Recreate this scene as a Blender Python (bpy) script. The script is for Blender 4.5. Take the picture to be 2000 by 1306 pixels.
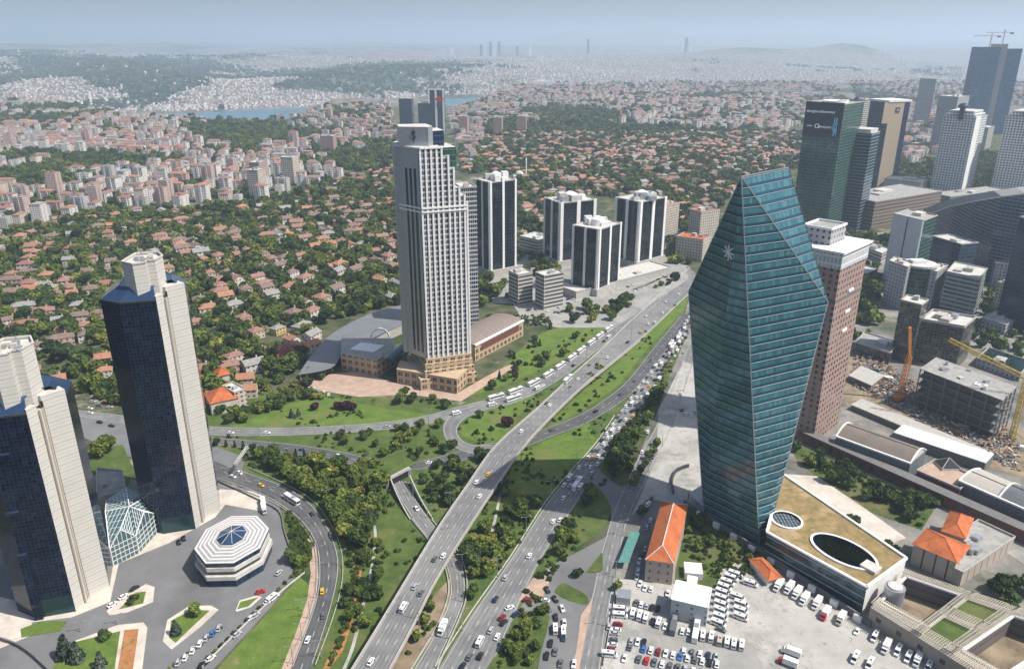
import bpy, bmesh, math, random
import numpy as np
from mathutils import Vector, Matrix
R = math.radians
random.seed(7); rng = np.random.default_rng(11)
scene = bpy.context.scene
for o in list(bpy.data.objects): bpy.data.objects.remove(o)
COL = scene.collection
# ------------------------------------------------------------ camera, sky, sun
FPX = 1505.0; PITCH = math.atan(575/FPX); CH = 230.0
cP, sP = math.cos(PITCH), math.sin(PITCH)
cam_d = bpy.data.cameras.new("camera"); cam = bpy.data.objects.new("camera", cam_d); COL.objects.link(cam)
cam_d.sensor_width = 36; cam_d.lens = 36*FPX/2000; cam_d.clip_start = 1; cam_d.clip_end = 90000
cam.location = (0, 0, CH); cam.rotation_euler = (math.pi/2-PITCH, 0, 0); scene.camera = cam
SUNV = Vector((117, -34, 172)).normalized()
world = bpy.data.worlds.new("World"); scene.world = world; world.use_nodes = True
wn = world.node_tree; bg = wn.nodes["Background"]
sky = wn.nodes.new("ShaderNodeTexSky"); sky.sky_type = 'NISHITA'; sky.sun_disc = False
sky.sun_elevation = math.asin(SUNV.z); sky.sun_rotation = math.atan2(SUNV.x, SUNV.y)
sky.altitude = 300; sky.air_density = 1.0; sky.dust_density = 3.2; sky.ozone_density = 2.2
wn.links.new(sky.outputs[0], bg.inputs[0]); bg.inputs[1].default_value = 0.1
sd = bpy.data.lights.new("sun", 'SUN'); sd.energy = 5.0; sd.angle = R(0.5); sd.color = (1, .95, .87)
sun = bpy.data.objects.new("sun", sd); COL.objects.link(sun)
sun.rotation_euler = (-SUNV).to_track_quat('-Z', 'Y').to_euler(); sun.location = (0, 0, 600)
scene.view_settings.view_transform = 'Standard'; scene.view_settings.look = 'None'
scene.view_settings.exposure = 0.3; scene.view_settings.gamma = 1
scene.cycles.volume_step_rate = 8; scene.cycles.volume_max_steps = 64
scene.cycles.max_bounces = 5; scene.cycles.diffuse_bounces = 2; scene.cycles.glossy_bounces = 3
scene.cycles.transmission_bounces = 2; scene.cycles.volume_bounces = 1; scene.cycles.caustics_reflective = False
# ------------------------------------------------------------ measuring helpers (photo pixel -> point at height z)
def G(px, py, z=0.0):
    v = (653-py)/FPX; dx = (px-1000)/FPX; t = (z-CH)/(-sP+cP*v)
    return (dx*t, (cP+v*sP)*t, z)
def GG(pts, z=0.0): return [G(x, y, z) for x, y in pts]
def pix(x, y, z=0.0):
    z = z-CH; zc = y*cP-z*sP; return (1000+FPX*x/zc, 653-FPX*(y*sP+z*cP)/zc)
def hz(y, py):
    v = (653-py)/FPX; return CH+y*(-sP+cP*v)/(cP+v*sP)
def inpoly(x, y, P):
    r = False; j = len(P)-1
    for i in range(len(P)):
        a, b = P[i], P[j]
        if (a[1] > y) != (b[1] > y) and x < (b[0]-a[0])*(y-a[1])/(b[1]-a[1])+a[0]: r = not r
        j = i
    return r
# ------------------------------------------------------------ materials
class NB:
    def __init__(s, name):
        s.m = bpy.data.materials.new(name); s.m.use_nodes = True; s.t = s.m.node_tree
        s.b = s.t.nodes["Principled BSDF"]
    def n(s, ty, **k):
        x = s.t.nodes.new("ShaderNode"+ty)
        for a, v in k.items(): setattr(x, a, v)
        return x
    def put(s, v, sock):
        if hasattr(v, 'is_output'): s.t.links.new(v, sock)
        elif isinstance(v, (tuple, list)) and len(v) == 3 and sock.type == 'RGBA': sock.default_value = (*v, 1)
        else: sock.default_value = v
    def ma(s, op, a, b=0.0, c=None):
        x = s.n("Math", operation=op); s.put(a, x.inputs[0]); s.put(b, x.inputs[1])
        if c is not None: s.put(c, x.inputs[2])
        return x.outputs[0]
    def mix(s, f, a, b, bt='MIX'):
        x = s.n("Mix", data_type='RGBA', blend_type=bt); s.put(f, x.inputs[0]); s.put(a, x.inputs[6]); s.put(b, x.inputs[7]); return x.outputs[2]
    def noise(s, scale, detail=4, rough=.6, vec=None):
        x = s.n("TexNoise"); x.inputs["Scale"].default_value = scale; x.inputs["Detail"].default_value = detail; x.inputs["Roughness"].default_value = rough
        s.put(vec if vec is not None else s.pos(), x.inputs["Vector"]); return x.outputs["Fac"]
    def pos(s):
        if not hasattr(s, '_p'): s._p = s.n("NewGeometry").outputs["Position"]
        return s._p
    def ramp(s, f, a, b):
        x = s.n("MapRange"); s.put(f, x.inputs[0]); x.inputs[1].default_value = a; x.inputs[2].default_value = b; return x.outputs[0]
    def attr(s, name="Col"):
        x = s.n("Attribute"); x.attribute_name = name; return x.outputs["Color"]
    def out(s, col, rough=.8, metal=0.0, spec=.4):
        s.put(col, s.b.inputs["Base Color"]); s.put(rough, s.b.inputs["Roughness"]); s.put(metal, s.b.inputs["Metallic"]); s.b.inputs["Specular IOR Level"].default_value = spec
        return s.m
def plain(name, col, rough=.8, metal=0.0, var=.25, sc=.4, spec=.4):
    """a surface whose own colour is a little uneven at two sizes"""
    b = NB(name)
    f = b.ramp(b.noise(sc, 5), .3, .7); g = b.ramp(b.noise(sc*9, 3), .3, .7)
    d = tuple(c*(1-var) for c in col); l = tuple(min(1, c*(1+var*.7)) for c in col)
    c = b.mix(b.ma('ADD', b.ma('MULTIPLY', f, .65), b.ma('MULTIPLY', g, .35)), d, l)
    return b.out(c, rough, metal, spec)
def objcol(name, rough=.35, metal=0.0, spec=.5):
    b = NB(name); return b.out(b.n("ObjectInfo").outputs["Color"], rough, metal, spec)
def facade(name, wall, glass, bay=3.2, fl=3.3, u=(.25, .75), v=(.3, .8), gm=.0, gr=.12, var=.5, sub=0, wm=0.0, wr=.7, vary_wall=.12, attr=False, lit=None, spec=.6, groove=0.0):
    """wall surface ruled into bays and storeys of the real spacing, in metres, through the wall's own UV map"""
    b = NB(name)
    uv = b.n("UVMap").outputs[0]; sx = b.n("SeparateXYZ"); b.put(uv, sx.inputs[0])
    U = b.ma('DIVIDE', sx.outputs[0], bay); V = b.ma('DIVIDE', sx.outputs[1], fl)
    fu = b.ma('FRACT', U); fv = b.ma('FRACT', V)
    m = b.ma('MULTIPLY', b.ma('MULTIPLY', b.ma('GREATER_THAN', fu, u[0]), b.ma('LESS_THAN', fu, u[1])),
             b.ma('MULTIPLY', b.ma('GREATER_THAN', fv, v[0]), b.ma('LESS_THAN', fv, v[1])))
    if sub:
        fs = b.ma('FRACT', b.ma('MULTIPLY', fu, sub)); m = b.ma('MULTIPLY', m, b.ma('GREATER_THAN', fs, .12))
    cv = b.n("CombineXYZ"); b.put(b.ma('FLOOR', U), cv.inputs[0]); b.put(b.ma('FLOOR', V), cv.inputs[1])
    wn_ = b.n("TexWhiteNoise", noise_dimensions='2D'); b.put(cv.outputs[0], wn_.inputs["Vector"])
    r = wn_.outputs["Value"]
    g1 = b.mix(r, tuple(c*(1-var) for c in glass), tuple(min(1, c*(1+var)) for c in glass))
    if lit: g1 = b.mix(b.ma('MULTIPLY', b.ma('GREATER_THAN', r, .82), .8), g1, lit)   # drawn blinds
    w = b.attr() if attr else wall
    nz = b.ramp(b.noise(.12, 5), .3, .7); nf = b.ramp(b.noise(1.3, 3), .3, .7)
    k = b.ma('ADD', 1-vary_wall, b.ma('MULTIPLY', b.ma('ADD', nz, nf), vary_wall))
    if groove:
        gl = b.ma('LESS_THAN', b.ma('FRACT', b.ma('DIVIDE', sx.outputs[1], fl*.5)), .10); k = b.ma('MULTIPLY', k, b.ma('SUBTRACT', 1, b.ma('MULTIPLY', gl, groove)))
    cc = b.n("CombineXYZ"); [b.put(k, cc.inputs[i]) for i in range(3)]
    wc = b.mix(1.0, w, cc.outputs[0], 'MULTIPLY')
    return b.out(b.mix(m, wc, g1), b.ma('ADD', wr, b.ma('MULTIPLY', m, gr-wr)), b.ma('ADD', wm, b.ma('MULTIPLY', m, gm-wm)), spec)
# ------------------------------------------------------------ mesh builder
class MB:
    def __init__(s): s.v = []; s.f = []; s.uv = []; s.mi = []; s.col = []; s.c = (1, 1, 1)
    def face(s, pts, uv=None, mi=0):
        i = len(s.v); s.v += [tuple(p) for p in pts]; s.f.append(tuple(range(i, i+len(pts))))
        s.uv.append(uv or [(p[0], p[1]) for p in pts]); s.mi.append(mi); s.col.append(s.c); return s
    def wall(s, a, b, z0, z1, mi=0, u0=0.0):
        L = math.hypot(b[0]-a[0], b[1]-a[1])
        za, zb = (z1 if isinstance(z1, tuple) else (z1, z1))
        s.face([(a[0], a[1], z0), (b[0], b[1], z0), (b[0], b[1], zb), (a[0], a[1], za)], [(u0, z0), (u0+L, z0), (u0+L, zb), (u0, za)], mi); return u0+L
    def prism(s, P, z0, z1, mi=0, top=1, walls=True):
        P = [(p[0], p[1]) for p in P]
        if sum(P[i-1][0]*P[i][1]-P[i][0]*P[i-1][1] for i in range(len(P))) < 0: P = P[::-1]
        if walls:
            for i in range(len(P)): s.wall(P[i], P[(i+1) % len(P)], z0, z1, mi, .0)
        if top is not None: s.face([(x, y, z1) for x, y in P], None, top)
        return s
    def box(s, c, d, rot=0.0, z=None, mi=0, top=None):
        """box standing on z (or centred c[2]) with full sizes d"""
        cr, sr = math.cos(rot), math.sin(rot); hx, hy = d[0]/2, d[1]/2
        P = [(c[0]+x*cr-y*sr, c[1]+x*sr+y*cr) for x, y in ((-hx, -hy), (hx, -hy), (hx, hy), (-hx, hy))]
        z0 = c[2] if z is None else z
        s.prism(P, z0, z0+d[2], mi, mi if top is None else top); s.face([(x, y, z0) for x, y in P[::-1]], None, mi); return s
    def beam(s, a, b, w, h=None, mi=0):
        h = h or w; a = Vector(a); b = Vector(b); d = (b-a).normalized()
        up = Vector((0, 0, 1)) if abs(d.z) < .95 else Vector((1, 0, 0)); x = d.cross(up).normalized()*w/2; y = x.cross(d).normalized()*h/2
        q = [a-x-y, a+x-y, a+x+y, a-x+y, b-x-y, b+x-y, b+x+y, b-x+y]
        for f in ((3, 2, 1, 0), (4, 5, 6, 7), (0, 1, 5, 4), (1, 2, 6, 5), (2, 3, 7, 6), (3, 0, 4, 7)): s.face([q[k] for k in f], None, mi)
        return s
    def cyl(s, c, r, z0, z1, n=20, mi=0, top=None, r1=None):
        r1 = r if r1 is None else r1
        A = [(c[0]+r*math.cos(t), c[1]+r*math.sin(t), z0) for t in [2*math.pi*k/n for k in range(n)]]
        B = [(c[0]+r1*math.cos(t), c[1]+r1*math.sin(t), z1) for t in [2*math.pi*k/n for k in range(n)]]
        for k in range(n):
            L = 2*math.pi*r/n; j = (k+1) % n
            s.face([A[k], A[j], B[j], B[k]], [(k*L, z0), (k*L+L, z0), (k*L+L, z1), (k*L, z1)], mi)
        s.face(B, None, mi if top is None else top); return s
    def mesh(s, name, mats, off=(0, 0, 0)):
        me = bpy.data.meshes.new(name)
        me.from_pydata([(x-off[0], y-off[1], z-off[2]) for x, y, z in s.v], [], s.f)
        uvl = me.uv_layers.new(name="UVMap"); flat = [c for f in s.uv for p in f for c in p]; uvl.data.foreach_set("uv", flat)
        ca = me.color_attributes.new("Col", 'FLOAT_COLOR', 'CORNER')
        ca.data.foreach_set("color", [c for f, k in zip(s.f, s.col) for _ in f for c in (*k, 1)])
        for m in mats: me.materials.append(m)
        if len(mats) > 1: me.polygons.foreach_set("material_index", [min(i, len(mats)-1) for i in s.mi])
        return me
    def build(s, name, mats, parent=None, loc=None, smooth=False):
        if not isinstance(mats, (list, tuple)): mats = [mats]
        off = parent.location if parent is not None else (loc or (0, 0, 0))
        if parent is not None and parent.parent is not None: off = parent.parent.location
        o = bpy.data.objects.new(name, s.mesh(name, mats, off)); COL.objects.link(o)
        if parent is not None: o.parent = parent
        elif loc: o.location = loc
        if smooth:
            for p in o.data.polygons: p.use_smooth = True
        return o
def tag(o, label=None, cat=None, group=None, kind=None):
    if label: o['label'] = label
    if cat: o['category'] = cat
    if group: o['group'] = group
    if kind: o['kind'] = kind
    return o
def thing(name, label, cat, loc, group=None, rz=0.0):
    o = bpy.data.objects.new(name, None); COL.objects.link(o); o.location = loc; o.rotation_euler = (0, 0, rz); o.empty_display_size = 1
    return tag(o, label, cat, group)
def par3(L, F, Rr): return [F[:2], Rr[:2], (Rr[0]+L[0]-F[0], Rr[1]+L[1]-F[1]), L[:2]]
def cen(P): n = len(P); return (sum(p[0] for p in P)/n, sum(p[1] for p in P)/n, 0)
def rectF(F, Rr, w):
    """footprint from its near corner F, the corner Rr and the depth w of the other side (to the far side of F-Rr)"""
    dx, dy = Rr[0]-F[0], Rr[1]-F[1]; L = math.hypot(dx, dy); n = (-dy/L*w, dx/L*w)
    return [(F[0], F[1]), (Rr[0], Rr[1]), (Rr[0]+n[0], Rr[1]+n[1]), (F[0]+n[0], F[1]+n[1])]
def inset(P, d):
    c = cen(P); out = []
    for p in P:
        v = Vector((p[0]-c[0], p[1]-c[1])); l = v.length; v = v*(1-d*1.3/l); out.append((c[0]+v.x, c[1]+v.y))
    return out
# ------------------------------------------------------------ shared materials
M = {}
def vary2(name, a, b, sc, c=None, sc2=None, rough=.95):
    n = NB(name); k = n.mix(n.ramp(n.noise(sc, 6, .65), .38, .62), a, b)
    if c: k = n.mix(n.ramp(n.noise(sc2, 5, .7), .5, .68), k, c)
    return n.out(k, rough, 0, .2)
M['grass'] = vary2('lawn_grass', (.058, .098, .022), (.10, .145, .034), .09, (.04, .07, .018), .3)
M['brightgrass'] = vary2('mown_grass', (.075, .125, .022), (.12, .175, .035), .16, (.17, .155, .07), .045)
M['rough'] = vary2('rough_grass', (.05, .095, .018), (.10, .14, .03), .06, (.17, .13, .06), .05)
M['asphalt'] = vary2('asphalt', (.155, .156, .158), (.20, .20, .198), .08, (.105, .105, .11), .02, .85)
M['darkasphalt'] = vary2('dark_asphalt', (.075, .077, .083), (.10, .102, .105), .1, (.1, .1, .1), .03, .8)
M['lightasphalt'] = vary2('worn_asphalt', (.27, .26, .245), (.34, .33, .31), .07, (.2, .2, .19), .04, .9)
M['plaza_asphalt'] = vary2('plaza_asphalt', (.15, .15, .155), (.185, .185, .19), .05, (.13, .13, .13), .03, .85)
M['lot'] = vary2('concrete_lot', (.36, .345, .315), (.46, .44, .41), .05, (.24, .225, .2), .045, .9)
M['district'] = vary2('district_ground', (.13, .13, .125), (.30, .28, .25), .03, (.06, .08, .035), .02)
M['paving'] = vary2('pale_paving', (.5, .45, .39), (.6, .55, .48), .15, (.42, .36, .3), .08)
n_ = NB('stained_lot'); c_ = n_.mix(n_.ramp(n_.noise(.06, 6, .7), .35, .65), (.33, .315, .29), (.46, .44, .41))
c_ = n_.mix(n_.ma('MULTIPLY', n_.ramp(n_.noise(.022, 7, .75), .52, .6), .75), c_, (.23, .22, .2)); c_ = n_.mix(n_.ma('MULTIPLY', n_.ramp(n_.noise(.3, 4, .6), .6, .68), .6), c_, (.16, .15, .14)); M['lot'] = n_.out(c_, .9, 0, .3)
def turf(name, a, b, dry):
    n = NB(name); c = n.mix(n.ramp(n.noise(.12, 7, .7), .38, .62), a, b); c = n.mix(n.ma('MULTIPLY', n.ramp(n.noise(.035, 6, .7), .52, .64), .8), c, dry)
    c = n.mix(n.ma('MULTIPLY', n.ramp(n.noise(.9, 4, .7), .5, .75), .55), c, tuple(x*.55 for x in a)); c = n.mix(n.ramp(n.noise(.06, 5, .7), .66, .7), c, (.24, .18, .11)); return n.out(c, .95, 0, .2)
M['grass'] = turf('slope_grass', (.055, .092, .022), (.10, .14, .035), (.14, .145, .05)); M['brightgrass'] = turf('mown_grass_patchy', (.08, .135, .024), (.13, .19, .036), (.16, .16, .06)); M['rough'] = turf('rough_scrub_grass', (.045, .08, .018), (.10, .13, .035), (.17, .14, .07))
M['pinkpaving'] = vary2('pink_paving', (.38, .27, .21), (.48, .35, .27), .2, (.33, .25, .2), .07)
def tracks(name, a, b, c):
    n = NB(name); s = n.n("SeparateXYZ"); n.put(n.n("UVMap").outputs[0], s.inputs[0]); u = s.outputs[0]
    w = n.ma('MULTIPLY', n.ma('ADD', n.ma('COSINE', n.ma('MULTIPLY', u, 12.566)), 1), .5)
    base = n.mix(n.ramp(n.noise(.09, 6, .65), .36, .64), a, b); base = n.mix(n.ma('MULTIPLY', n.ramp(n.noise(.035, 4, .5), .52, .58), .8), base, c)
    base = n.mix(n.ma('MULTIPLY', n.ma('SUBTRACT', 1, w), n.ramp(n.noise(.15, 3), .3, .8)), base, tuple(x*.68 for x in a))
    return n.out(base, .85, 0, .3)
M['asphalt_t'] = tracks('worn_lane_asphalt', (.16, .16, .162), (.215, .213, .21), (.24, .235, .225))
M['darkasphalt_t'] = tracks('dark_lane_asphalt', (.08, .082, .088), (.115, .115, .118), (.14, .137, .132))
M['paint'] = plain('road_paint', (.5, .5, .48), .7, var=.15)
M['soil'] = vary2('orange_soil', (.33, .13, .05), (.4, .2, .09), .2, (.1, .12, .03), .3)
M['dirt'] = vary2('bare_dirt', (.2, .15, .1), (.32, .26, .18), .06, (.12, .1, .07), .09)
M['concrete'] = plain('concrete', (.42, .4, .37), .85)
M['darkconc'] = plain('dark_concrete', (.16, .155, .15), .85)
M['white'] = plain('white_paint', (.78, .77, .75), .6, var=.1)
M['roofgrey'] = plain('roof_felt', (.33, .32, .3), .9, var=.4, sc=.25)
M['rooflight'] = plain('pale_roof', (.55, .53, .49), .85, var=.3, sc=.3)
M['metal'] = plain('grey_metal', (.45, .46, .48), .4, .6, var=.2)
M['steel'] = plain('dark_steel_and_shade', (.08, .08, .085), .5, .4)  # also colours the block that imitates shade inside the unfinished building
M['black'] = plain('black_rubber_and_shade', (.02, .02, .02), .7)  # tyres and tracks; also imitates darkness in tunnel mouth and wall gap
M['beige'] = facade('beige_granite', (.545, .52, .475), (.2, .19, .17), 400, 3.3, (0, 1), (.97, 1), gr=.6, var=.05, vary_wall=.1, groove=.3)
M['sand'] = facade('sandstone_wall', (.46, .34, .22), (.07, .045, .035), 5.5, 5.2, (.22, .78), (.2, .78), sub=2, gr=.2)
M['sandplain'] = plain('sandstone', (.48, .36, .24), .85, var=.2, sc=.3)
M['brickred'] = plain('red_brick', (.16, .055, .04), .85, var=.3, sc=.8)
M['tileo'] = vary2('orange_roof_tiles', (.42, .115, .045), (.5, .16, .06), .4, (.3, .09, .04), .15)
M['paintcol'] = objcol('coloured_paint', .3)
M['glassdark'] = plain('dark_window_glass', (.02, .025, .03), .1, .0, var=.2, spec=.7)
M['teal'] = plain('teal_glass', (.035, .075, .085), .12, .5, var=.3, sc=.2)
# ------------------------------------------------------------ terrain with the strait and the hills beyond
def vnoise(x, y, sc, seed=0, oct=4):
    x = np.asarray(x, float)/sc; y = np.asarray(y, float)/sc; tot = 0; amp = 1; s = 0
    for o in range(oct):
        xi = np.floor(x).astype(np.int64); yi = np.floor(y).astype(np.int64); fx = x-xi; fy = y-yi
        fx = fx*fx*(3-2*fx); fy = fy*fy*(3-2*fy)
        def h(a, b):
            n = (a*374761393+b*668265263+(seed+o)*974634777) & 0x7fffffff; n = ((n ^ (n >> 13))*1274126177) & 0x7fffffff
            return ((n ^ (n >> 16)) & 0xffff)/65535.0
        v = (h(xi, yi)*(1-fx)+h(xi+1, yi)*fx)*(1-fy)+(h(xi, yi+1)*(1-fx)+h(xi+1, yi+1)*fx)*fy
        tot = tot+v*amp; s += amp; amp *= .5; x = x*2.03+17; y = y*2.03+5
    return tot/s
EP = [(-900, 3300), (0, 3300), (130, 3200), (230, 2560), (300, 2500), (400, 2480), (530, 2380), (600, 2600), (650, 3400), (860, 3350), (885, 2750), (950, 3250), (1000, 4200), (1200, 4600), (3200, 4600)]
WP = [(-900, 3950), (200, 3950), (400, 4000), (500, 4200), (620, 4260), (700, 4500), (870, 5000), (950, 5080), (1000, 5200), (3200, 5200)]
def lerp(P, x): return np.interp(x, [p[0] for p in P], [p[1] for p in P])
def kpx(x, y): return 1000+FPX*np.asarray(x, float)/(cP*np.asarray(y, float)+82)
def gauss(px, y, cx, cy, sx, sy): return np.exp(-((px-cx)/sx)**2-((y-cy)/sy)**2)
def height(x, y):
    x = np.asarray(x, float); y = np.asarray(y, float); px = kpx(x, y); E = lerp(EP, px); W = lerp(WP, px)
    W = W+80*(vnoise(x, y, 500, 3)-.5)
    near = -112*np.clip((y-E)/420, 0, 1)**1.2
    near = near+np.clip((y-700)/800, 0, 1)*np.clip((E-y)/400, 0, 1)*16*(vnoise(x, y, 700, 9, 2)-.5)
    t = np.maximum(0, (y-W)/1000)
    n1 = vnoise(x, y, 1700, 5); n2 = vnoise(x, y, 4200, 8, 3)
    far = -112+2+70*(1-np.exp(-t/.5))+np.minimum(t, 11)*11+np.minimum(t, 1.2)*(n1-.5)*120+np.minimum(t, 4)*(n2-.5)*60
    far += 62*gauss(px, y, 740, 5900, 170, 800)+40*gauss(px, y, 250, 6300, 120, 700)
    far += 150*gauss(px, y, 1660, 10500, 95, 1500)+130*gauss(px, y, 1470, 9800, 130, 1500)+70*gauss(px, y, 180, 14500, 230, 2600)
    far += 25*gauss(px, y, 560, 14000, 200, 2500)+55*gauss(px, y, 330, 8600, 300, 600)+40*gauss(px, y, 620, 9800, 220, 600)+35*gauss(px, y, 60, 7200, 150, 600)
    far += 560*gauss(px, y, 1270, 29000, 60, 2500)+460*gauss(px, y, 1130, 29000, 70, 2500)+330*gauss(px, y, 1560, 29000, 300, 3000)
    return np.where(y < W-20, np.where(y > E, near, np.where(y > 700, near, 0)), far)
def urban(x, y):
    px = kpx(x, y); u = vnoise(x, y, 1100, 21, 4)*.55+vnoise(x, y, 330, 31, 3)*.45
    u = u+.045+.09*np.clip((px-800)/500, -.2, 1)+.05*np.clip((y-7000)/3000, 0, 1)-.35*gauss(px, y, 740, 6000, 190, 1300)-.5*gauss(px, y, 270, 6300, 130, 1200)-.12*np.clip((620-px)/500, 0, 1)*np.clip((y-7000)/2000, 0, 1)
    u = u+.13*gauss(px, y, 100, 5200, 160, 800)+.12*gauss(px, y, 480, 5400, 110, 900)+.12*gauss(px, y, 620, 11000, 120, 1500)-.3*gauss(px, y, 1660, 10500, 60, 900)-.3*gauss(px, y, 1480, 9800, 60, 600)
    return u
ks = np.linspace(-1.5, 1.5, 420); ds = np.concatenate([np.linspace(90, 1000, 30), np.geomspace(1020, 16000, 330), np.geomspace(16500, 45000, 30)])
K, D = np.meshgrid(ks, ds); X = K*D; Y = D; Zt = height(X, Y)
nx, ny = len(ks), len(ds); me = bpy.data.meshes.new("terrain")
verts = np.stack([X, Y, Zt], -1).reshape(-1, 3); ii = np.arange(nx*ny).reshape(ny, nx)
fc = np.stack([ii[:-1, :-1], ii[:-1, 1:], ii[1:, 1:], ii[1:, :-1]], -1).reshape(-1, 4)
def npmesh(name, verts, quads, mats, cols=None, uvs=None, mi=None, attrs=None):
    me = bpy.data.meshes.new(name); nf = len(quads); k = quads.shape[1]
    me.vertices.add(len(verts)); me.vertices.foreach_set("co", verts.astype(np.float32).ravel())
    me.loops.add(nf*k); me.loops.foreach_set("vertex_index", quads.astype(np.int32).ravel())
    me.polygons.add(nf); me.polygons.foreach_set("loop_start", np.arange(0, nf*k, k, dtype=np.int32)); me.polygons.foreach_set("loop_total", np.full(nf, k, np.int32))
    if uvs is not None: me.uv_layers.new(name="UVMap").data.foreach_set("uv", uvs.astype(np.float32).ravel())
    if cols is not None:
        c = np.ones((nf, k, 4), np.float32); c[:, :, :3] = cols[:, None, :]
        me.color_attributes.new("Col", 'FLOAT_COLOR', 'CORNER').data.foreach_set("color", c.ravel())
    for m in mats: me.materials.append(m)
    if mi is not None: me.polygons.foreach_set("material_index", mi.astype(np.int32))
    me.update(calc_edges=True); return me
tm = NB("terrain_surface"); p = tm.pos()
dist = tm.n("Attribute"); dist.attribute_name = "urban"
wood = tm.mix(tm.ramp(tm.noise(.004, 8, .7), .4, .6), (.035, .065, .03), (.075, .10, .045))
town = tm.mix(tm.ramp(tm.noise(.02, 6, .75), .4, .6), (.10, .10, .075), (.30, .25, .21))
field = tm.mix(tm.ramp(tm.noise(.0011, 5, .6), .55, .66), wood, (.16, .17, .08))
tcol = tm.mix(tm.ramp(tm.ma('ADD', dist.outputs["Fac"], tm.ma('MULTIPLY', tm.ma('SUBTRACT', tm.noise(.012, 6, .75), .5), .5)), .46, .58), field, town)
nearc = tm.mix(tm.ramp(tm.noise(.05, 7, .7), .4, .62), (.04, .065, .022), (.13, .12, .08))
nearc = tm.mix(tm.ramp(tm.noise(.02, 6, .7), .56, .66), nearc, (.30, .27, .23))
sy = tm.n("SeparateXYZ"); tm.put(p, sy.inputs[0])
tm.out(tm.mix(tm.ramp(sy.outputs[1], 2300, 3200), nearc, tcol), 1.0, 0, .05)
me = npmesh("terrain", verts, fc, [tm.m]); ua = me.attributes.new("urban", 'FLOAT', 'POINT'); ua.data.foreach_set("value", urban(X, Y).ravel().astype(np.float32))
for q in me.polygons: q.use_smooth = True
terrain = bpy.data.objects.new("ground", me); COL.objects.link(terrain); tag(terrain, "green and built-up ground running out to distant hills", None, None, 'structure')
b = NB("sea_water"); b.out(b.mix(b.ramp(b.noise(.003, 5), .4, .6), (.05, .12, .17), (.09, .18, .24)), .35, 0, .5)
MB().face([(-9000, 2300, -110), (9000, 2300, -110), (9000, 6500, -110), (-9000, 6500, -110)]).build("water", b.m)
tag(bpy.data.objects["water"], "blue strait between the city and the hills", None, None, 'structure')
# ------------------------------------------------------------ flat ground sheets
def smooth(P, n=6, closed=False):
    out = []; m = len(P)
    for i in range(m if closed else m-1):
        g = lambda k: P[k % m] if closed else P[max(0, min(m-1, k))]
        p0, p1, p2, p3 = g(i-1), g(i), g(i+1), g(i+2)
        for j in range(n):
            t = j/n; out.append(tuple(.5*((2*p1[a])+(-p0[a]+p2[a])*t+(2*p0[a]-5*p1[a]+4*p2[a]-p3[a])*t*t+(-p0[a]+3*p1[a]-3*p2[a]+p3[a])*t**3) for a in (0, 1)))
    if not closed: out.append(tuple(P[-1][:2]))
    return out
def resample(P, n):
    d = [0]
    for i in range(1, len(P)): d.append(d[-1]+math.dist(P[i][:2], P[i-1][:2]))
    xs = np.linspace(0, d[-1], n); return list(zip(np.interp(xs, d, [p[0] for p in P]), np.interp(xs, d, [p[1] for p in P])))
def sheet(name, poly, mat, z, curve=False, label=None, kerb=0.0):
    P = [G(*p)[:2] for p in poly]
    if curve: P = smooth(P, 5, True)
    m = MB()
    if sum(P[i-1][0]*P[i][1]-P[i][0]*P[i-1][1] for i in range(len(P))) < 0: P = P[::-1]
    m.prism(P, 0, z, 0, 0) if kerb else m.face([(x, y, z) for x, y in P])
    o = m.build(name, M[mat]); tag(o, label, None, None, 'structure'); return o
marks = MB()
def dash_line(P, z, w=.22, on=3.0, off=6.0, zf=None):
    d = 0; L = [0]
    for i in range(1, len(P)): L.append(L[-1]+math.dist(P[i], P[i-1]))
    xs = [p[0] for p in P]; ys = [p[1] for p in P]; s = 0; step = on+off
    while s < L[-1]-on:
        a = (np.interp(s, L, xs), np.interp(s, L, ys)); b_ = (np.interp(s+on, L, xs), np.interp(s+on, L, ys)); l = math.dist(a, b_) or 1
        n = (-(b_[1]-a[1])/l*w/2, (b_[0]-a[0])/l*w/2); za = zf(a[1])+z if zf else z; zb = zf(b_[1])+z if zf else z
        marks_cur.face([(a[0]-n[0], a[1]-n[1], za), (b_[0]-n[0], b_[1]-n[1], zb), (b_[0]+n[0], b_[1]+n[1], zb), (a[0]+n[0], a[1]+n[1], za)]); s += step
marks_cur = marks
ROADS = {}
def road(name, L, Rr, mat, z, lanes=2, n=60, label=None, edges=True, key=None):
    A = resample(smooth([G(*p)[:2] for p in L]), n); B = resample(smooth([G(*p)[:2] for p in Rr]), n); m = MB()
    for i in range(n-1): m.face([(*A[i], z), (*B[i], z), (*B[i+1], z), (*A[i+1], z)], [(0, i), (lanes, i), (lanes, i+1), (0, i+1)])
    mat = {'asphalt': 'asphalt_t', 'darkasphalt': 'darkasphalt_t'}.get(mat, mat)
    o = m.build(name, M[mat]); tag(o, label, None, None, 'structure')
    if any(p_.normal.z < 0 for p_ in o.data.polygons): o.data.flip_normals()
    mid = lambda t: [(a[0]*(1-t)+b[0]*t, a[1]*(1-t)+b[1]*t) for a, b in zip(A, B)]
    for k in range(1, lanes): dash_line(mid(k/lanes), z+.03)
    if edges:
        for t in (.05, .95): dash_line(mid(t), z+.03, .2, 6, .02)
    ROADS[key or name] = (A, B, mid); return o
LAW = [(400, 790), (570, 755), (700, 772), (900, 790), (1000, 735), (1120, 650), (1345, 515), (1352, 640), (1180, 960), (1000, 1310), (560, 1310), (600, 1200), (660, 1100), (600, 980), (405, 905)]
sheet('lawn', LAW, 'grass', .04, label="green slopes between the roads of the interchange")
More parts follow.
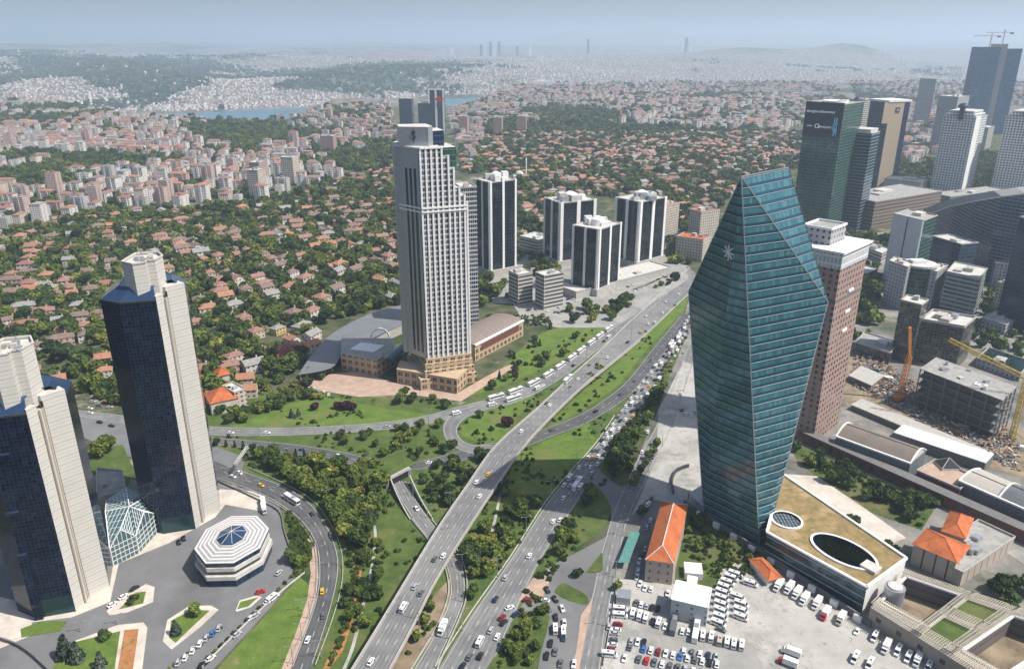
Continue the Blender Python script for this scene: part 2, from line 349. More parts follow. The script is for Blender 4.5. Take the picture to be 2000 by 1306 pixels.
sheet('lawn', [(560, 790), (640, 775), (760, 800), (860, 812), (760, 828), (560, 833), (450, 833), (500, 815)], 'brightgrass', .07, True, "bright mown lawn below the round forecourt")
sheet('lawn', [(960, 790), (905, 830), (915, 858), (975, 862), (1010, 815), (1060, 757)], 'brightgrass', .08, True, "green lawn inside the loop ramp")
sheet('lawn', [(1070, 836), (1140, 800), (1205, 755), (1275, 668), (1335, 608), (1345, 580), (1290, 612), (1160, 722), (1110, 775)], 'brightgrass', .08, False, "green strip between flyover and curving slip road")
sheet('lawn', [(900, 778), (1000, 745), (1110, 695), (1190, 640), (1150, 635), (1060, 650), (960, 735)], 'brightgrass', .07, True, "green bank above the row of buses")
sheet('lawn', [(1000, 890), (1150, 825), (1165, 865), (1075, 965), (1000, 965), (975, 930)], 'brightgrass', .09, False, "open green meadow beside the crowded main road")
sheet('lawn', [(420, 1310), (560, 1310), (597, 1220), (612, 1150), (585, 1125), (520, 1200)], 'brightgrass', .06, False, "smooth green lawn inside the bend of the road")
sheet('lawn', [(600, 1110), (612, 1060), (560, 990), (550, 1010), (570, 1080), (575, 1130)], 'rough', .07, True, "planted slope beside the curving road")
sheet('paved_ground', [(1352, 560), (1500, 500), (2300, 330), (3200, 1400), (1130, 1400), (1170, 1150), (1200, 1000), (1290, 790)], 'district', .05, label="worn grey ground around the office district")
sheet('plaza', [(-300, 1400), (-300, 1050), (160, 900), (330, 960), (430, 945), (540, 965), (560, 1040), (575, 1130), (520, 1195), (395, 1330)], 'plaza_asphalt', .06, label="grey forecourt of the two blue towers")
sheet('paving', [(-60, 1190), (60, 1215), (140, 1205), (215, 1175), (232, 1100), (330, 1060), (420, 1010), (440, 985), (520, 1000), (510, 960), (430, 955), (380, 1010), (320, 1030), (225, 1060), (210, 1130), (60, 1180), (-60, 1150)], 'paving', .12, label="pale paving at the foot of the blue towers", kerb=1)
sheet('paving', [(-60, 1180), (62, 1180), (62, 1240), (-10, 1270), (-60, 1220)], 'paving', .16, kerb=1, label="pale paved corner beside the near blue tower")
for poly, inn, lab in (([(208, 1193), (240, 1165), (285, 1140), (302, 1146), (299, 1175), (250, 1195), (215, 1202)], [(232, 1190), (265, 1157), (285, 1155), (280, 1178)], "small kerbed island with shrubs and brick bed"),
                  ([(318, 1252), (327, 1210), (370, 1183), (412, 1182), (427, 1190), (390, 1225), (335, 1268)], [(331, 1245), (334, 1212), (375, 1190), (410, 1192), (385, 1215), (343, 1255)], "kerbed island with lawn and two trees"),
                  ([(460, 1192), (468, 1172), (500, 1163), (512, 1165), (490, 1185), (463, 1194)], [(463, 1190), (470, 1175), (505, 1166), (485, 1184)], "small grass island in the forecourt")):
    sheet('traffic_island', poly, 'paving', .15, kerb=1, label="pale kerb of a "+lab); sheet('lawn', inn, 'brightgrass', .2, label="planting on a "+lab)
sheet('traffic_island', [(130, 1257), (230, 1220), (280, 1215), (288, 1225), (275, 1330), (100, 1330)], 'paving', .15, kerb=1, label="pale walkway around the sunken brick bed")
sheet('lawn', [(140, 1255), (235, 1232), (222, 1320), (90, 1320)], 'brightgrass', .2, label="green lawn beside the brick bed")
sheet('brick_bed', [(243, 1230), (271, 1228), (258, 1320), (228, 1320)], 'soil', .21, label="long red brick bed in the walkway")
sheet('lawn', [(40, 1228), (80, 1213), (132, 1213), (118, 1232), (42, 1245)], 'brightgrass', .2, label="low hedge bed beside the near blue tower")
sheet('lawn', [(165, 880), (240, 868), (262, 920), (250, 950), (180, 925)], 'grass', .12, label="green patch behind the blue towers")
sheet('sidewalk', [(600, 1050), (617, 1063), (623, 1120), (617, 1170), (597, 1230), (567, 1310), (548, 1310), (580, 1230), (600, 1170), (607, 1120)], 'pinkpaving', .12, label="pink pavement along the curving road", kerb=1)
sheet('road', [(150, 803), (240, 815), (405, 866), (480, 893), (472, 920), (417, 937), (400, 937), (230, 884), (150, 848)], 'asphalt', .08, label="wide road behind the blue towers")
road('road', [(395, 926), (417, 933), (470, 950), (533, 977), (587, 1017), (617, 1063), (623, 1120), (617, 1170), (597, 1230), (567, 1308)],
     [(395, 888), (425, 900), (467, 917), (550, 947), (600, 977), (633, 1017), (655, 1063), (662, 1103), (655, 1153), (637, 1220), (607, 1308)], 'darkasphalt', .14, 2, label="dark road curving around the blue towers", key='r1')
road('road', [(150, 800), (300, 818), (405, 832), (520, 835), (640, 832), (750, 824), (830, 812), (890, 795), (950, 780), (1000, 764), (1050, 742), (1095, 712), (1140, 678), (1182, 645), (1232, 608), (1295, 560)],
     [(150, 812), (300, 836), (405, 849), (520, 851), (640, 847), (750, 839), (840, 827), (895, 813), (960, 798), (1010, 785), (1062, 760), (1112, 728), (1160, 690), (1203, 657), (1248, 622), (1306, 573)], 'asphalt', .12, 3, 90, "road with the row of parked buses", key='r2')
road('road', [(395, 853), (470, 858), (560, 866), (640, 877), (720, 893), (780, 903), (830, 898), (880, 885), (950, 866), (1000, 860), (1060, 838), (1140, 806), (1210, 758), (1245, 720), (1280, 675), (1335, 610)],
     [(395, 866), (470, 874), (560, 885), (640, 898), (700, 908), (780, 918), (840, 914), (890, 903), (960, 884), (1010, 878), (1065, 857), (1150, 824), (1224, 777), (1262, 735), (1297, 690), (1350, 622)], 'darkasphalt', .1, 2, 90, "slip road passing under the flyover", key='r3')
road('road', [(925, 792), (893, 803), (870, 822), (866, 845), (880, 868), (915, 884), (960, 886)], [(940, 805), (912, 815), (896, 830), (893, 845), (903, 860), (925, 869), (965, 868)], 'asphalt', .16, 1, 40, "loop ramp curling round a small lawn", key='loop')
road('road', [(765, 938), (783, 975), (808, 1015), (840, 1055), (868, 1095), (880, 1140), (877, 1175), (857, 1225), (822, 1285), (800, 1320)],
     [(793, 940), (815, 980), (843, 1020), (870, 1050), (895, 1085), (907, 1125), (906, 1170), (890, 1215), (858, 1285), (845, 1320)], 'asphalt', .13, 2, 60, "curving ramp that leaves the tunnel and passes under the flyover", key='r4')
sheet('verge', [(755, 1310), (800, 1240), (850, 1160), (878, 1130), (880, 1172), (856, 1230), (800, 1312)], 'dirt', .1, label="bare verge between flyover and ramp")
road('road', [(852, 1312), (925, 1195), (1000, 1087), (1077, 970), (1164, 870), (1200, 820), (1245, 755), (1290, 700), (1335, 632), (1352, 606)],
     [(960, 1312), (1010, 1190), (1060, 1087), (1134, 970), (1190, 880), (1225, 835), (1270, 775), (1310, 715), (1350, 650), (1368, 625)], 'asphalt', .12, 4, 80, "crowded main road with queuing cars", key='r6')
road('road', [(1112, 1312), (1145, 1200), (1160, 1150), (1168, 1105), (1180, 1060), (1198, 1000), (1220, 950), (1243, 900), (1272, 850), (1300, 790), (1335, 700), (1358, 640)],
     [(1172, 1312), (1187, 1200), (1202, 1130), (1212, 1075), (1224, 1020), (1250, 960), (1278, 900), (1305, 850), (1327, 790), (1350, 720), (1372, 660)], 'asphalt', .13, 2, 60, "quiet side road beside the faceted tower", key='r7')
sheet('road', [(1130, 940), (1160, 905), (1178, 925), (1215, 950), (1240, 920), (1250, 960), (1225, 1010), (1196, 1022), (1192, 988), (1172, 955), (1150, 940)], 'asphalt', .15, True, "road fork beside the grass triangle")
sheet('road', [(1062, 1112), (1100, 1092), (1190, 1045), (1196, 1008), (1222, 1012), (1205, 1090), (1168, 1150), (1145, 1200), (1128, 1312), (1050, 1312), (1060, 1240), (1072, 1190), (1010, 1195), (1040, 1150)], 'asphalt', .11, label="open junction where cars queue")
sheet('paving', [(1012, 1172), (1040, 1130), (1062, 1112), (1080, 1112), (1070, 1145), (1058, 1168)], 'pinkpaving', .16, label="pink paved corner of the junction")
sheet('lawn', [(1157, 948), (1180, 966), (1192, 992), (1190, 1010), (1170, 1040), (1120, 1072), (1068, 1098), (1088, 1050), (1110, 1010), (1136, 972)], 'grass', .2, True, "grass triangle beside the junction", kerb=1)
sheet('lawn', [(1084, 1152), (1100, 1139), (1125, 1150), (1147, 1165), (1146, 1180), (1115, 1174), (1090, 1162)], 'rough', .22, True, "scrubby grass inside the small loop", kerb=1)
sheet('lawn', [(1144, 1118), (1176, 1078), (1178, 1112), (1165, 1120)], 'rough', .22, label="tiny grass island at the fork", kerb=1)
sheet('lawn', [(1022, 1200), (1062, 1182), (1074, 1205), (1066, 1240), (1046, 1312), (946, 1312), (968, 1280), (1005, 1225)], 'rough', .24, False, "tree-filled island beside the main road", kerb=1)
sheet('lawn', [(1120, 1312), (1135, 1200), (1150, 1180), (1160, 1160), (1140, 1260), (1130, 1312)], 'pinkpaving', .17, label="pink verge along the side road")
sheet('lawn', [(1230, 900), (1296, 762), (1340, 660), (1335, 650), (1262, 775), (1195, 880), (1197, 935), (1225, 950)], 'rough', .19, label="tree strip beside the crowded main road")
sheet('lot', [(1286, 800), (1335, 705), (1372, 720), (1385, 1010), (1345, 985), (1262, 975), (1232, 1010), (1255, 960), (1282, 895)], 'lot', .16, label="pale empty lot beside the faceted tower")
sheet('lot', [(1192, 1160), (1210, 1130), (1320, 1140), (1400, 1150), (1408, 1112), (1440, 1098), (1510, 1130), (1700, 1222), (1850, 1320), (1172, 1320), (1188, 1200)], 'lot', .15, label="pale concrete parking lot")
sheet('lot_repair', [(1252, 1215), (1330, 1235), (1470, 1262), (1500, 1320), (1235, 1320)], 'lightasphalt', .18, label="darker patch in the parking lot")
sheet('garden', [(1335, 980), (1400, 1010), (1530, 1112), (1430, 1098), (1404, 1150), (1318, 1142), (1322, 1060)], 'rough', .14, label="overgrown garden behind the long orange roof")
sheet('garden', [(1540, 865), (1640, 890), (1830, 985), (1800, 1035), (1700, 1000), (1560, 905)], 'rough', .14, label="wooded strip beside the brick wall")
sheet('lot', [(1525, 925), (1600, 930), (1700, 1000), (1770, 1050), (1720, 1070), (1530, 960)], 'paving', .12, label="pale yard behind the green roof")
sheet('verge', [(1558, 862), (1570, 850), (2010, 1060), (2010, 1110), (1830, 985), (1640, 905)], 'lightasphalt', .17, label="narrow lane along the brick wall")
sheet('dirt', [(1650, 700), (1700, 690), (1800, 760), (2020, 850), (2020, 940), (1900, 905), (1650, 790)], 'dirt', .16, label="bare earth of the building site")
sheet('forecourt', [(585, 738), (700, 725), (780, 750), (890, 770), (950, 735), (1020, 700), (1000, 720), (900, 784), (800, 770), (700, 775), (620, 762)], 'pinkpaving', .16, label="pink paved forecourt of the silver tower", kerb=1)
sheet('forecourt', [(1000, 590), (1100, 600), (1260, 560), (1340, 520), (1345, 545), (1200, 640), (1090, 640), (1020, 625)], 'lightasphalt', .13, label="car park in front of the striped towers")
sheet('forecourt', [(930, 500), (1050, 470), (1300, 500), (1345, 520), (1200, 580), (1100, 600), (940, 590)], 'lightasphalt', .1, label="pale yard between the striped towers")
for pth in ([(722, 1000), (733, 1040), (728, 1100), (712, 1170), (690, 1260), (672, 1306)], [(978, 960), (968, 1010), (955, 1060), (942, 1110)]):
    A = [G(*q)[:2] for q in pth]; A = smooth(A); m = MB()
    for i in range(len(A)-1):
        m.face([(A[i][0]-.7, A[i][1], .22), (A[i][0]+.7, A[i][1], .22), (A[i+1][0]+.7, A[i+1][1], .22), (A[i+1][0]-.7, A[i+1][1], .22)])
    tag(m.build('path', M['lot']), "narrow pale footpath through the grass", None, None, 'structure')
sheet('flower_bed', [(690, 1075), (706, 1070), (706, 1130), (697, 1190), (670, 1270), (640, 1310), (628, 1310), (672, 1220), (690, 1150)], 'soil', .12, label="orange flower bed along the grass slope")
tag(marks.build('road_marking', M['paint']), "white painted lane lines", None, None, 'structure')
# ------------------------------------------------------------ flyover
def deckz(y): return 7.0*max(0., min(1., (640-y)/150))
def GD(px, py, up=0.0):
    z = 5.
    for _ in range(8): p = G(px, py, z); z = deckz(p[1])+.1
    return (p[0], p[1], z+up)
FL = [(655, 1360), (690, 1303), (747, 1210), (850, 1040), (911, 950), (969, 870), (1050, 797), (1117, 735), (1182, 677), (1236, 625), (1295, 568), (1347, 522)]
FR = [(730, 1360), (757, 1314), (805, 1225), (853, 1130), (917, 1027), (975, 940), (1026, 868), (1092, 798), (1157, 738), (1226, 682), (1280, 635), (1335, 584), (1375, 550)]
A = resample(smooth([GD(*p)[:2] for p in FL]), 110); B = resample(smooth([GD(*p)[:2] for p in FR]), 110)
fly = thing('flyover', "long pale flyover carrying four lanes across the interchange", 'bridge', (0, 420, 0))
dm = MB(); pl = MB(); pr = MB()
for i in range(109):
    a, b, c, d = A[i], B[i], B[i+1], A[i+1]; z0, z1 = deckz((a[1]+b[1])/2)+.1, deckz((c[1]+d[1])/2)+.1
    dm.face([(*a, z0), (*b, z0), (*c, z1), (*d, z1)], [(0, i), (4, i), (4, i+1), (0, i+1)], 0)
    if z0 > .6:
        dm.face([(*a, z0), (*d, z1), (*d, z1-1.5), (*a, z0-1.5)], None, 1); dm.face([(*b, z0), (*b, z0-1.5), (*c, z1-1.5), (*c, z1)], None, 1)
        dm.face([(*b, z0-1.5), (*a, z0-1.5), (*d, z1-1.5), (*c, z1-1.5)], None, 1)
    pl.beam((*a, z0+.45), (*d, z1+.45), .45, .9); pr.beam((*b, z0+.45), (*c, z1+.45), .45, .9)
dm.build('deck', [M['asphalt_t'], M['concrete']], fly); pl.build('parapet', M['concrete'], fly); pr.build('parapet', M['concrete'], fly)
marks_cur = MB(); mid = lambda t: [(a[0]*(1-t)+b[0]*t, a[1]*(1-t)+b[1]*t) for a, b in zip(A, B)]
for k in (1, 2, 3): dash_line(mid(k/4), .04+.1, .22, 3, 6, deckz)
for t in (.045, .955): dash_line(mid(t), .04+.1, .2, 6, .02, deckz)
tag(marks_cur.build('lane_marking', M['paint'], fly), kind='stuff')
for i in range(4, 78, 8):
    m = MB(); c = mid(.5)[i]; zz = deckz(c[1])
    if zz > 2:
        m.cyl((c[0]-2.5, c[1]), .8, 0, zz-1.4, 12); m.cyl((c[0]+2.5, c[1]), .8, 0, zz-1.4, 12); m.box((c[0], c[1], zz-2.6), (10, 1.6, 1.2), .3); m.build('pier', M['concrete'], fly)
# tunnel mouth
tun = thing('tunnel_portal', "concrete tunnel mouth with dark opening under a grassy bank", 'tunnel', G(778, 945))
a, b = Vector(G(757, 953)), Vector(G(800, 930)); d = (b-a).normalized(); nrm = Vector((-d.y, d.x, 0))
m = MB(); m.beam(a+Vector((0, 0, 5.4)), b+Vector((0, 0, 5.4)), 1.2, 1.6); m.beam(a, a+Vector((0, 0, 5)), 1.5); m.beam(b, b+Vector((0, 0, 5)), 1.5); m.build('portal_frame', M['concrete'], tun)
m = MB(); m.prism([a+nrm*.5, b+nrm*.5, b+nrm*16, a+nrm*16], 0, 4.7, 0, 0); m.build('bore_darkness', M['black'], tun)  # solid black block stands in for the darkness inside the tunnel
m = MB(); m.prism([a+nrm*.7-d*6, b+nrm*.7+d*6, b+nrm*20+d*8, a+nrm*20-d*8], 4.75, 5.6, 0, 0); m.build('bank_cover', M['grass'], tun)
rA, rB, _m = ROADS['r4']
for side, off in ((rA, -1.6), (rB, 1.6)):
    m = MB(); L = [Vector((q[0]+off, q[1]+off*.2, 0)) for q in side[1:17]]
    for i in range(15): h0, h1 = 4.6*(1-i/15)**1.2+.6, 4.6*(1-(i+1)/15)**1.2+.6; m.face([L[i], L[i+1], L[i+1]+Vector((0, 0, h1)), L[i]+Vector((0, 0, h0))]); m.beam(L[i]+Vector((0, 0, h0)), L[i+1]+Vector((0, 0, h1)), .6, .4)
    m.build('retaining_wall', M['concrete'], tun)
    m = MB(); L = [Vector((q[0]+off*.6, q[1], 0)) for q in side[16:]]
    for a, b in zip(L, L[1:]): m.beam(a+Vector((0, 0, .45)), b+Vector((0, 0, .45)), .4, .9)
    m.build('side_barrier', M['concrete'], tun)
# ------------------------------------------------------------ buildings
FOOT = []
def block(name, label, P, z1, fac, roof='roofgrey', z0=0.0, cat='building', plant=2, group=None, par=1.1, parmat='concrete', root=None, seed=1, parts=True):
    rd = random.Random(seed+int(P[0][0])); c = cen(P); FOOT.append(P)
    t = root or thing(name, label, cat, (c[0], c[1], 0), group)
    MB().prism(P, z0, z1, 0, None).build('wall', fac, t)
    MB().prism(P, z1-.15, z1, 0, 0).build('roof', M[roof], t)
    if par:
        m = MB(); n = len(P)
        for i in range(n):
            a, b = P[i], P[(i+1) % n]; m.beam((*a, z1+par/2), (*b, z1+par/2), .5, par)
        m.build('parapet', M[parmat], t)
    w = min(math.dist(P[0], P[1]), math.dist(P[1], P[2])); rot = math.atan2(P[1][1]-P[0][1], P[1][0]-P[0][0])
    for k in range(plant):
        f = rd.uniform(.2, .8), rd.uniform(.25, .75); q = Vector(P[0][:2]).lerp(Vector(P[1][:2]), f[0]); q2 = Vector(P[-1][:2]).lerp(Vector(P[-2][:2]), f[0]); q = q.lerp(q2, f[1])
        s = w*rd.uniform(.12, .28); MB().box((q.x, q.y, z1), (s*1.4, s, rd.uniform(1.5, 3.5)), rot, z1).build('plant_room', M[rd.choice(('rooflight', 'concrete', 'metal'))], t)
    return t
FAC = {}
FAC['blue'] = facade('blue_mirror_glass', (.03, .042, .065), (.006, .012, .038), 1.6, 1.65, (.09, 1), (.09, 1), gm=.35, gr=.1, var=.5, vary_wall=.05, wm=.3, wr=.4, spec=.5, lit=(.018, .032, .062))
FAC['blueroof'] = plain('blue_sloped_glass', (.05, .10, .19), .15, .6, var=.25, sc=.1)
FAC['krist'] = facade('teal_curtain_glass', (.022, .075, .125), (.055, .19, .225), 1.5, 4.1, (.06, 1), (.34, 1), gm=.42, gr=.12, var=.25, wr=.15, wm=.5, lit=(.10, .25, .27))
FAC['silver'] = facade('silver_tower_windows', (.5, .5, .53), (.035, .04, .055), 3.4, 3.6, (.08, 1), (.30, .98), gm=.2, sub=2, var=.7, gr=.12)
FAC['silverdim'] = facade('silver_wall_strips', (.42, .43, .45), (.07, .085, .10), 4.0, 60, (.62, .98), (0, 1), gm=.3, var=.1)
FAC['brick'] = facade('brick_tower_wall', (.33, .225, .19), (.03, .027, .03), 3.9, 3.7, (.27, .70), (.26, .76), sub=0, var=.6, vary_wall=.25, lit=(.2, .18, .17))
FAC['akglass'] = facade('dark_smoked_glass', (.03, .035, .04), (.010, .016, .022), 1.6, 3.4, (.05, 1), (.08, 1), gm=.3, gr=.08, var=.7)
FAC['green'] = facade('green_mirror_glass', (.09, .17, .155), (.035, .10, .085), 1.7, 3.8, (.1, 1), (.12, 1), gm=.45, gr=.1, var=.8, lit=(.08, .07, .035))
FAC['teal2'] = facade('banded_teal_glass', (.26, .32, .36), (.02, .05, .07), 3, 4.0, (0, 1), (.16, 1), gm=.4, gr=.1, var=.35)
FAC['bluec'] = facade('deep_blue_glass', (.05, .08, .12), (.015, .035, .08), 2.5, 3.9, (.05, 1), (.1, 1), gm=.4, gr=.1, var=.4)
FAC['whitegrid'] = facade('white_grid_wall', (.66, .66, .67), (.02, .025, .035), 4.2, 3.9, (.26, .82), (.26, .8), var=.6, vary_wall=.06)
FAC['band'] = facade('ribbon_window_wall', (.47, .44, .40), (.05, .06, .065), 30, 3.6, (.015, .985), (.42, .84), gm=.2, var=.3)
FAC['bandgreen'] = facade('green_ribbon_wall', (.36, .36, .35), (.045, .085, .08), 12, 3.8, (.02, .99), (.3, .85), gm=.3, var=.5)
FAC['punch'] = facade('punched_window_wall', (.36, .35, .37), (.05, .055, .06), 3.6, 3.5, (.3, .7), (.3, .75), var=.5)
FAC['beigepunch'] = facade('cream_punched_wall', (.52, .46, .39), (.07, .07, .07), 3.3, 3.2, (.25, .72), (.3, .75), var=.5, vary_wall=.2)
FAC['cladding'] = facade('ribbed_metal_cladding', (.50, .53, .57), (.34, .38, .43), .9, 9, (.35, .75), (.0, 1), wm=.3, gm=.3, wr=.45, gr=.45, var=.25)
FAC['darkgrid'] = facade('dark_stone_glass_wall', (.13, .12, .10), (.035, .045, .045), 2.6, 2.1, (.06, .96), (.14, .94), gm=.3, var=.9, lit=(.16, .14, .11))
FAC['curve'] = facade('dark_blue_louvred_wall', (.17, .20, .25), (.02, .035, .065), 4.2, 3.5, (.05, .95), (.3, 1), gm=.3, var=.5)
FAC['frame'] = facade('open_concrete_frame', (.36, .37, .40), (.012, .014, .02), 9.5, 5.4, (.045, 1), (.06, 1), var=.5, gr=.8)
FAC['factory'] = facade('ribbed_factory_wall', (.17, .19, .20), (.10, .115, .12), 1.2, 30, (.2, .8), (0, 1), gr=.6, var=.2)
FAC['brickwall'] = facade('red_brick_arches', (.13, .045, .035), (.02, .018, .018), 6.5, 7.5, (.3, .7), (.25, .7), var=.4, vary_wall=.3)
FAC['container'] = facade('white_cabin_wall', (.40, .43, .44), (.1, .13, .15), 6, 3.0, (.35, .55), (.4, .75), var=.4)
# --- the two blue glass towers with granite cores
SABP = [(-173.8, 323.4), (-159.3, 327.7), (-157.9, 332.0), (-158.6, 336.8), (-152.6, 343.6), (-158.3, 358.5), (-177, 366), (-190, 350), (-184.5, 328)]
def sab(dx, dy, H, HC, label, low=None):
    P = [(x+dx, y+dy) for x, y in SABP]; t = thing('glass_tower', label, 'skyscraper', (*cen(P)[:2], 0), 'blue glass towers with granite spines')
    W = lambda i, j, z0, z1, nm, mt: MB().face([(*P[i], z0), (*P[j], z0), (*P[j], z1), (*P[i], z1)], [(0, z0), (math.dist(P[i], P[j]), z0), (math.dist(P[i], P[j]), z1), (0, z1)]).build(nm, mt, t)
    cw = MB()
    for i, j in ((8, 0), (0, 1), (4, 5), (5, 6), (6, 7), (7, 8)): cw.wall(P[i], P[j], 9 if i in (0,) else 0, H)
    cw.build('curtain_wall', FAC['blue'], t)
    lobby = MB(); lobby.wall(P[0], P[1], 0, 9); lobby.build('lobby_glass', M['teal'], t)
    # granite spines stand proud of the glass
    d1 = (Vector(P[2])-Vector(P[1])).normalized(); s1 = MB()
    for a, b, w in ((P[1], P[2], 1.0),): s1.prism([a, b, (b[0]-3, b[1]+.8), (a[0]-1.2, a[1]+1.2)], 0, H+1.5, 0, 0)
    s1.build('granite_spine', M['beige'], t)
    s2 = MB(); s2.prism([P[3], P[4], (P[4][0]-4, P[4][1]+3), (P[3][0]-4, P[3][1]+2)], 0, H+3, 0, 0); s2.build('granite_spine', M['beige'], t)
    rc = MB(); rc.prism([(P[2][0]-.3, P[2][1]-.2), (P[3][0]-.2, P[3][1]+.3), (P[3][0]-4, P[3][1]+2), (P[2][0]-4, P[2][1])], 0, H-2, 0, 0); rc.build('recess_wall', M['sandplain'], t)
    m = MB(); m.beam((P[3][0]+.2, P[3][1]-.4, 0), (P[3][0]+.2, P[3][1]-.4, H+1), .7, .7); m.build('gap_shade_bar', M['black'], t)  # solid black bar stands in for the shade in the gap
    m = MB(); m.beam((P[2][0]+.3, P[2][1]+1.2, 0), (P[2][0]+.3, P[2][1]+1.2, H-1), .8, .8); m.build('mullion', M['beige'], t)
    for f_ in (.35, .62, .85):
        q = Vector(P[2]).lerp(Vector(P[3]), f_); m = MB(); m.beam((q.x+.25, q.y, 0), (q.x+.25, q.y, H-1.5), .45, .45); m.build('mullion', M['sandplain'] if f_ == .62 else M['beige'], t)
    # sloped blue glass shoulder round the core
    c = Vector((-166.5+dx, 341+dy)); ins = [tuple(Vector(p).lerp(c, .38)) for p in P]
    m = MB()
    for i in (0, 4, 5, 6, 7, 8):
        j = (i+1) % 9; m.face([(*P[i], H), (*P[j], H), (*ins[j], H+5), (*ins[i], H+5)])
    m.face([(*q, H+4.8) for q in ins]); m.build('glass_shoulder', FAC['blueroof'], t)
    m = MB()
    for i in (8, 0): j = (i+1) % 9; m.beam((*P[i], H-.2), (*P[j], H-.2), .5, .8)
    m.build('cornice', M['steel'], t)
    # core block: faceted granite drum
    core = [(-173.6, 331.5), (-167.0, 327.5), (-162.6, 330.5), (-163.3, 333.4), (-160.2, 334.6), (-159.8, 342), (-165, 349), (-174, 346)]
    core = [(x+dx, y+dy) for x, y in core]
    MB().prism(core, H-1, HC, 0, None).build('core_wall', M['beige'], t); m = MB(); m.face([(x, y, HC-1.2) for x, y in core], None, 0).build('core_roof', M['rooflight'], t)
    m = MB()
    for i in range(8): m.beam((*core[i], HC), (*core[(i+1) % 8], HC), .6, .7)
    m.build('parapet', M['beige'], t)
    for k in range(5):
        q = (c.x+random.uniform(-4, 4), c.y-1+random.uniform(-4, 4)); MB().box((*q, HC-1.1), (random.uniform(1.5, 4), random.uniform(1.5, 3), random.uniform(1, 2.2)), .3, HC-1.1).build('plant_room', M[random.choice(('rooflight', 'metal', 'roofgrey'))], t)
    MB().beam((core[1][0]+2, core[1][1]+3, HC), (core[1][0]+2, core[1][1]+3, HC+5), .25).build('antenna', M['white'], t)
    if low:
        for zz, k in ((78, .30), (52, .2), (33, .14)):
            a = Vector(P[0]).lerp(Vector(P[1]), -.02); b = Vector(P[0]).lerp(Vector(P[1]), k*1.4); n = Vector((.28, -.96))
            m = MB(); m.prism([a-n*.2, b-n*.2, b+n*1.6, a+n*1.6], zz-.1 if zz > 33 else 0, zz+(1.2 if zz > 33 else 0), 0, 1); m.build('glass_step', [FAC['blue'], FAC['blueroof']], t)
    return t
sab(0, 0, 121.5, 138, "tall blue glass tower with granite spine beside the curving road", None)
sab(-28.6, -60, 95, 119, "blue glass tower with stepped front and granite spines, nearer to the corner", True)
# --- octagonal pavilion
oc = Vector((-130.5, 302, 0)); t = thing('octagonal_pavilion', "octagonal white pavilion with striped stepped roof and blue glass skylight", 'pavilion', oc)
def octo(r, rot=.42, sx=1.0): return [(oc.x+r*.98*math.cos(rot+k*math.pi/4), oc.y+r*1.2*math.sin(rot+k*math.pi/4)) for k in range(8)]
m = MB(); m.prism(octo(16.6), 0, 4, 0, None).build('lower_glass', FAC['bluec'], t)
m = MB(); m.prism(octo(17.2), 4, 6.0, 0, 0).build('balcony_band', M['rooflight'], t)
m = MB(); m.prism(octo(15.6), 6.2, 8, 0, None).build('middle_glass', M['glassdark'], t)
m = MB(); m.prism(octo(16.3), 8, 10.0, 0, 0).build('balcony_band', M['rooflight'], t)
m = MB(); m.prism(octo(15.8), 10.0, 12.6, 0, None).build('upper_glass', FAC['bluec'], t)
r = 16.4; z = 12.6; k = 0
m = MB(); m2 = MB()
while r > 6.4:
    (m if k % 2 == 0 else m2).prism(octo(r), z, z+.3, 0, 0); r -= .95; z += .14; k += 1
m.build('roof_step', plain('pale_roof_stone', (.62, .59, .58), .8, var=.1), t); m2.build('dark_roof_step', plain('grey_roof_stone', (.33, .32, .32), .8), t)
m = MB(); m.prism(octo(6.5), z, z+.8, 0, None)
for i in range(8): a, b = octo(6.5)[i], octo(6.5)[(i+1) % 8]; m.face([(*a, z+.8), (*b, z+.8), (oc.x, oc.y, z+2.8)])
m.build('skylight', FAC['blueroof'], t)
m = MB()
for i in range(8): m.beam((*octo(6.5)[i], z+.85), (oc.x, oc.y, z+2.9), .12)
m.build('skylight_rib', M['white'], t)
# --- atrium between the towers
a0 = Vector(G(222, 1100)); t = thing('glass_atrium', "steel and glass gabled atrium between the two blue towers", 'atrium', a0)
A_ = [Vector(G(*p, 0)) for p in ((222, 1105), (272, 1080), (312, 1035), (300, 1005), (215, 1010))]
P = [(p.x, p.y) for p in A_]; hgt = [11, 13, 13, 12, 12]; gm = MB(); fm = MB()
ctr = cen(P)
for i in range(5):
    a, b = P[i], P[(i+1) % 5]; mx = ((a[0]+b[0])/2, (a[1]+b[1])/2); ht = 17
    if i < 3:
        for k in range(5):
            for q in range(4):
                pass
    gm.face([(*a, 0), (*b, 0), (*b, 10), (*mx, ht), (*a, 10)]); inn = (ctr[0], ctr[1], ht)
    gm.face([(*a, 10), (*mx, ht), inn]); gm.face([(*mx, ht), (*b, 10), inn])
    fm.beam((*a, 0), (*a, 10), .5); fm.beam((*a, 10), (*mx, ht), .4); fm.beam((*mx, ht), (*b, 10), .4); fm.beam((*mx, ht), inn, .4)
    for k in range(1, 6):
        s = k/6; q = Vector(a).lerp(Vector(b), s); zt = 10+(ht-10)*(1-abs(2*s-1)); fm.beam((*q, 0), (*q, zt), .28)
        e = Vector(inn); p0 = Vector((*a, 10)); p1 = Vector((*mx, ht)); p2 = Vector((*b, 10))
        fm.beam(p0.lerp(p1, s), p0.lerp(e, s), .16); fm.beam(p2.lerp(p1, s), p2.lerp(e, s), .16)
        fm.beam(p0.lerp(p1, s), e.lerp(p1, s), .16); fm.beam(p2.lerp(p1, s), e.lerp(p1, s), .16)
    for zz in (2.5, 5, 7.5, 10): fm.beam((*a, zz), (*b, zz), .26)
gb = NB('atrium_glass'); gb.out((.10, .2, .22), .1, .3); gb.b.inputs["Alpha"].default_value = .75
gm.build('glazing', gb.m, t); fm.build('steel_frame', M['white'], t)
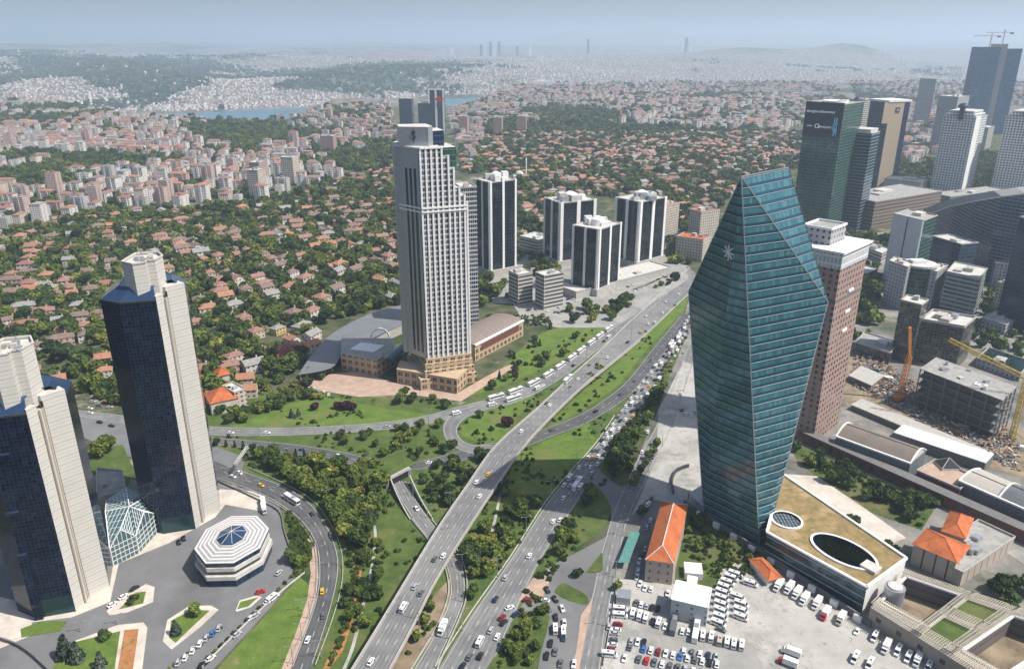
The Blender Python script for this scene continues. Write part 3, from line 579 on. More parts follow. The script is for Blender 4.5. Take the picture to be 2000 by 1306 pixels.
block('hall', "low grey curved-roof hall behind the glass atrium", [p[:2] for p in GG([(195, 1000), (250, 985), (245, 945), (195, 940)])], 8, M['concrete'], plant=1)
# --- silver tower
F1, F2, F0 = (-58.8, 500.5), (-30, 511.2), (-76.5, 516.5)
t = thing('silver_tower', "tall silver stepped tower with white piers on a sandstone base", 'skyscraper', (-50, 520, 0))
u = Vector((F2[0]-F1[0], F2[1]-F1[1])).normalized(); n_ = Vector((-u.y, u.x)); FW = math.dist(F1, F2)
def loc2(a, b): return (F1[0]+u.x*a+n_.x*b, F1[1]+u.y*a+n_.y*b)
HT = 166
m = MB(); P0 = [F0, F1, loc2(14, 0), loc2(14, 36), loc2(-6, 40), (-80, 528)]
m.prism(P0, 20, HT, 0, 1); m.build('main_shaft', [FAC['silver'], M['rooflight']], t)
steps = [(14, 18.5, 160, 36), (18.5, 22, 152, 36), (22, 25.5, 139, 35), (25.5, 29, 134, 34), (29, FW, 129, 33)]
for a, b, zt, dp in steps: MB().prism([loc2(a, .0), loc2(b, 0), loc2(b, dp), loc2(a, dp)], 20, zt, 0, 1).build('stepped_shaft', [FAC['silver'], M['rooflight']], t)
for a, b, zt, d0 in ((FW, FW+2.6, 122, 9), (FW+2.6, FW+5, 112, 18)): MB().prism([loc2(a, d0), loc2(b, d0), loc2(b, 34), loc2(a, 34)], 20, zt, 0, 1).build('stepped_shaft', [FAC['silver'], M['rooflight']], t)
lw = MB(); ln = (Vector(F1)-Vector(F0)); ll = ln.length; ln.normalize(); lo = Vector((ln.y, -ln.x))*.25
lw.prism([Vector(F0)+lo*1.2, Vector(F1)+lo*1.2-ln*1.5, Vector(F1)-ln*1.5, Vector(F0)], 20, HT-1, 0, 0); lw.build('side_cladding', M['metal'], t)
for k in range(3):
    q = Vector(F0).lerp(Vector(F1), .42+k*.18)+lo*1.6; MB().box((q.x, q.y, 24), (1.6, .5, HT-38), math.atan2(ln.y, ln.x), 24).build('window_strip', M['glassdark'], t)
MB().cyl((F0[0]+1.0, F0[1]+1), 3.4, 20, HT-1, 16).build('rounded_corner', M['metal'], t)
edges = [0, 3.6, 7.2, 10.8, 14.2, 18.5, 22, 25.5, 29, FW]; tops = [HT, HT, HT, HT, HT, 160, 152, 139, 134, 129]
for a, zt in zip(edges, tops):
    q = loc2(a, -.35); MB().box((q[0], q[1], 20), (1.25, .9, zt-19.5), math.atan2(u.y, u.x), 20).build('pier', M['white'], t)
for k in range(7):
    q = loc2(FW+.1, 3+k*4.4); MB().box((q[0], q[1], 20), (.8, 1.1, 108-(0 if k < 2 else 8)), math.atan2(u.y, u.x), 20).build('pier', M['white'], t)
for zz in (HT-.5, 127, 124.5):
    m = MB(); m.beam((*loc2(-.2, -.6), zz), (*loc2(14.4 if zz > 150 else FW, -.6), zz), 1.2, 1.1); m.beam((F0[0]-.5, F0[1]-.5, zz), (F1[0]-.4, F1[1]-.4, zz), 1.2, 1.0); m.build('cornice', M['white'], t)
cr = MB(); cr.prism([loc2(-10, 13), loc2(7, 4), loc2(11, 8), loc2(11, 26), loc2(-8, 28)], HT-1, HT+12, 0, 1); cr.build('crown_block', [M['metal'], M['rooflight']], t)
m = MB(); m.prism([loc2(11, 8), loc2(19, 10), loc2(19, 27), loc2(11, 26)], HT-6, HT+9, 0, 1); m.build('crown_louvres', [FAC['bluec'], M['rooflight']], t)
m = MB(); m.prism([loc2(14, 2), loc2(25, 3), loc2(25, 26), loc2(14, 26)], 150, HT-1, 0, 1); m.build('teal_storeys', [FAC['green'], M['rooflight']], t)
# emblem on the crown: a dark winding mark with two dots
e0 = Vector((*loc2(-1.6, 8.2), HT+6)); ex = Vector((*(Vector(loc2(7, 4))-Vector(loc2(-10, 13))), 0)).normalized(); m = MB()
pts = [(1.5, 2.6), (0, 3.4), (-1.3, 2.2), (0, .9), (1.3, -.4), (0, -1.8), (-1.5, -1.2)]
for p, q in zip(pts, pts[1:]): m.beam(e0+ex*p[0]+Vector((0, 0, p[1])), e0+ex*q[0]+Vector((0, 0, q[1])), 1.2, .6)
m.beam(e0+Vector((0, 0, -4)), e0+Vector((0, 0, 4.6)), .7, .5); m.build('emblem', M['steel'], t)
# sandstone base, stepped
for a0_, a1_, d0, d1, z in ((-8, 33, -7, 40, 8), (-4, 32, -5, 38, 13), (-3, 31.6, -3.2, 37, 17.5), (-2, 31.2, -1.6, 36.5, 21)):
    MB().prism([loc2(a0_, d0), loc2(a1_, d0), loc2(a1_, d1), loc2(a0_, d1)], 0 if z == 8 else z-5, z, 0, 1).build('base_tier', [M['sand'], M['sandplain']], t)
pw = GG([(668, 722), (737, 736), (772, 715), (790, 740), (895, 768), (925, 735)]); zl = 14
MB().prism([pw[0], pw[1], pw[2], (-92, 560), (-133, 560)], 0, 13, 0, 1).build('lobby_wing', [M['sand'], M['roofgrey']], t)
MB().prism([G(776, 748), G(893, 768), G(918, 742), (-32, 505), (-82, 520)], 0, 11, 0, 1).build('entrance_block', [M['sand'], M['sandplain']], t)
MB().face([(-122, 537, 13.1), (-103, 531, 13.1), (-97, 545, 13.1), (-116, 551, 13.1)]).build('skylight', M['white'], t)
m = MB()
for k in range(9):
    th0, th1 = math.pi*k/9, math.pi*(k+1)/9; A1 = Vector((*G(757, 735, 0)[:2], 0)); dv = Vector((.3, .95, 0)); rr = 6.5; cx = Vector((.95, -.3, 0))
    f = lambda th, s: A1+cx*(rr*math.cos(th))+Vector((0, 0, 10+rr*.7*math.sin(th)))+dv*s
    m.face([f(th0, 0), f(th0, 30), f(th1, 30), f(th1, 0)])
m.build('barrel_vault', M['teal'], t)
Rb = [G(928, 706, 0), G(1022, 655, 0)]; RB = rectF(Rb[0], Rb[1], 30)
MB().prism(RB, 0, 13, 0, None).build('long_wing_wall', M['sand'], t)
m = MB(); a, b, c, d = [Vector((*p, 13)) for p in RB]
for k in range(10):
    s0, s1 = k/10, (k+1)/10; h = lambda s: 3*math.sin(math.pi*s)**.8 if 0 < s < 1 else 0
    m.face([a.lerp(d, s0)+Vector((0, 0, h(s0))), b.lerp(c, s0)+Vector((0, 0, h(s0))), b.lerp(c, s1)+Vector((0, 0, h(s1))), a.lerp(d, s1)+Vector((0, 0, h(s1)))], [(s0*60, 0), (s0*60, 70), (s1*60, 70), (s1*60, 0)])
for e, g in ((a, d), (b, c)): m.face([e.lerp(g, k/10)+Vector((0, 0, 3*math.sin(math.pi*k/10)**.8 if 0 < k < 10 else 0)) for k in range(11)])
m.build('vaulted_roof', facade('ribbed_brown_roof', (.20, .15, .125), (.33, .30, .27), 400, 4.2, (0, 1), (.0, .14), gr=.8, var=.1), t)
m = MB(); m.beam(a+Vector((0, 0, .3)), b+Vector((0, 0, .3)), 1.6, 1.4); m.build('roof_edge', M['white'], t)
m = MB(); a2, b2 = Vector(Rb[0]), Vector(Rb[1]); nn = Vector((b2-a2).normalized()); no = Vector((nn.y, -nn.x, 0))*.3
m.face([a2.lerp(b2, .12)+no+Vector((0, 0, 6.5)), a2.lerp(b2, .9)+no+Vector((0, 0, 6.5)), a2.lerp(b2, .9)+no+Vector((0, 0, 11.5)), a2.lerp(b2, .12)+no+Vector((0, 0, 11.5))]); m.build('red_brick_panel', M['brickred'], t)
# grey canopy / big curved roof
t = thing('exhibition_roof', "wide grey curved roof and canopy behind the silver tower", 'building', G(690, 660))
pr = smooth([(582, 732), (646, 719), (672, 690), (735, 657), (790, 632)], 4)+smooth([(795, 594), (745, 605), (690, 627), (640, 658), (605, 697)], 4)
Q = [G(x, y, 8) for x, y in pr]; m = MB(); m.face(Q[::-1] if True else Q); o = m.build('curved_roof', plain('grey_membrane', (.20, .205, .215), .6, .2, var=.15, sc=.1), t)
MB().prism([G(x, y, 0)[:2] for x, y in ((674, 700), (790, 650), (795, 612), (700, 650))], 0, 7.4, 0, 1).build('wall', M['concrete'], t)
for q in Q[:2]: MB().beam((q[0]+1, q[1]+2, 0), (q[0]+1, q[1]+2, 8), .6).build('column', M['concrete'], t)
# white dish-like arch
t = thing('arch', "white curved arch standing on the lobby roof", 'arch', (-100, 562, 13)); m = MB()
for k in range(12): m.beam((-103+7*math.cos(math.pi*k/12), 562, 13+7*math.sin(math.pi*k/12)), (-103+7*math.cos(math.pi*(k+1)/12), 562, 13+7*math.sin(math.pi*(k+1)/12)), 2.6, .7)
m.build('arch_shell', M['white'], t)
# second silver tower behind
block('silver_tower', "lower silver tower mostly hidden behind the tall one", rectF((-39.5, 598), (-27.5, 602), 24), hz(598, 368), FAC['silver'], 'rooflight', cat='skyscraper')
# --- faceted glass tower
t = thing('faceted_tower', "faceted teal glass tower that bulges in the middle", 'skyscraper', (112, 335, 0))
zt, zm = 177, 116
T1 = Vector(G(1448, 345, zt)); T2 = Vector(G(1540, 327, zt)); Lm = Vector(G(1345, 570, zm)); Rm = Vector(G(1617, 590, zm))
B1 = Vector(G(1375, 1010)); B2 = Vector(G(1483, 1065)); B3 = Vector(G(1498, 1055)); B4 = Vector((112, 352, 0)); B5 = Vector((128, 334, 0)); T3 = Vector((104, 366, 150)); Bk = Vector((118, 378, 100))
bm = bmesh.new(); [bm.verts.new(p) for p in (T1, T2, T3, Lm, Rm, B1, B2, B3, B4, B5, Bk)]
ch = bmesh.ops.convex_hull(bm, input=bm.verts); bmesh.ops.dissolve_limit(bm, angle_limit=R(2), verts=bm.verts, edges=bm.edges)
bmesh.ops.recalc_face_normals(bm, faces=bm.faces)
m = MB(); caps = MB(); KF = []
for f in bm.faces:
    n = f.normal
    if n.z < -.7: continue
    h = Vector((-n.y, n.x, 0)); h = h.normalized() if h.length > .01 else Vector((1, 0, 0))
    pts = [v.co.copy() for v in f.verts]; m.face(pts, [(p.dot(h)+500, p.z) for p in pts]); KF.append((n.copy(), pts))
m.build('curtain_wall', FAC['krist'], t)
# projecting floor caps, every storey, cut from each facet
nb = 0
for n, pts in KF:
    if n.z > .8: continue
    zs = [p.z for p in pts]; z = 4.1
    while z < max(zs)-.5:
        c_ = []
        for i in range(len(pts)):
            a, b = pts[i], pts[(i+1) % len(pts)]
            if (a.z-z)*(b.z-z) < 0: c_.append(a.lerp(b, (z-a.z)/(b.z-a.z)))
        if len(c_) == 2 and (c_[0]-c_[1]).length > 1: o = n*.12; caps.beam(c_[0]+o, c_[1]+o, .3, .18)
        z += 4.1
cpo = caps.build('floor_caps', plain('pale_metal_cap', (.42, .47, .48), .4, .3), t); cpo.name = 'floor_cap'; cpo['kind'] = 'stuff'
m = MB()
for a, b in ((T1, B2), (T1, Lm), (T1, Rm), (Lm, B1), (Rm, B3), (T1, T2), (T2, Rm)): m.beam(a, b, .45)
m.build('edge_trim', M['metal'], t)
# star emblem on the shaded facet
fn = (B1-B2).cross(T1-B2).normalized()
fn = fn if fn.dot(Vector((0, -1, 0))) > 0 else -fn
def onfacet(px, py):
    v = (653-py)/FPX; d = Vector(((px-1000)/FPX, cP+v*sP, -sP+v*cP)); o = Vector((0, 0, CH)); tt = (T1-o).dot(fnL)/d.dot(fnL); return o+d*tt
cand = [(n, pts) for n, pts in KF if any((p-T1).length < 1 for p in pts) and any((p-Lm).length < 1 for p in pts) and n.y < 0]
fnL = cand[0][0] if cand else fn
sc_ = onfacet(1425, 493)+fnL*.5; hx = Vector((-fnL.y, fnL.x, 0)).normalized(); vx = fnL.cross(hx).normalized(); m = MB()
for k in range(4):
    an = math.pi*k/4; dd = hx*math.cos(an)+vx*math.sin(an); m.beam(sc_-dd*3.5, sc_+dd*3.5, .9, .5)
m.build('star_emblem', M['white'], t)
# --- green-roofed podium
t = thing('green_roof_building', "low glass building with planted roof and two oval openings", 'building', G(1620, 1080)); zr = 14
O = [Vector((*G(x, y, zr)[:2], zr)) for x, y in ((1498, 1040), (1693, 1147), (1770, 1091), (1527, 925))]
Pp = [(p.x, p.y) for p in O]
wl = MB(); wl.wall(Pp[0], Pp[1], 0, zr); wl.wall(Pp[3], Pp[0], 0, zr); wl.wall(Pp[2], Pp[3], 0, zr); wl.build('glass_wall', FAC['teal2'], t)
m = MB(); m.wall(Pp[1], Pp[2], 0, zr); m.build('end_wall', M['white'], t)
def oval(cx, cy, rx, ry, rot, z, n=36): return [(cx+rx*math.cos(a)*math.cos(rot)-ry*math.sin(a)*math.sin(rot), cy+rx*math.cos(a)*math.sin(rot)+ry*math.sin(a)*math.cos(rot), z) for a in [2*math.pi*k/n for k in range(n)]]
rot = math.atan2(Pp[1][1]-Pp[0][1], Pp[1][0]-Pp[0][0])
ov1 = G(1536, 1016, zr); ov2 = G(1647, 1077, zr)
bm = bmesh.new(); outer = [bm.verts.new(p) for p in O]; ed = [bm.edges.new((outer[i], outer[(i+1) % 4])) for i in range(4)]
for ov, rx, ry in ((ov1, 6.8, 6.2), (ov2, 14.5, 8.5)):
    vs = [bm.verts.new(p) for p in oval(ov[0], ov[1], rx, ry, rot, zr)]; ed += [bm.edges.new((vs[i], vs[(i+1) % len(vs)])) for i in range(len(vs))]
bmesh.ops.triangle_fill(bm, use_beauty=True, use_dissolve=False, edges=ed); bmesh.ops.recalc_face_normals(bm, faces=bm.faces)
m = MB(); [m.face([v.co for v in (f.verts if f.normal.z > 0 else reversed(f.verts[:]))]) for f in bm.faces]
gr = m.build('planted_roof', vary2('sedum_roof', (.31, .21, .10), (.18, .15, .06), .22, (.42, .31, .19), .1), t)
m = MB()
for i in range(4): m.beam(O[i]+Vector((0, 0, .4)), O[(i+1) % 4]+Vector((0, 0, .4)), 1.3, .9)
m.build('roof_rim', M['white'], t)
for ov, rx, ry, w in ((ov1, 6.8, 6.2, 1.0), (ov2, 14.5, 8.5, 1.2)):
    a, b = oval(ov[0], ov[1], rx, ry, rot, zr+.7), oval(ov[0], ov[1], rx+w, ry+w, rot, zr+.7); lo_ = oval(ov[0], ov[1], rx, ry, rot, 0.5); m = MB(); g = MB()
    for i in range(36):
        j = (i+1) % 36; m.face([a[i], b[i], b[j], a[j]]); m.face([(*b[i][:2], zr), (*b[j][:2], zr), b[j], b[i]])
        g.face([(*a[j][:2], .5), (*a[i][:2], .5), a[i], a[j]], [(j*2.0, 0), (i*2.0, 0), (i*2.0, zr), (j*2.0, zr)])
    m.build('oval_rim', M['white'], t); g.build('courtyard_glass', FAC['akglass'], t)
m = MB(); m.face(oval(ov1[0], ov1[1], 6.7, 6.1, rot, zr-.3)); m.build('oval_skylight', facade('skylight_panes', (.35, .4, .42), (.03, .06, .09), 1.6, 1.2, (.12, 1), (.12, 1), gm=.4), t)
m = MB(); m.face(oval(ov2[0], ov2[1], 14.4, 8.4, rot, .5)); m.build('courtyard_floor', M['rough'], t)
MB().box((*G(1700, 1110, zr)[:2], zr), (7, 6, 1.6), rot, zr).build('stair_skylight', M['rooflight'], t)
c = G(1738, 1195); t = thing('cylinder_tank', "silver ventilation cylinder beside the end wall", 'tank', c)
MB().cyl(c, 4.1, 0, 13.5, 28).build('shell', M['metal'], t, smooth=False); MB().cyl(c, 3, 13.5, 14, 24).build('lid', M['rooflight'], t)
# --- pergola podium with courtyards
t = thing('pergola_podium', "beige podium with lattice pergola roof, lawns and sunken courts", 'building', G(1850, 1240)); z = 9
a, b = Vector((*G(1700, 1185, z)[:2], z)), Vector((*G(1945, 1340, z)[:2], z)); c = Vector((*G(2110, 1235, z)[:2], z)); d = Vector((*G(1765, 1120, z)[:2], z))
S = lambda s, w: a.lerp(b, s).lerp(d.lerp(c, s), w)
pm = MB(); gridm = MB(); gm_ = MB()
pm.wall(a, b, 0, z); pm.wall(b, c, 0, z); pm.wall(c, d, 0, z); pm.wall(d, a, 0, z); pm.build('wall', facade('podium_stone', (.33, .28, .23), (.05, .045, .04), 9, 9, (.35, .6), (.45, .7), gr=.5, vary_wall=.2), t)
cells = {(0.03, .40, .20, .93): 'court', (.40, .64, .08, .47): 'lawn', (.40, .64, .57, .92): 'lawn', (.68, .97, .14, .9): 'court'}
ss = sorted({0, 1, *[k[0] for k in cells], *[k[1] for k in cells]}); ws = sorted({0, 1, *[k[2] for k in cells], *[k[3] for k in cells]})
for i in range(len(ss)-1):
    for j in range(len(ws)-1):
        s0, s1, w0, w1 = ss[i], ss[i+1], ws[j], ws[j+1]; sm, wm_ = (s0+s1)/2, (w0+w1)/2
        if not any(k[0] < sm < k[1] and k[2] < wm_ < k[3] for k in cells): pm2 = gm_.face([S(s0, w0), S(s1, w0), S(s1, w1), S(s0, w1)])
gm_.build('deck', M['paving'], t)
for k, kind in cells.items():
    q = [S(k[0], k[2]), S(k[1], k[2]), S(k[1], k[3]), S(k[0], k[3])]
    if kind == 'lawn': MB().face([p+Vector((0, 0, -.1)) for p in q]).build('roof_lawn', M['grass'], t)
    else:
        m = MB()
        for i in range(4): m.wall(q[(i+1) % 4], q[i], .4, z)
        m.build('court_wall', facade('court_cladding', (.19, .165, .15), (.12, .105, .1), 30, .9, (0, 1), (.2, .8), gr=.6), t); MB().face([Vector((p.x, p.y, .4)) for p in q]).build('court_floor', M['dirt'], t)
        m = MB()
        for i in range(4): m.beam(q[i]+Vector((0, 0, .4)), q[(i+1) % 4]+Vector((0, 0, .4)), .9, .8)
        m.build('court_rim', M['white'], t)
lat = MB()
for (s0, s1, w0, w1) in ((.38, .66, 0, .12), (.38, .66, .44, .60), (.38, .66, .9, 1), (.37, .43, 0, 1), (.61, .68, 0, 1), (.66, 1, 0, .12), (.66, 1, .9, 1), (.0, .4, .92, 1), (.0, .4, 0, .18)):
    L1 = (S(s1, w0)-S(s0, w0)).length; L2 = (S(s0, w1)-S(s0, w0)).length; up = Vector((0, 0, 2.4))
    for i in range(int(L1/.9)+1): f = s0+(s1-s0)*i/max(1, int(L1/.9)); lat.beam(S(f, w0)+up, S(f, w1)+up, .22)
    for i in range(int(L2/.9)+1): f = w0+(w1-w0)*i/max(1, int(L2/.9)); lat.beam(S(s0, f)+up, S(s1, f)+up, .22)
lt = lat.build('lattice', plain('cream_timber', (.5, .45, .36), .8), t)
# --- retaining wall with buttresses along the parking lot
t = thing('retaining_wall', "grey retaining wall with white buttresses behind the parked trucks", 'wall', G(1560, 1130))
a, b = Vector(G(1335, 985)), Vector(G(1700, 1225)); m = MB(); m.beam(a+Vector((0, 0, 1.6)), b+Vector((0, 0, 1.6)), .8, 3.2); m.build('wall', M['darkconc'], t)
for k in range(1, 10):
    q = a.lerp(b, k/9.6+.01); m = MB(); m.box((q.x-1, q.y-1, 0), (1.4, 3.4, 3), .7, 0).build('buttress', M['white'], t)
# --- brick tower with white crown
zb = 110; F = G(1641, 527, zb); Rr = G(1692, 503, zb); P = rectF(F, Rr, 30)
t = block('brick_tower', "pink brick tower with white crown behind the faceted tower", P, zb, FAC['brick'], 'rooflight', cat='skyscraper', plant=0)
P2 = inset(P, -.6); MB().prism(P2, zb, zb+9, 0, 1).build('crown', [facade('white_crown_wall', (.68, .68, .68), (.38, .4, .42), 2.2, 4.5, (.25, .9), (.15, .85), gr=.4, var=.2), M['rooflight']], t)
P3 = inset(P, -2); MB().prism(P3, zb+9, zb+10.2, 0, 0).build('crown_cornice', M['white'], t)
P4 = inset(P, 8); MB().prism([(x-3, y+4) for x, y in P4], zb+10, zb+19, 0, 1).build('penthouse', [FAC['punch'], M['roofgrey']], t)
m = MB()
for i in range(4): m.beam((P4[i][0]-3, P4[i][1]+4, zb+19.6), (P4[(i+1) % 4][0]-3, P4[(i+1) % 4][1]+4, zb+19.6), .8, 1.2)
m.build('white_rail', M['white'], t)
for zz in (93, 80, 68):
    q = Vector(F[:2]).lerp(Vector(Rr[:2]), .55); MB().box((q.x, q.y, zz), (7, 1.2, 1.6), math.atan2(Rr[1]-F[1], Rr[0]-F[0]), zz).build('balcony', M['white'], t)
MB().prism(inset(P, -.3), 90, 92, 0, 0).build('band', M['darkconc'], t)
# --- towers seen from a photo corner pair
def tower(name, label, Lp, Fp, Rp, top, fac, roof='roofgrey', z=0.0, w=None, **k):
    """Fp: near corner on the ground, Rp: the corner to its side, w: depth; top: photo row of the near corner's top"""
    F = G(*Fp); Rr = G(*Rp); H = hz(F[1], top); W_ = w or math.dist(G(*Lp), F)
    return block(name, label, rectF(F, Rr, W_), H, fac, roof, **k), H, rectF(F, Rr, W_)
def pillars(P, H, root, sides, mat='white', w=2.2, frac=((0, .12), (.44, .56), (.88, 1))):
    for i in sides:
        a, b = Vector(P[i]), Vector(P[(i+1) % len(P)]); d = (b-a).normalized(); n = Vector((d.y, -d.x)); L = (b-a).length
        for f0, f1 in frac:
            p, q = a+d*L*f0, a+d*L*f1; MB().prism([p-n*.2, q-n*.2, q+n*.9, p+n*.9], 0, H+1.5, 0, 0).build('pier', M[mat], root)
def crown(P, H, root, seed=1):
    rd = random.Random(seed); c = cen(P); w = math.dist(P[0], P[1])
    for k in range(7):
        MB().box((c[0]+rd.uniform(-.3, .3)*w, c[1]+rd.uniform(-.3, .3)*w, H), (w*rd.uniform(.12, .28), w*rd.uniform(.12, .25), rd.uniform(3, 7.5)), .3, H).build('plant_room', M[rd.choice(('white', 'rooflight', 'metal'))], root)
    m = MB(); m.cyl(c, w*.17, H, H+6, 14).cyl(c, w*.17, H+6, H+8.5, 14, r1=w*.06); m.build('dome_housing', M['white'], root)
GA = "dark glass towers with white piers"
for lab, Fp, Rp, top, w, sd_ in (("slim dark tower with white piers beside the silver tower", (958, 541), (1008, 531), 358, 26, 1),
                        ("rear dark pillared tower beyond the white offices", (1092, 522), (1160, 512), 398, 34, 2),
                        ("front dark pillared tower nearest to the flyover", (1165, 578), (1207, 560), 450, 30, 3),
                        ("dark pillared tower beside the apartment blocks", (1243, 524), (1293, 510), 396, 34, 4)):
    F = G(*Fp); Rr = G(*Rp); H = hz(F[1], top); P = rectF(F, Rr, w)
    t = block('pillared_tower', lab, P, H, FAC['akglass'], 'rooflight', cat='skyscraper', plant=0, group=GA)
    pillars(P, H, t, (0, 3), frac=((0, .08), (.45, .55), (.92, 1)) if sd_ not in (1, 3) else ((0, .07), (.46, .54), (.93, 1))); crown(P, H, t, sd_)
    MB().prism(inset(P, -2.5), 0, 7, 0, 0).build('podium', M['concrete'], t)
block('office_block', "pale office block with ribbon windows in front of the striped towers", rectF(G(1062, 606), G(1099, 598), 14), hz(G(1062, 606)[1], 540), FAC['band'], 'rooflight', group="paired pale office blocks")
block('office_block', "pale office block beside its twin, nearer to the silver tower", rectF(G(1012, 598), G(1040, 592), 16), hz(G(1012, 598)[1], 538), FAC['band'], 'rooflight', group="paired pale office blocks")
block('office_block', "low white office with ribbon windows among the trees", rectF(G(1052, 497), G(1083, 488), 30), hz(G(1052, 497)[1], 470), FAC['band'], 'rooflight')
block('podium', "low pale podium between the pillared towers", rectF(G(1125, 585), G(1310, 535), 30), 7, M['concrete'], 'rooflight', plant=4, cat='building')
for lab, F, Rr, top, w in (("cream apartment tower beyond the pillared towers", (1298, 462), (1323, 455), 402, 20), ("cream apartment block with terracotta roof near the faceted tower", (1318, 502), (1370, 510), 462, 22), ("tall cream apartment block beside the faceted tower", (1364, 478), (1400, 472), 415, 20)):
    block('apartment_block', lab, rectF(G(*F), G(*Rr), w), hz(G(*F)[1], top), FAC['beigepunch'], 'tileo', plant=2, group="cream apartment blocks")
# --- right-hand towers
t, H, P = tower('screen_tower', "green glass tower topped by a dark advertising screen", None, (1612, 462), (1648, 446), 205, FAC['green'], w=46, cat='skyscraper')
zs = H; A1, B1_ = Vector(P[0]), Vector(P[3]); dd = (A1-B1_).normalized(); nn = Vector((dd.y, -dd.x)); nn = nn if nn.y < 0 else -nn
hs = hz(P[0][1], 268)
MB().prism([B1_+nn*.2, A1+nn*.2, A1+nn*1.2, B1_+nn*1.2], hs, H+2, 0, 0).build('screen', plain('dark_screen', (.012, .02, .035), .3), t)
def sign(txt, loc, size, rx, rz, mat, parent, name='lettering'):
    cu = bpy.data.curves.new(name, 'FONT'); cu.body = txt; cu.size = size; cu.extrude = .08; cu.align_x = 'CENTER'; cu.align_y = 'CENTER'; cu.materials.append(mat)
    tmp = bpy.data.objects.new('tmp', cu); COL.objects.link(tmp); dgx = bpy.context.evaluated_depsgraph_get(); mm = bpy.data.meshes.new_from_object(tmp.evaluated_get(dgx)); bpy.data.objects.remove(tmp); mm.materials.clear(); mm.materials.append(mat)
    o = bpy.data.objects.new(name, mm); COL.objects.link(o); o.parent = parent; o.location = Vector(loc)-parent.location; o.rotation_euler = (rx, 0, rz); return o
em = NB('screen_light'); em.out((.5, .55, .6), .5); em.b.inputs["Emission Color"].default_value = (.6, .7, .8, 1); em.b.inputs["Emission Strength"].default_value = .35
rz = math.atan2(dd.y, dd.x); q = B1_.lerp(A1, .42)+nn*1.35; sign("#engincedeavenue", (q.x, q.y, H-9), 4.6, R(90), rz, em.m, t)
q = B1_.lerp(A1, .17)+nn*1.35; sign("aveo", (q.x, q.y, H-26), 3.6, R(90), rz, em.m, t)
q = B1_.lerp(A1, .57)+nn*1.35; sign("BOMONTI", (q.x, q.y, H-27), 3.6, R(90), rz, em.m, t)
q = B1_.lerp(A1, .37)+nn*1.3; m = MB()
for k in range(16):
    a_, b_ = 2*math.pi*k/16, 2*math.pi*(k+1)/16; d3 = Vector((dd.x, dd.y, 0)); o3 = Vector((q.x, q.y, H-26)); m.beam(o3+d3*2.6*math.cos(a_)+Vector((0, 0, 2.4*math.sin(a_))), o3+d3*2.6*math.cos(b_)+Vector((0, 0, 2.4*math.sin(b_))), 1.3, .5)
m.build('ring_logo', em.m, t)
eb = NB('screen_blue'); eb.out((.05, .2, .3), .5); eb.b.inputs["Emission Color"].default_value = (.08, .3, .45, 1); eb.b.inputs["Emission Strength"].default_value = .5
m = MB(); rd = random.Random(3)
for k in range(9):
    q = B1_.lerp(A1, rd.uniform(.75, .93))+nn*1.35; m.beam((q.x, q.y, H-rd.uniform(14, 30)), (q.x+rd.uniform(-2, 2)*dd.x, q.y, H-rd.uniform(20, 38)), .9, .4)
m.build('light_picture', eb.m, t)
MB().cyl((*cen(P)[:2],), 15, H, H+2.5, 24).build('helipad', M['white'], t)
t, H, P = tower('banded_tower', "rounded dark glass tower with pale floor bands beside the screen tower", None, (1672, 452), (1688, 444), 262, FAC['teal2'], w=44, cat='skyscraper', roof='rooflight')
MB().prism(inset(P, 2), H, H+5, 0, 0).build('roof_screen', M['rooflight'], t)
t, H, P = tower('slab_tower', "blue glass tower with a beige stone slab and emblem", None, (1708, 373), (1748, 370), 200, FAC['bluec'], w=40, cat='skyscraper')
a, b = Vector(P[0]), Vector(P[1]); d = (b-a).normalized(); n = Vector((d.y, -d.x)); L = (b-a).length
bsl = plain('beige_stone_slab', (.42, .33, .24), .8, var=.1)
MB().prism([a+d*L*.05-n*.3, a+d*L*.72-n*.3, a+d*L*.72+n*1, a+d*L*.05+n*1], 0, H, 0, 0).build('stone_slab', bsl, t)
MB().prism([a-d*L*.22-n*.3, a+d*L*.1-n*.3, a+d*L*.1+n*.99, a-d*L*.22+n*.99], H-32, H, 0, 0).build('stone_head', bsl, t)
MB().prism(inset(P, -2), H, H+3, 0, 0).build('crown_cornice', M['white'], t)
q = a+d*L*.42+n*1.3; MB().box((q.x, q.y, H-16), (8, .5, 8), math.atan2(d.y, d.x), H-16).build('emblem', M['steel'], t); MB().box((q.x, q.y-.4, H-13.6), (3.2, .5, 3.2), math.atan2(d.y, d.x), H-13.6).build('emblem_square', bsl, t)
def whitetower(lab, Fp, Rp, top, w):
    t, H, P = tower('grid_tower', lab, None, Fp, Rp, top, FAC['whitegrid'], w=w, cat='skyscraper', roof='rooflight', group="white gridded residential towers", plant=0)
    c = cen(P); w0 = math.dist(P[0], P[3]); dd = (Vector(P[3])-Vector(P[0])).normalized()
    for k in range(2): MB().prism(inset(P, 3+3.5*k), H+4.2*k, H+4.2*k+4.2, 0, 1).build('stepped_top', [FAC['whitegrid'], M['rooflight']], t)
    dm_ = plain('dark_blue_dome', (.03, .03, .07), .4, .2); q = Vector(P[0]).lerp(Vector(P[3]), .45); MB().box((q.x, q.y, H-4), (6, 8, 19), math.atan2(dd.y, dd.x), H-4).build('dark_turret', dm_, t)
    m = MB()
    for k in range(5): r0, r1 = 8*math.cos(k*math.pi/10), 8*math.cos((k+1)*math.pi/10); m.cyl((q.x+2, q.y+3), r0, H+13+7*math.sin(k*math.pi/10), H+13+7*math.sin((k+1)*math.pi/10), 16, r1=r1)
    m.build('dome', dm_, t, smooth=False)
    pillars(P, H, t, (0,), frac=((0, .42),))
    return t
whitetower("white gridded tower with dark dome, beside the wooded slope", (1873, 388), (1896, 378), 230, 44)
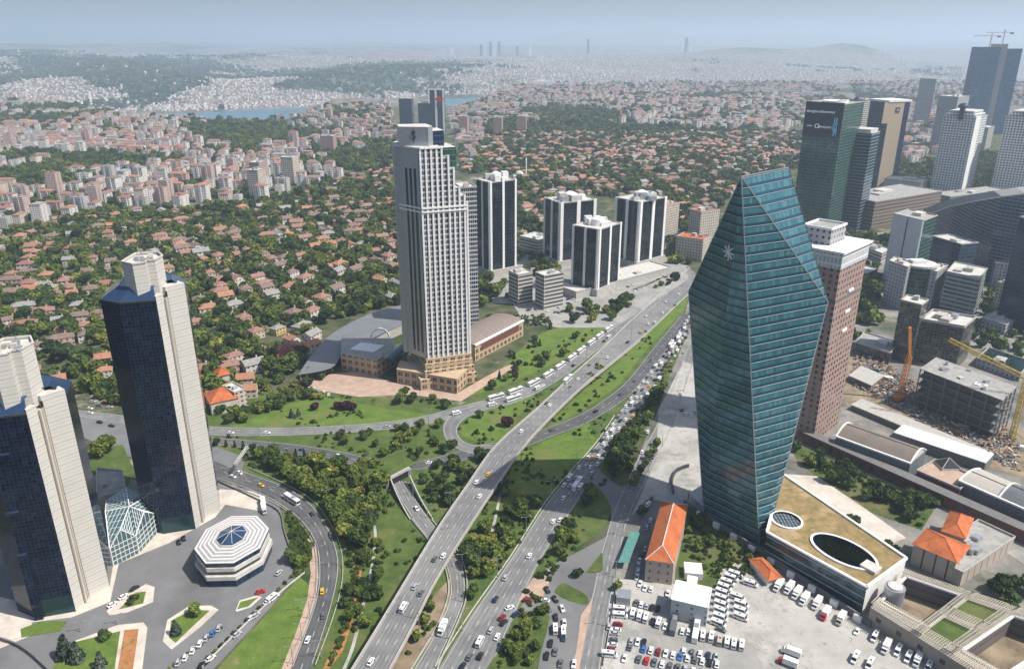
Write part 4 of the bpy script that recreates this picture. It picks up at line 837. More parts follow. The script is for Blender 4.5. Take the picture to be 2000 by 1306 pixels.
whitetower("white gridded tower with dark dome, at the edge beyond the curved dark block", (2005, 392), (2030, 380), 232, 52)
F = G(1652, 330); t = block('grid_tower', "slender white tower with a dark dome behind the screen tower", rectF(F, (F[0]+22, F[1]+6), 26), hz(F[1], 202), FAC['whitegrid'], 'rooflight', cat='skyscraper', plant=0)
c = (F[0]+9, F[1]+14); m = MB(); hh = hz(F[1], 202)
for k in range(5): m.cyl(c, 9*math.cos(k*math.pi/10), hh+2+9*math.sin(k*math.pi/10), hh+2+9*math.sin((k+1)*math.pi/10), 16, r1=9*math.cos((k+1)*math.pi/10))
m.build('dome', plain('navy_dome', (.03, .035, .08), .4), t)
block('office_block', "white banded block behind the slab tower", rectF(G(1668, 330), G(1692, 326), 30), hz(G(1668, 330)[1], 196), FAC['band'], 'rooflight')
block('office_block', "small cream office block with square windows beside the slab tower", rectF(G(1795, 385), G(1808, 378), 55), hz(G(1795, 385)[1], 357), FAC['beigepunch'], 'rooflight')
block('office_block', "pale office between the two gridded towers", rectF(G(1922, 292), G(1934, 288), 34), hz(G(1922, 292)[1], 250), FAC['band'], 'rooflight')
block('office_block', "grey block behind the first gridded tower", rectF(G(1850, 300), G(1872, 296), 40), hz(G(1850, 300)[1], 190), FAC['punch'], 'rooflight')
F = G(1912, 262); P = [F[:2]]; wb = FAC['bluec']
t = thing('twin_tower', "unfinished twin blue tower with cranes on top and concrete seam", 'skyscraper', (F[0], F[1], 0)); H = hz(F[1], 92); s = F[1]*cP/FPX
def quadpx(x0, x1, d): a = (F[0]+(x0-1912)*s, F[1]); return [(a[0], a[1]), (a[0]+(x1-x0)*s, a[1]-6), (a[0]+(x1-x0)*s, a[1]+d), (a[0], a[1]+d)]
tb = facade('hazy_blue_glass', (.10, .17, .26), (.03, .09, .19), 6, 5, (.1, 1), (.1, 1), gm=.3, gr=.15, var=.4)
MB().prism(quadpx(1882, 1918, 45), 0, H, 0, 1).build('glass_shaft', [tb, M['concrete']], t); MB().prism(quadpx(1929, 1960, 45), 0, H-4, 0, 1).build('glass_shaft', [tb, M['concrete']], t)
MB().prism(quadpx(1917, 1930, 40), 0, H+7, 0, 0).build('concrete_seam', M['concrete'], t)
for dx, nm in ((1906, 0), (1930, 1)):
    cx = F[0]+(dx-1912)*s; t2 = thing('tower_crane', "pale tower crane on top of the unfinished twin tower, "+("farther from the seam" if nm == 0 else "by the seam"), 'crane', (cx, F[1]+20, H)); hh = H+26+8*nm
    MB().beam((cx, F[1]+20, H), (cx, F[1]+20, hh+6), 2.2).build('mast', M['rooflight'], t2); MB().beam((cx-45, F[1]+20, hh), (cx+22, F[1]+20, hh), 1.8).build('jib', M['rooflight'], t2); MB().box((cx+19, F[1]+20, hh-4), (8, 3, 4), 0, hh-4).build('counterweight', M['darkconc'], t2)
for x0, x1, tp, lb in ((1866, 1884, 155, "hazy grey tower just beside the twin blue tower"), (1968, 1990, 152, "hazy grey tower beyond the twin blue tower"), (1992, 2030, 158, "hazy dark tower at the far edge beyond the twin blue tower")):
    P = quadpx(x0, x1, 40); block('office_block', lb, [(x, y+200) for x, y in P], hz(F[1]+200, tp), FAC['punch'], 'roofgrey', plant=0)
# blue towers behind the silver one
F = G(782, 262); s = F[1]*cP/FPX
def bt(x0, x1, top, fac, lab, dz=0, name='blue_tower'):
    P = [(F[0]+(x0-782)*s, F[1]), (F[0]+(x1-782)*s, F[1]-4), (F[0]+(x1-782)*s, F[1]+35), (F[0]+(x0-782)*s, F[1]+35)]
    return block(name, lab, P, hz(F[1], top), fac, 'rooflight', cat='skyscraper', plant=1, group=None), P
bt(782, 808, 193, FAC['bluec'], "blue glass tower peeping out beyond the silver tower"); bt(820, 847, 202, FAC['bluec'], "lower blue glass tower beside the white-edged one")
t, P = bt(841, 873, 176, FAC['bluec'], "blue tower with white edges and a red emblem", name='emblem_tower'); H = hz(F[1], 176)
pillars(P, H, t, (0,), frac=((0, .1), (.42, .55), (.9, 1)))
red = plain('red_emblem', (.55, .02, .03), .5); q = (F[0]+(863-782)*s, F[1]-6); m = MB(); m.cyl((0, 0), 7, 0, .8, 20)
for k in range(3): m.box((-9+k*9, 0, 0), (7, 4, .8), .6*k)
o = m.build('emblem', red, None); o.parent = t; o.location = Vector((q[0], q[1], H-22))-t.location; o.rotation_euler = (R(90), 0, 0)
# --- office district
P = par3(G(1722, 558), G(1776, 576), G(1803, 562)); H = hz(P[0][1], 432); t = block('clad_building', "pale ribbed metal building with a vertical slit and green side", P, H, FAC['green'])
a, b = Vector(P[0]), Vector(P[1]); c3 = Vector(P[3]); d = (b-a).normalized(); n = Vector((d.y, -d.x))
A2 = c3.copy(); L = (a-A2).length; d2 = (a-A2).normalized(); n2 = Vector((d2.y, -d2.x)); n2 = n2 if n2.y < 0 else -n2
for f0, f1 in ((0, .48), (.53, 1.0)):
    p, q = A2+d2*L*f0, A2+d2*L*f1; MB().prism([p+n2*1.2, q+n2*1.2, q-n2*1, p-n2*1], 0, H+1.5, 0, 1).build('clad_slab', [FAC['cladding'], M['rooflight']], t)
def bldF(lab, F, Rr, top, w, fac, roof='rooflight', nm='office_block', **k):
    F_ = G(*F); return block(nm, lab, rectF(F_, G(*Rr), w), hz(F_[1], top), fac, roof, **k)
block('stepped_office', "grey wing of the stepped office on the brick tower side of its green drum", par3(G(1722, 592), G(1757, 607), G(1768, 597)), hz(G(1757, 607)[1], 523), FAC['punch'], 'rooflight')
block('stepped_office', "slim grey pier wing between green drum and banded wing", par3(G(1798, 603), G(1815, 607), G(1836, 592)), hz(G(1815, 607)[1], 532), FAC['punch'], 'rooflight')
q = G(1776, 600); t = thing('office_drum', "round green glass drum between the stepped office wings", 'building', q); Hh = hz(q[1], 522)
MB().cyl((q[0]+6, q[1]+8), 14, 0, Hh, 24, 0).build('drum_wall', FAC['green'], t); MB().cyl((q[0]+6, q[1]+8), 15, Hh, Hh+2, 24).build('roof', M['rooflight'], t); MB().box((q[0]+4, q[1]+8, Hh+2), (13, 8, 3), .1, Hh+2).build('plant_room', M['white'], t)
block('stepped_office', "stepped grey office with green-banded corner and white penthouse", par3(G(1832, 612), G(1895, 628), G(1910, 605)), hz(G(1895, 628)[1], 545), FAC['bandgreen'], 'rooflight', plant=4)
bldF("white-striped block beside the ribbed metal building", (1860, 560), (1893, 556), 478, 36, FAC['bluec'], nm='striped_office')
block('dark_office', "dark stone and glass office with framed roof above the building site", par3(G(1781, 705), G(1865, 722), G(1888, 700)), hz(G(1865, 722)[1], 641), FAC['darkgrid'], 'rooflight', plant=3, par=2)
block('dark_office', "narrow brown glass stair tower beside the dark office", par3(G(1738, 700), G(1777, 712), G(1790, 700)), hz(G(1777, 712)[1], 597), FAC['darkgrid'], 'rooflight')
block('low_office', "dark low office between the brick tower and the stair tower", par3(G(1668, 690), G(1735, 712), G(1750, 690)), 9, FAC['darkgrid'], 'roofgrey')
bldF("grey low office in the yard beside the dark glass tower", (1935, 560), (1985, 565), 515, 30, FAC['punch'])
bldF("small block with red roof in the trees", (1965, 610), (1985, 606), 560, 14, FAC['beigepunch'], 'tileo', nm='small_block')
bldF("long shopping-centre hall with banded brown walls behind the towers", (1700, 450), (1830, 425), 395, 60, facade('brown_banded_wall', (.22, .17, .13), (.06, .05, .045), 60, 4.5, (0, 1), (.4, .8), gr=.5), 'roofgrey', nm='mall_hall')
bldF("low grey hall below the first gridded tower", (1850, 415), (1960, 400), 385, 30, M['darkconc'], 'roofgrey', nm='mall_hall')
# big curved dark building
t = thing('curved_building', "long curved dark blue building with louvred storeys", 'building', G(1900, 500)); base = [(1805, 470), (1840, 500), (1880, 530), (1920, 550), (1960, 560), (2010, 562), (2080, 555)]; tops = [418, 402, 392, 384, 378, 372, 368]
B0 = [G(*p)[:2] for p in base]; Hs = [hz(b[1], tt) for b, tt in zip(B0, tops)]; m = MB(); rf = MB(); u0 = 0
for i in range(6):
    u0 = m.wall(B0[i], B0[i+1], 0, (Hs[i], Hs[i+1]), 0, u0); a, b = B0[i], B0[i+1]; rf.face([(*a, Hs[i]), (*b, Hs[i+1]), (b[0]+6, b[1]+26, Hs[i+1]+1), (a[0]+6, a[1]+26, Hs[i]+1)])
m.wall((B0[0][0]+6, B0[0][1]+26), B0[0], 0, (Hs[0]+1, Hs[0]))
m.build('louvred_wall', FAC['curve'], t); rf.build('roof', M['roofgrey'], t); m = MB()
for i in range(6): m.beam((*B0[i], Hs[i]), (*B0[i+1], Hs[i+1]), 1, 1)
m.build('white_coping', M['white'], t)
bldF("dark blue glass tower cut by the picture edge", (2002, 655), (2040, 650), 440, 30, FAC['bluec'], nm='dark_glass_tower', cat='skyscraper')
# white pillared low block
UP = par3(G(1782, 794), G(1938, 862), G(1966, 833)); FOOT.append(UP)
t = thing('unfinished_building', "unfinished concrete frame building above the rubble", 'building', (*cen(UP)[:2], 0))
MB().prism(inset(UP, 3.5), 0, 27.2, 0, 0).build('interior_shade', M['steel'], t)  # dark block stands in for the shade inside the open floors
for k in range(5): MB().prism(UP, 5.6*(k+1)-.5, 5.6*(k+1), 0, 0).build('floor_slab', M['darkconc'] if k < 4 else M['roofgrey'], t)
for i0 in range(4):
    a, b = Vector(UP[i0]), Vector(UP[(i0+1) % 4]); nn_ = max(2, int((b-a).length/8))
    for k in range(nn_): q = a.lerp(b, k/nn_); q = q.lerp(Vector(cen(UP)[:2]), .012); MB().box((q.x, q.y, 0), (.6, .6, 27.4), 0, 0).build('column', M['darkconc'], t)
for k in range(9):
    q = Vector(UP[0]).lerp(Vector(UP[2]), rd.uniform(.1, .9)).lerp(Vector(UP[1 if k % 2 else 3]), rd.uniform(0, .4)); MB().box((q.x, q.y, 28), (rd.uniform(1.5, 5), rd.uniform(1, 3), rd.uniform(.5, 2.5)), rd.uniform(0, 1), 28).build('stacked_material', M[rd.choice(('rooflight', 'tileo', 'metal', 'white'))], t)
for lab, L0, F0_, R0, hh_ in (("dark site frame below the long rubble heap", (1660, 800), (1905, 905), (1925, 890), 4), ("concrete site platform beside the brick tower", (1655, 745), (1700, 765), (1725, 745), 5)):
    Q_ = par3(G(*L0), G(*F0_), G(*R0)); t = thing('site_platform', lab, 'building', (*cen(Q_)[:2], 0)); MB().prism(Q_, hh_-.6, hh_, 0, 0).build('floor_slab', M['concrete'], t); MB().prism(inset(Q_, 1.2), 0, hh_-.6, 0, None).build('dark_wall', M['darkconc'], t)
for k, (x_, y_, w_) in enumerate(((1700, 728, 5), (1722, 742, 6), (1838, 815, 6), (1870, 838, 5), (1990, 880, 6))):
    q = G(x_, y_); lab = ("blue site hut nearest to the brick tower", "white site hut in the rubble beside the orange boom crane", "rust-roofed site hut below the unfinished building", "grey site hut between rubble and white shed", "white site hut at the foot of the yellow crane")[k]
    block('site_hut', lab, rectF((q[0], q[1]), (q[0]+w_, q[1]-w_*.6), 3), 3, M[('teal', 'white', 'tileo', 'metal', 'white')[k]], ('teal', 'white', 'tileo', 'roofgrey', 'white')[k], plant=0, par=0, cat='hut')
# --- brick wall, factory halls
t = thing('brick_arcade', "long dark red brick arcade wall with arched windows", 'wall', G(1800, 960)); a, b = Vector(G(1556, 860)), Vector(G(2060, 1090)); d = (b-a).normalized(); n = Vector((-d.y, d.x, 0)); P = [a, b, b+n*7, a+n*7]
MB().prism([(p.x, p.y) for p in P], 0, 7, 0, 1).build('wall', [FAC['brickwall'], M['darkconc']], t)
def hall(lab, F, Rr, w, h, rise, roofm, gap=0):
    F, Rr = G(*F, h), G(*Rr, h); P = rectF(F, Rr, w); t = thing('factory_hall', lab, 'hall', (*cen(P)[:2], 0), "vaulted factory halls"); MB().prism(P, 0, h, 0, None).build('wall', FAC['factory'], t)
    a, b, c, d = [Vector((*p, h)) for p in P]; m = MB(); N = 10; H_ = lambda s: Vector((0, 0, rise*math.sin(math.pi*s)))
    for k in range(N): s0, s1 = k/N, (k+1)/N; m.face([a.lerp(d, s0)+H_(s0), b.lerp(c, s0)+H_(s0), b.lerp(c, s1)+H_(s1), a.lerp(d, s1)+H_(s1)])
    m.build('vaulted_roof', roofm, t); m = MB(); [m.face([e.lerp(g, k/N)+H_(k/N) for k in range(N+1)]) for e, g in ((a, d), (b, c))]; m.build('gable', M['rooflight'], t)
    m = MB(); m.beam(a+Vector((0, 0, .1)), b+Vector((0, 0, .1)), 1.2, .9)
    for e, g in ((a, d), (b, c)):
        for k in range(N): m.beam(e.lerp(g, k/N)+H_(k/N)+Vector((0, 0, .15)), e.lerp(g, (k+1)/N)+H_((k+1)/N)+Vector((0, 0, .15)), .9, .5)
    m.build('white_edge', M['white'], t); m = MB(); m.beam(a.lerp(d, .5)+H_(.5), b.lerp(c, .5)+H_(.5), .5, .5); m.build('ridge_gutter', M['steel'], t); return t
rb = plain('brown_metal_roof', (.22, .185, .155), .6, .2, var=.2, sc=.15); rl = plain('pale_membrane_roof', (.42, .39, .34), .8, var=.12); rg = plain('grey_metal_roof', (.17, .18, .18), .5, .3, var=.2)
hall("vaulted hall with brown metal roof below the brick tower", (1633, 852), (1778, 905), 22, 11, 4.5, rb)
hall("hall with pale flat-vaulted roof beside the terrace", (1873, 938), (1950, 972), 22, 11, 2.2, rl); hall("hall with grey vaulted roof at the end of the row", (1950, 972), (2060, 1020), 22, 11, 4.0, rg)
bldF("low terrace building with pink roof deck between the halls", (1785, 945), (1868, 982), 920, 20, M['brickred'], 'pinkpaving', nm='terrace_building', plant=0)
q = G(1850, 912, 8); t = thing('glass_pyramid', "small glass pyramid skylight on the terrace", 'skylight', (*q[:2], 7)); m = MB(); P = [(q[0]-5, q[1]-4), (q[0]+5, q[1]-4), (q[0]+5, q[1]+5), (q[0]-5, q[1]+5)]; ap = (q[0], q[1], 14)
for i in range(4): m.face([(*P[i], 9.5), (*P[(i+1) % 4], 9.5), ap])
m.build('glazing', M['glassdark'], t); m = MB(); m.prism(P, 7, 9.4, 0, 0)
for i in range(4): m.beam((*P[i], 9.6), ap, .3)
m.build('kerb_frame', M['rooflight'], t)
t = thing('white_shed', "long white flat-roofed shed behind the factory halls", 'shed', G(1840, 880)); P = rectF(G(1745, 845, 6), G(1925, 905, 6), 15); MB().prism(P, 0, 6, 0, None).build('wall', M['darkconc'], t); MB().prism(P, 6, 6.5, 0, 0).build('roof', plain('white_membrane', (.62, .64, .68), .7, var=.06), t)
# --- orange roofs
def hiproof(P, h, rise, over=1.0, ridge_frac=None):
    a, b, c, d = [Vector((*p, h)) for p in P]
    if (b-a).length > (d-a).length: a, b, c, d = b, c, d, a
    w = (b-a).length; L = (d-a).length; e = min(.48, w/2/L*1.0)
    ctr = (a+b+c+d)/4; A, B, C, D = [p+(p-ctr).normalized()*over for p in (a, b, c, d)]
    r0 = ((a+b)/2).lerp((c+d)/2, e)+Vector((0, 0, rise)); r1 = ((a+b)/2).lerp((c+d)/2, 1-e)+Vector((0, 0, rise))
    return [[A, B, r0], [B, C, r1, r0], [C, D, r1], [D, A, r0, r1]], (r0, r1, A, B, C, D)
def hiphouse(name, lab, P, h, rise, fac, roof='tileo', cat='building', **k):
    t = thing(name, lab, cat, (*cen(P)[:2], 0)); MB().prism(P, 0, h, 0, 0).build('wall', fac, t); fs, (r0, r1, A, B, C, D) = hiproof(P, h, rise); m = MB(); [m.face(f) for f in fs]; m.build('roof', M[roof], t)
    m = MB(); m.beam(r0, r1, .5, .3); [m.beam(p, q, .35, .25) for p, q in ((A, r0), (B, r0), (C, r1), (D, r1))]; m.build('ridge_tiles', M['rooflight'] if name == 'long_building' else M['tileo'], t); return t
pinkw = facade('pink_rendered_wall', (.42, .33, .28), (.06, .05, .05), 4, 4, (.4, .6), (.35, .7), vary_wall=.2)
P = [G(1262, 1088, 13)[:2], G(1316, 1096, 13)[:2], G(1343, 985, 13)[:2], G(1293, 978, 13)[:2]]
hiphouse('long_building', "long pale building with bright orange hipped roof beside the side road", P, 12.5, 4, pinkw)
P = rectF(G(1785, 1062, 11), G(1868, 1097, 11), 17); hiphouse('orange_roof_house', "cream hall with wide orange hipped roof beside the podium", P, 11, 4.5, facade('cream_red_piers', (.47, .42, .35), (.16, .04, .03), 5.2, 60, (.86, 1), (0, 1), gr=.8, var=.1))
P = rectF(G(1840, 1035, 10), G(1885, 1050, 10), 20); hiphouse('orange_roof_house', "rear wing with orange roof beside the brick arcade", P, 10, 3.5, M['sandplain'])
block('flat_annex', "beige flat-roofed annex with roof vents beside the orange roofs", rectF(G(1880, 1120, 7), G(1982, 1050, 7), 17), 7, facade('annex_wall', (.42, .37, .31), (.16, .04, .03), 6, 60, (.9, 1), (0, 1), gr=.8), 'roofgrey', plant=4)
P = rectF(G(1465, 1092, 4), G(1500, 1130, 4), 7); hiphouse('lot_cabin', "small orange-roofed cabin at the corner of the parking lot", P, 3.6, 2, M['white'])
t = block('cabin_block', "white three-storey cabin block with ribbed roof in the parking lot", rectF(G(1308, 1207), G(1378, 1224), 13), 10, FAC['container'], 'white', plant=0, parmat='white', par=.3)
for P_, h, lab in ((rectF(G(1337, 1130), G(1372, 1133), 8), 3.5, "small white shed in the overgrown garden"), (rectF(G(1203, 1180), G(1230, 1184), 6), 4, "grey hut at the parking lot entrance"), (rectF(G(1340, 1146), G(1360, 1150), 5), 3, "tiny white hut beside the cabin block")):
    block('shed', lab, P_, h, M['white'] if 'white' in lab else M['metal'], 'white' if 'white' in lab else 'metal', plant=0, par=0, cat='shed')
t = thing('canopy', "green translucent canopy along the side road", 'canopy', G(1222, 1070)); P = [G(x, y, 4) for x, y in ((1207, 1098), (1228, 1098), (1250, 1040), (1232, 1035))]
MB().face(P).build('canopy_sheet', plain('green_sheet', (.10, .25, .22), .5), t)
for p in P: MB().beam((p[0], p[1], 0), (p[0], p[1], 4), .2).build('post', M['steel'], t)
t = thing('entrance_canopy', "pale triangular entrance canopy at the foot of the faceted tower", 'canopy', G(1360, 968)); m = MB(); P = [G(x, y, 5) for x, y in ((1345, 963), (1374, 945), (1376, 990))]; m.prism(P, 4.7, 5.2, 0, 0); m.build('canopy_slab', M['rooflight'], t); MB().beam((P[0][0], P[0][1], 0), (P[0][0], P[0][1], 5), .4).build('post', M['steel'], t)
# --- mansion by the highway
P = rectF(G(415, 812), G(468, 800), 18); hiphouse('mansion', "large mansion with broad orange roof at the edge of the highway", P, 9, 6, M['paving'])
P = rectF(G(430, 765), G(452, 760), 10); hiphouse('mansion', "smaller orange-roofed wing just beyond the mansion", P, 12, 4, M['paving'])
block('mansion_wing', "white-framed terrace wing beside the mansion", rectF(G(462, 800), G(484, 792), 16), 12, FAC['beigepunch'], 'rooflight', plant=1)
P = rectF(G(541, 712), G(585, 708), 20); hiphouse('dark_roof_hall', "hall with dark red roof beside the grey canopy", P, 6, 6, M['darkconc'], 'brickred')
# towers in the apartment quarter
for x, y, w, tp, lb in ((503, 378, 20, 318, "pink apartment tower with arched crown in the quarter"), (500, 395, 22, 333, "pale lower tower in front of the pink arched tower"), (565, 362, 24, 308, "cream apartment tower with white fins beside the pink arched tower"), (640, 296, 26, 266, "brown apartment tower far in the quarter"), (905, 262, 16, 228, "white-fronted pink block beyond the silver tower"), (972, 262, 16, 230, "pink brick block in the far quarter"), (1018, 256, 18, 228, "second pink brick block in the far quarter, toward the cemetery")):
    Fq = G(x, y); s = (Fq[1]*cP+82)/FPX; block('apartment_tower', lb, rectF((Fq[0]-w*s/2, Fq[1]), (Fq[0]+w*s/2, Fq[1]-3), 24), hz(Fq[1], tp), FAC['beigepunch'] if 'cream' in lb or 'pale' in lb else facade('pink_wall_'+str(x), (.40, .25, .21), (.12, .1, .1), 3.5, 3.2, (.3, .7), (.3, .7)), 'rooflight', plant=2)
# cranes of the building site
yel = plain('orange_crane_paint', (.60, .22, .03), .5); yel2 = plain('yellow_crane_paint', (.55, .38, .05), .5)
def lattice(m, a, b, w, n):
    a, b = Vector(a), Vector(b); d = (b-a).normalized(); up = Vector((0, 0, 1)) if abs(d.z) < .9 else Vector((0, 1, 0)); x = d.cross(up).normalized()*w/2; y = x.cross(d).normalized()*w/2
    cs = [x+y, x-y, -x-y, -x+y]
    for c in cs: m.beam(a+c, b+c, w*.16)
    for k in range(n):
        for i in range(4): m.beam(a.lerp(b, k/n)+cs[i], a.lerp(b, (k+1)/n)+cs[(i+1) % 4], w*.11)
base = Vector(G(1755, 782)); t = thing('piling_rig', "orange lattice boom crane standing in the rubble", 'crane', base); m = MB(); H = hz(base.y, 640); lattice(m, base+Vector((0, 0, 1)), (base.x+2, base.y+1, H*.62), 2.6, 10); m.beam((base.x+2, base.y+1, H*.62), (base.x-1.5, base.y+1, H), 1.6, 1.6); m.build('boom', yel, t); MB().box((base.x, base.y, 0), (7, 5, 3.4), .5, 0).build('cab', yel, t); MB().box((base.x, base.y, 0), (8, 6, 1), .5, 0).build('track', M['black'], t)
base = Vector(G(1975, 858)); t = thing('tower_crane', "yellow tower crane at the end of the building site", 'crane', base); H = hz(base.y, 742); m = MB(); lattice(m, base, base+Vector((0, 0, H)), 2.2, 12); m.build('mast', yel2, t)
v0 = base+Vector((8, 2, H-3)); e = Vector(G(1885, 672, H+14)); m = MB(); lattice(m, v0, base+Vector((-36, 26, H+16)), 2.0, 14); m.build('jib', yel2, t); MB().box((base.x+8, base.y+2, H-5), (3, 3, 3), 0, H-5).build('counterweight', M['darkconc'], t)
# rubble heaps (nobody could count the pieces)
m = MB(); rd = random.Random(5); cols = [(.35, .3, .24), (.22, .12, .07), (.45, .42, .38), (.3, .17, .09), (.12, .11, .1), (.08, .16, .26)]
for k in range(1500):
    x, y = rd.choice(((rd.uniform(1665, 1790), None), (rd.uniform(1790, 1985), None)))[0], 0
    y = 700+(x-1665)*.52+rd.uniform(-18, 55)
    p = G(x, y); m.c = rd.choice(cols); s = rd.uniform(.8, 3.2); a = Vector((p[0], p[1], rd.uniform(0, 2.2))); m.beam(a, a+Vector((rd.uniform(-s, s), rd.uniform(-s, s), rd.uniform(-.6, 1.2)*s*.5)), rd.uniform(.3, 1.6), rd.uniform(.2, 1))
rb_ = NB('rubble_mix'); rb_.out(rb_.attr(), .9); tag(m.build('rubble', rb_.m), "heaps of broken concrete and timber on the building site", 'rubble', None, 'stuff')
# ------------------------------------------------------------ copying and labelling
AUTO = []
def dup(root, loc, rz=0.0, sc=1.0, color=None, label=None, group=None, cat=None, first=[None]):
    kids = [c for c in root.children]
    if root.get('_free', 1):
        r = root; root['_free'] = 0
        ks = kids
    else:
        r = root.copy(); COL.objects.link(r); ks = []
        for c in kids:
            k = c.copy(); COL.objects.link(k); k.parent = r; ks.append(k)
    r.location = loc; r.rotation_euler = (0, 0, rz); r.scale = (sc, sc, sc) if not isinstance(sc, tuple) else sc
    if color is not None:
        for k in ks: k.color = (*color, 1)
    if label: AUTO.append((r, label))
    if group: r['group'] = group
    if cat: r['category'] = cat
    return r
# ------------------------------------------------------------ vehicles
glassm = M['glassdark']; paintm = M['paintcol']
def wheels(t, xs, w, r):
    for x in xs:
        for s in (-1, 1):
            m = MB(); n = 10; y0, y1 = s*(w/2-.22), s*(w/2+.01)
            A = [(x+r*math.cos(k*2*math.pi/n), r+r*math.sin(k*2*math.pi/n)) for k in range(n)]
            for k in range(n): a, b = A[k], A[(k+1) % n]; m.face([(a[0], y0, a[1]), (b[0], y0, b[1]), (b[0], y1, b[1]), (a[0], y1, a[1])])
            m.face([(a[0], y1, a[1]) for a in A]); o = m.build('wheel', M['black'], t)
def loft(sec):
    """closed hull from cross-sections (x, half width, z low, z high)"""
    m = MB()
    for (x0, w0, a0, b0), (x1, w1, a1, b1) in zip(sec, sec[1:]):
        q = [(x0, -w0, a0), (x0, w0, a0), (x0, w0*.93, b0), (x0, -w0*.93, b0)]; p = [(x1, -w1, a1), (x1, w1, a1), (x1, w1*.93, b1), (x1, -w1*.93, b1)]
        for i in range(4): j = (i+1) % 4; m.face([q[i], p[i], p[j], q[j]])
    for (x, w, a, b), f in ((sec[0], 1), (sec[-1], -1)): m.face([(x, -w, a), (x, w, a), (x, w*.93, b), (x, -w*.93, b)][::f])
    return m
def car(name='car'):
    t = thing(name, 'x', 'car', (0, 0, 0)); b = loft([(-2.2, .8, .35, .8), (-2.0, .88, .25, .95), (-1.4, .9, .22, .98), (.8, .9, .22, .95), (1.6, .88, .22, .82), (2.15, .8, .3, .65)])
    b.face([(-1.25, -.62, 1.46), (.35, -.62, 1.46), (.35, .62, 1.46), (-1.25, .62, 1.46)]); 
    for s in (-1, 1): b.beam((-1.25, s*.63, 1.44), (-1.75, s*.72, .96), .1); b.beam((.3, s*.63, 1.44), (1.1, s*.74, .94), .1)
    b.build('body', paintm, t); loft([(-1.8, .76, .92, .99), (-1.25, .74, .92, 1.44), (.35, .74, .92, 1.44), (1.12, .76, .92, .96)]).build('windows', glassm, t); wheels(t, (-1.35, 1.35), 1.8, .32); return t
def van(name='minibus', L=6.4, h=2.5):
    t = thing(name, 'x', 'minibus', (0, 0, 0)); x = L/2; loft([(-x, .98, .4, h*.98), (-x+.2, 1.02, .35, h), (x-1.5, 1.02, .35, h), (x-.75, 1.0, .35, 1.35), (x, .9, .4, 1.1)]).build('body', paintm, t)
    m = MB()
    for s in (-1, 1): m.box((-.5, s*.99, 1.35), (L-2.0, .1, .62), 0, 1.35)
    m.face([(x-1.42, -.85, h-.12), (x-1.42, .85, h-.12), (x-.72, .9, 1.42), (x-.72, -.9, 1.42)][::-1]); m.box((-x-.01, 0, 1.4), (.08, 1.5, .6), 0, 1.4); m.build('windows', glassm, t)
    MB().box((-.6, 0, h), (.8, .8, .14), 0, h).build('roof_hatch', M['steel'], t); wheels(t, (-x+1.3, x-1.3), 2.06, .38); return t
def bus(name='bus'):
    t = thing(name, 'x', 'bus', (0, 0, 0)); loft([(-6, 1.2, .4, 3.1), (-5.8, 1.27, .35, 3.2), (5.8, 1.27, .35, 3.2), (6, 1.18, .4, 3.0)]).build('body', paintm, t)
    m = MB()
    for s in (-1, 1): m.box((0, s*1.22, 1.5), (11.2, .16, 1.0), 0, 1.5)
    m.box((5.97, 0, 1.3), (.12, 2.1, 1.4), 0, 1.3); m.build('windows', glassm, t); MB().box((1.5, 0, 3.2), (2.6, 1.7, .28), 0, 3.2).build('air_unit', M['metal'], t); wheels(t, (-3.6, 3.8), 2.5, .5); return t
def truck(name='truck', red=False):
    t = thing(name, 'x', 'truck', (0, 0, 0)); MB().box((-.9, 0, .9), (5.6, 2.4, 2.5), 0, .9).build('cargo_box', M['white'] if not red else M['brickred'], t)
    loft([(2.0, 1.1, .5, 2.5), (2.9, 1.1, .45, 2.45), (3.6, 1.05, .45, 1.5), (3.9, 1.0, .5, 1.3)]).build('cab', paintm, t); m = MB(); m.face([(2.98, -.95, 2.35), (3.58, -.98, 1.6), (3.58, .98, 1.6), (2.98, .95, 2.35)]); m.build('windscreen', glassm, t); wheels(t, (-2.4, 2.7), 2.2, .45); return t
PR = {'car': car(), 'minibus': van(), 'bus': bus(), 'truck': truck()}
CW = {'white': (.75, .75, .75), 'silver': (.42, .43, .45), 'black': (.015, .015, .018), 'grey': (.12, .13, .14), 'dark blue': (.02, .035, .09), 'blue': (.04, .16, .42), 'dark red': (.22, .02, .025), 'red': (.5, .02, .02), 'yellow': (.75, .42, .02), 'beige': (.45, .4, .33)}
def rcol(rd=random): return rd.choices(('white', 'silver', 'black', 'grey', 'dark blue', 'dark red', 'beige'), (45, 14, 14, 16, 5, 4, 3))[0]
def put(kind, pos, rz, col, where, group, z=0.18):
    nm = {'car': 'car', 'minibus': 'minibus', 'bus': 'bus', 'truck': 'box truck'}[kind]
    if kind == 'car' and col == 'yellow': nm = 'taxi'
    return dup(PR[kind], (pos[0], pos[1], z if len(pos) < 3 else pos[2]), rz, 1.0, CW[col], f"{col} {nm} {where}", group)
def heading(p, q): return math.atan2(q[1]-p[1], q[0]-p[0])
LOTP = lambda X, Y: (1180+X/3.7735, 960+Y/3.7735)
lot_up = heading(G(1262, 1290), G(1268, 1268)); lot_side = heading(G(1195, 1240), G(1225, 1243))
GL = "vehicles parked in the concrete lot"
def lot(kind, XY, rz, cols, where="in the lot"):
    for i, p in enumerate(XY): q = G(*LOTP(*p)); put(kind, q[:2], rz+random.uniform(-.04, .04)+(math.pi if random.random() < .4 else 0)*(kind == 'car'), cols[i % len(cols)], where, GL, .2)
lot('car', [(290+54*i, 1165+11.5*i) for i in range(11)], lot_up, ['blue', 'white', 'dark red', 'white', 'white', 'blue', 'white', 'grey', 'white', 'black', 'white'])
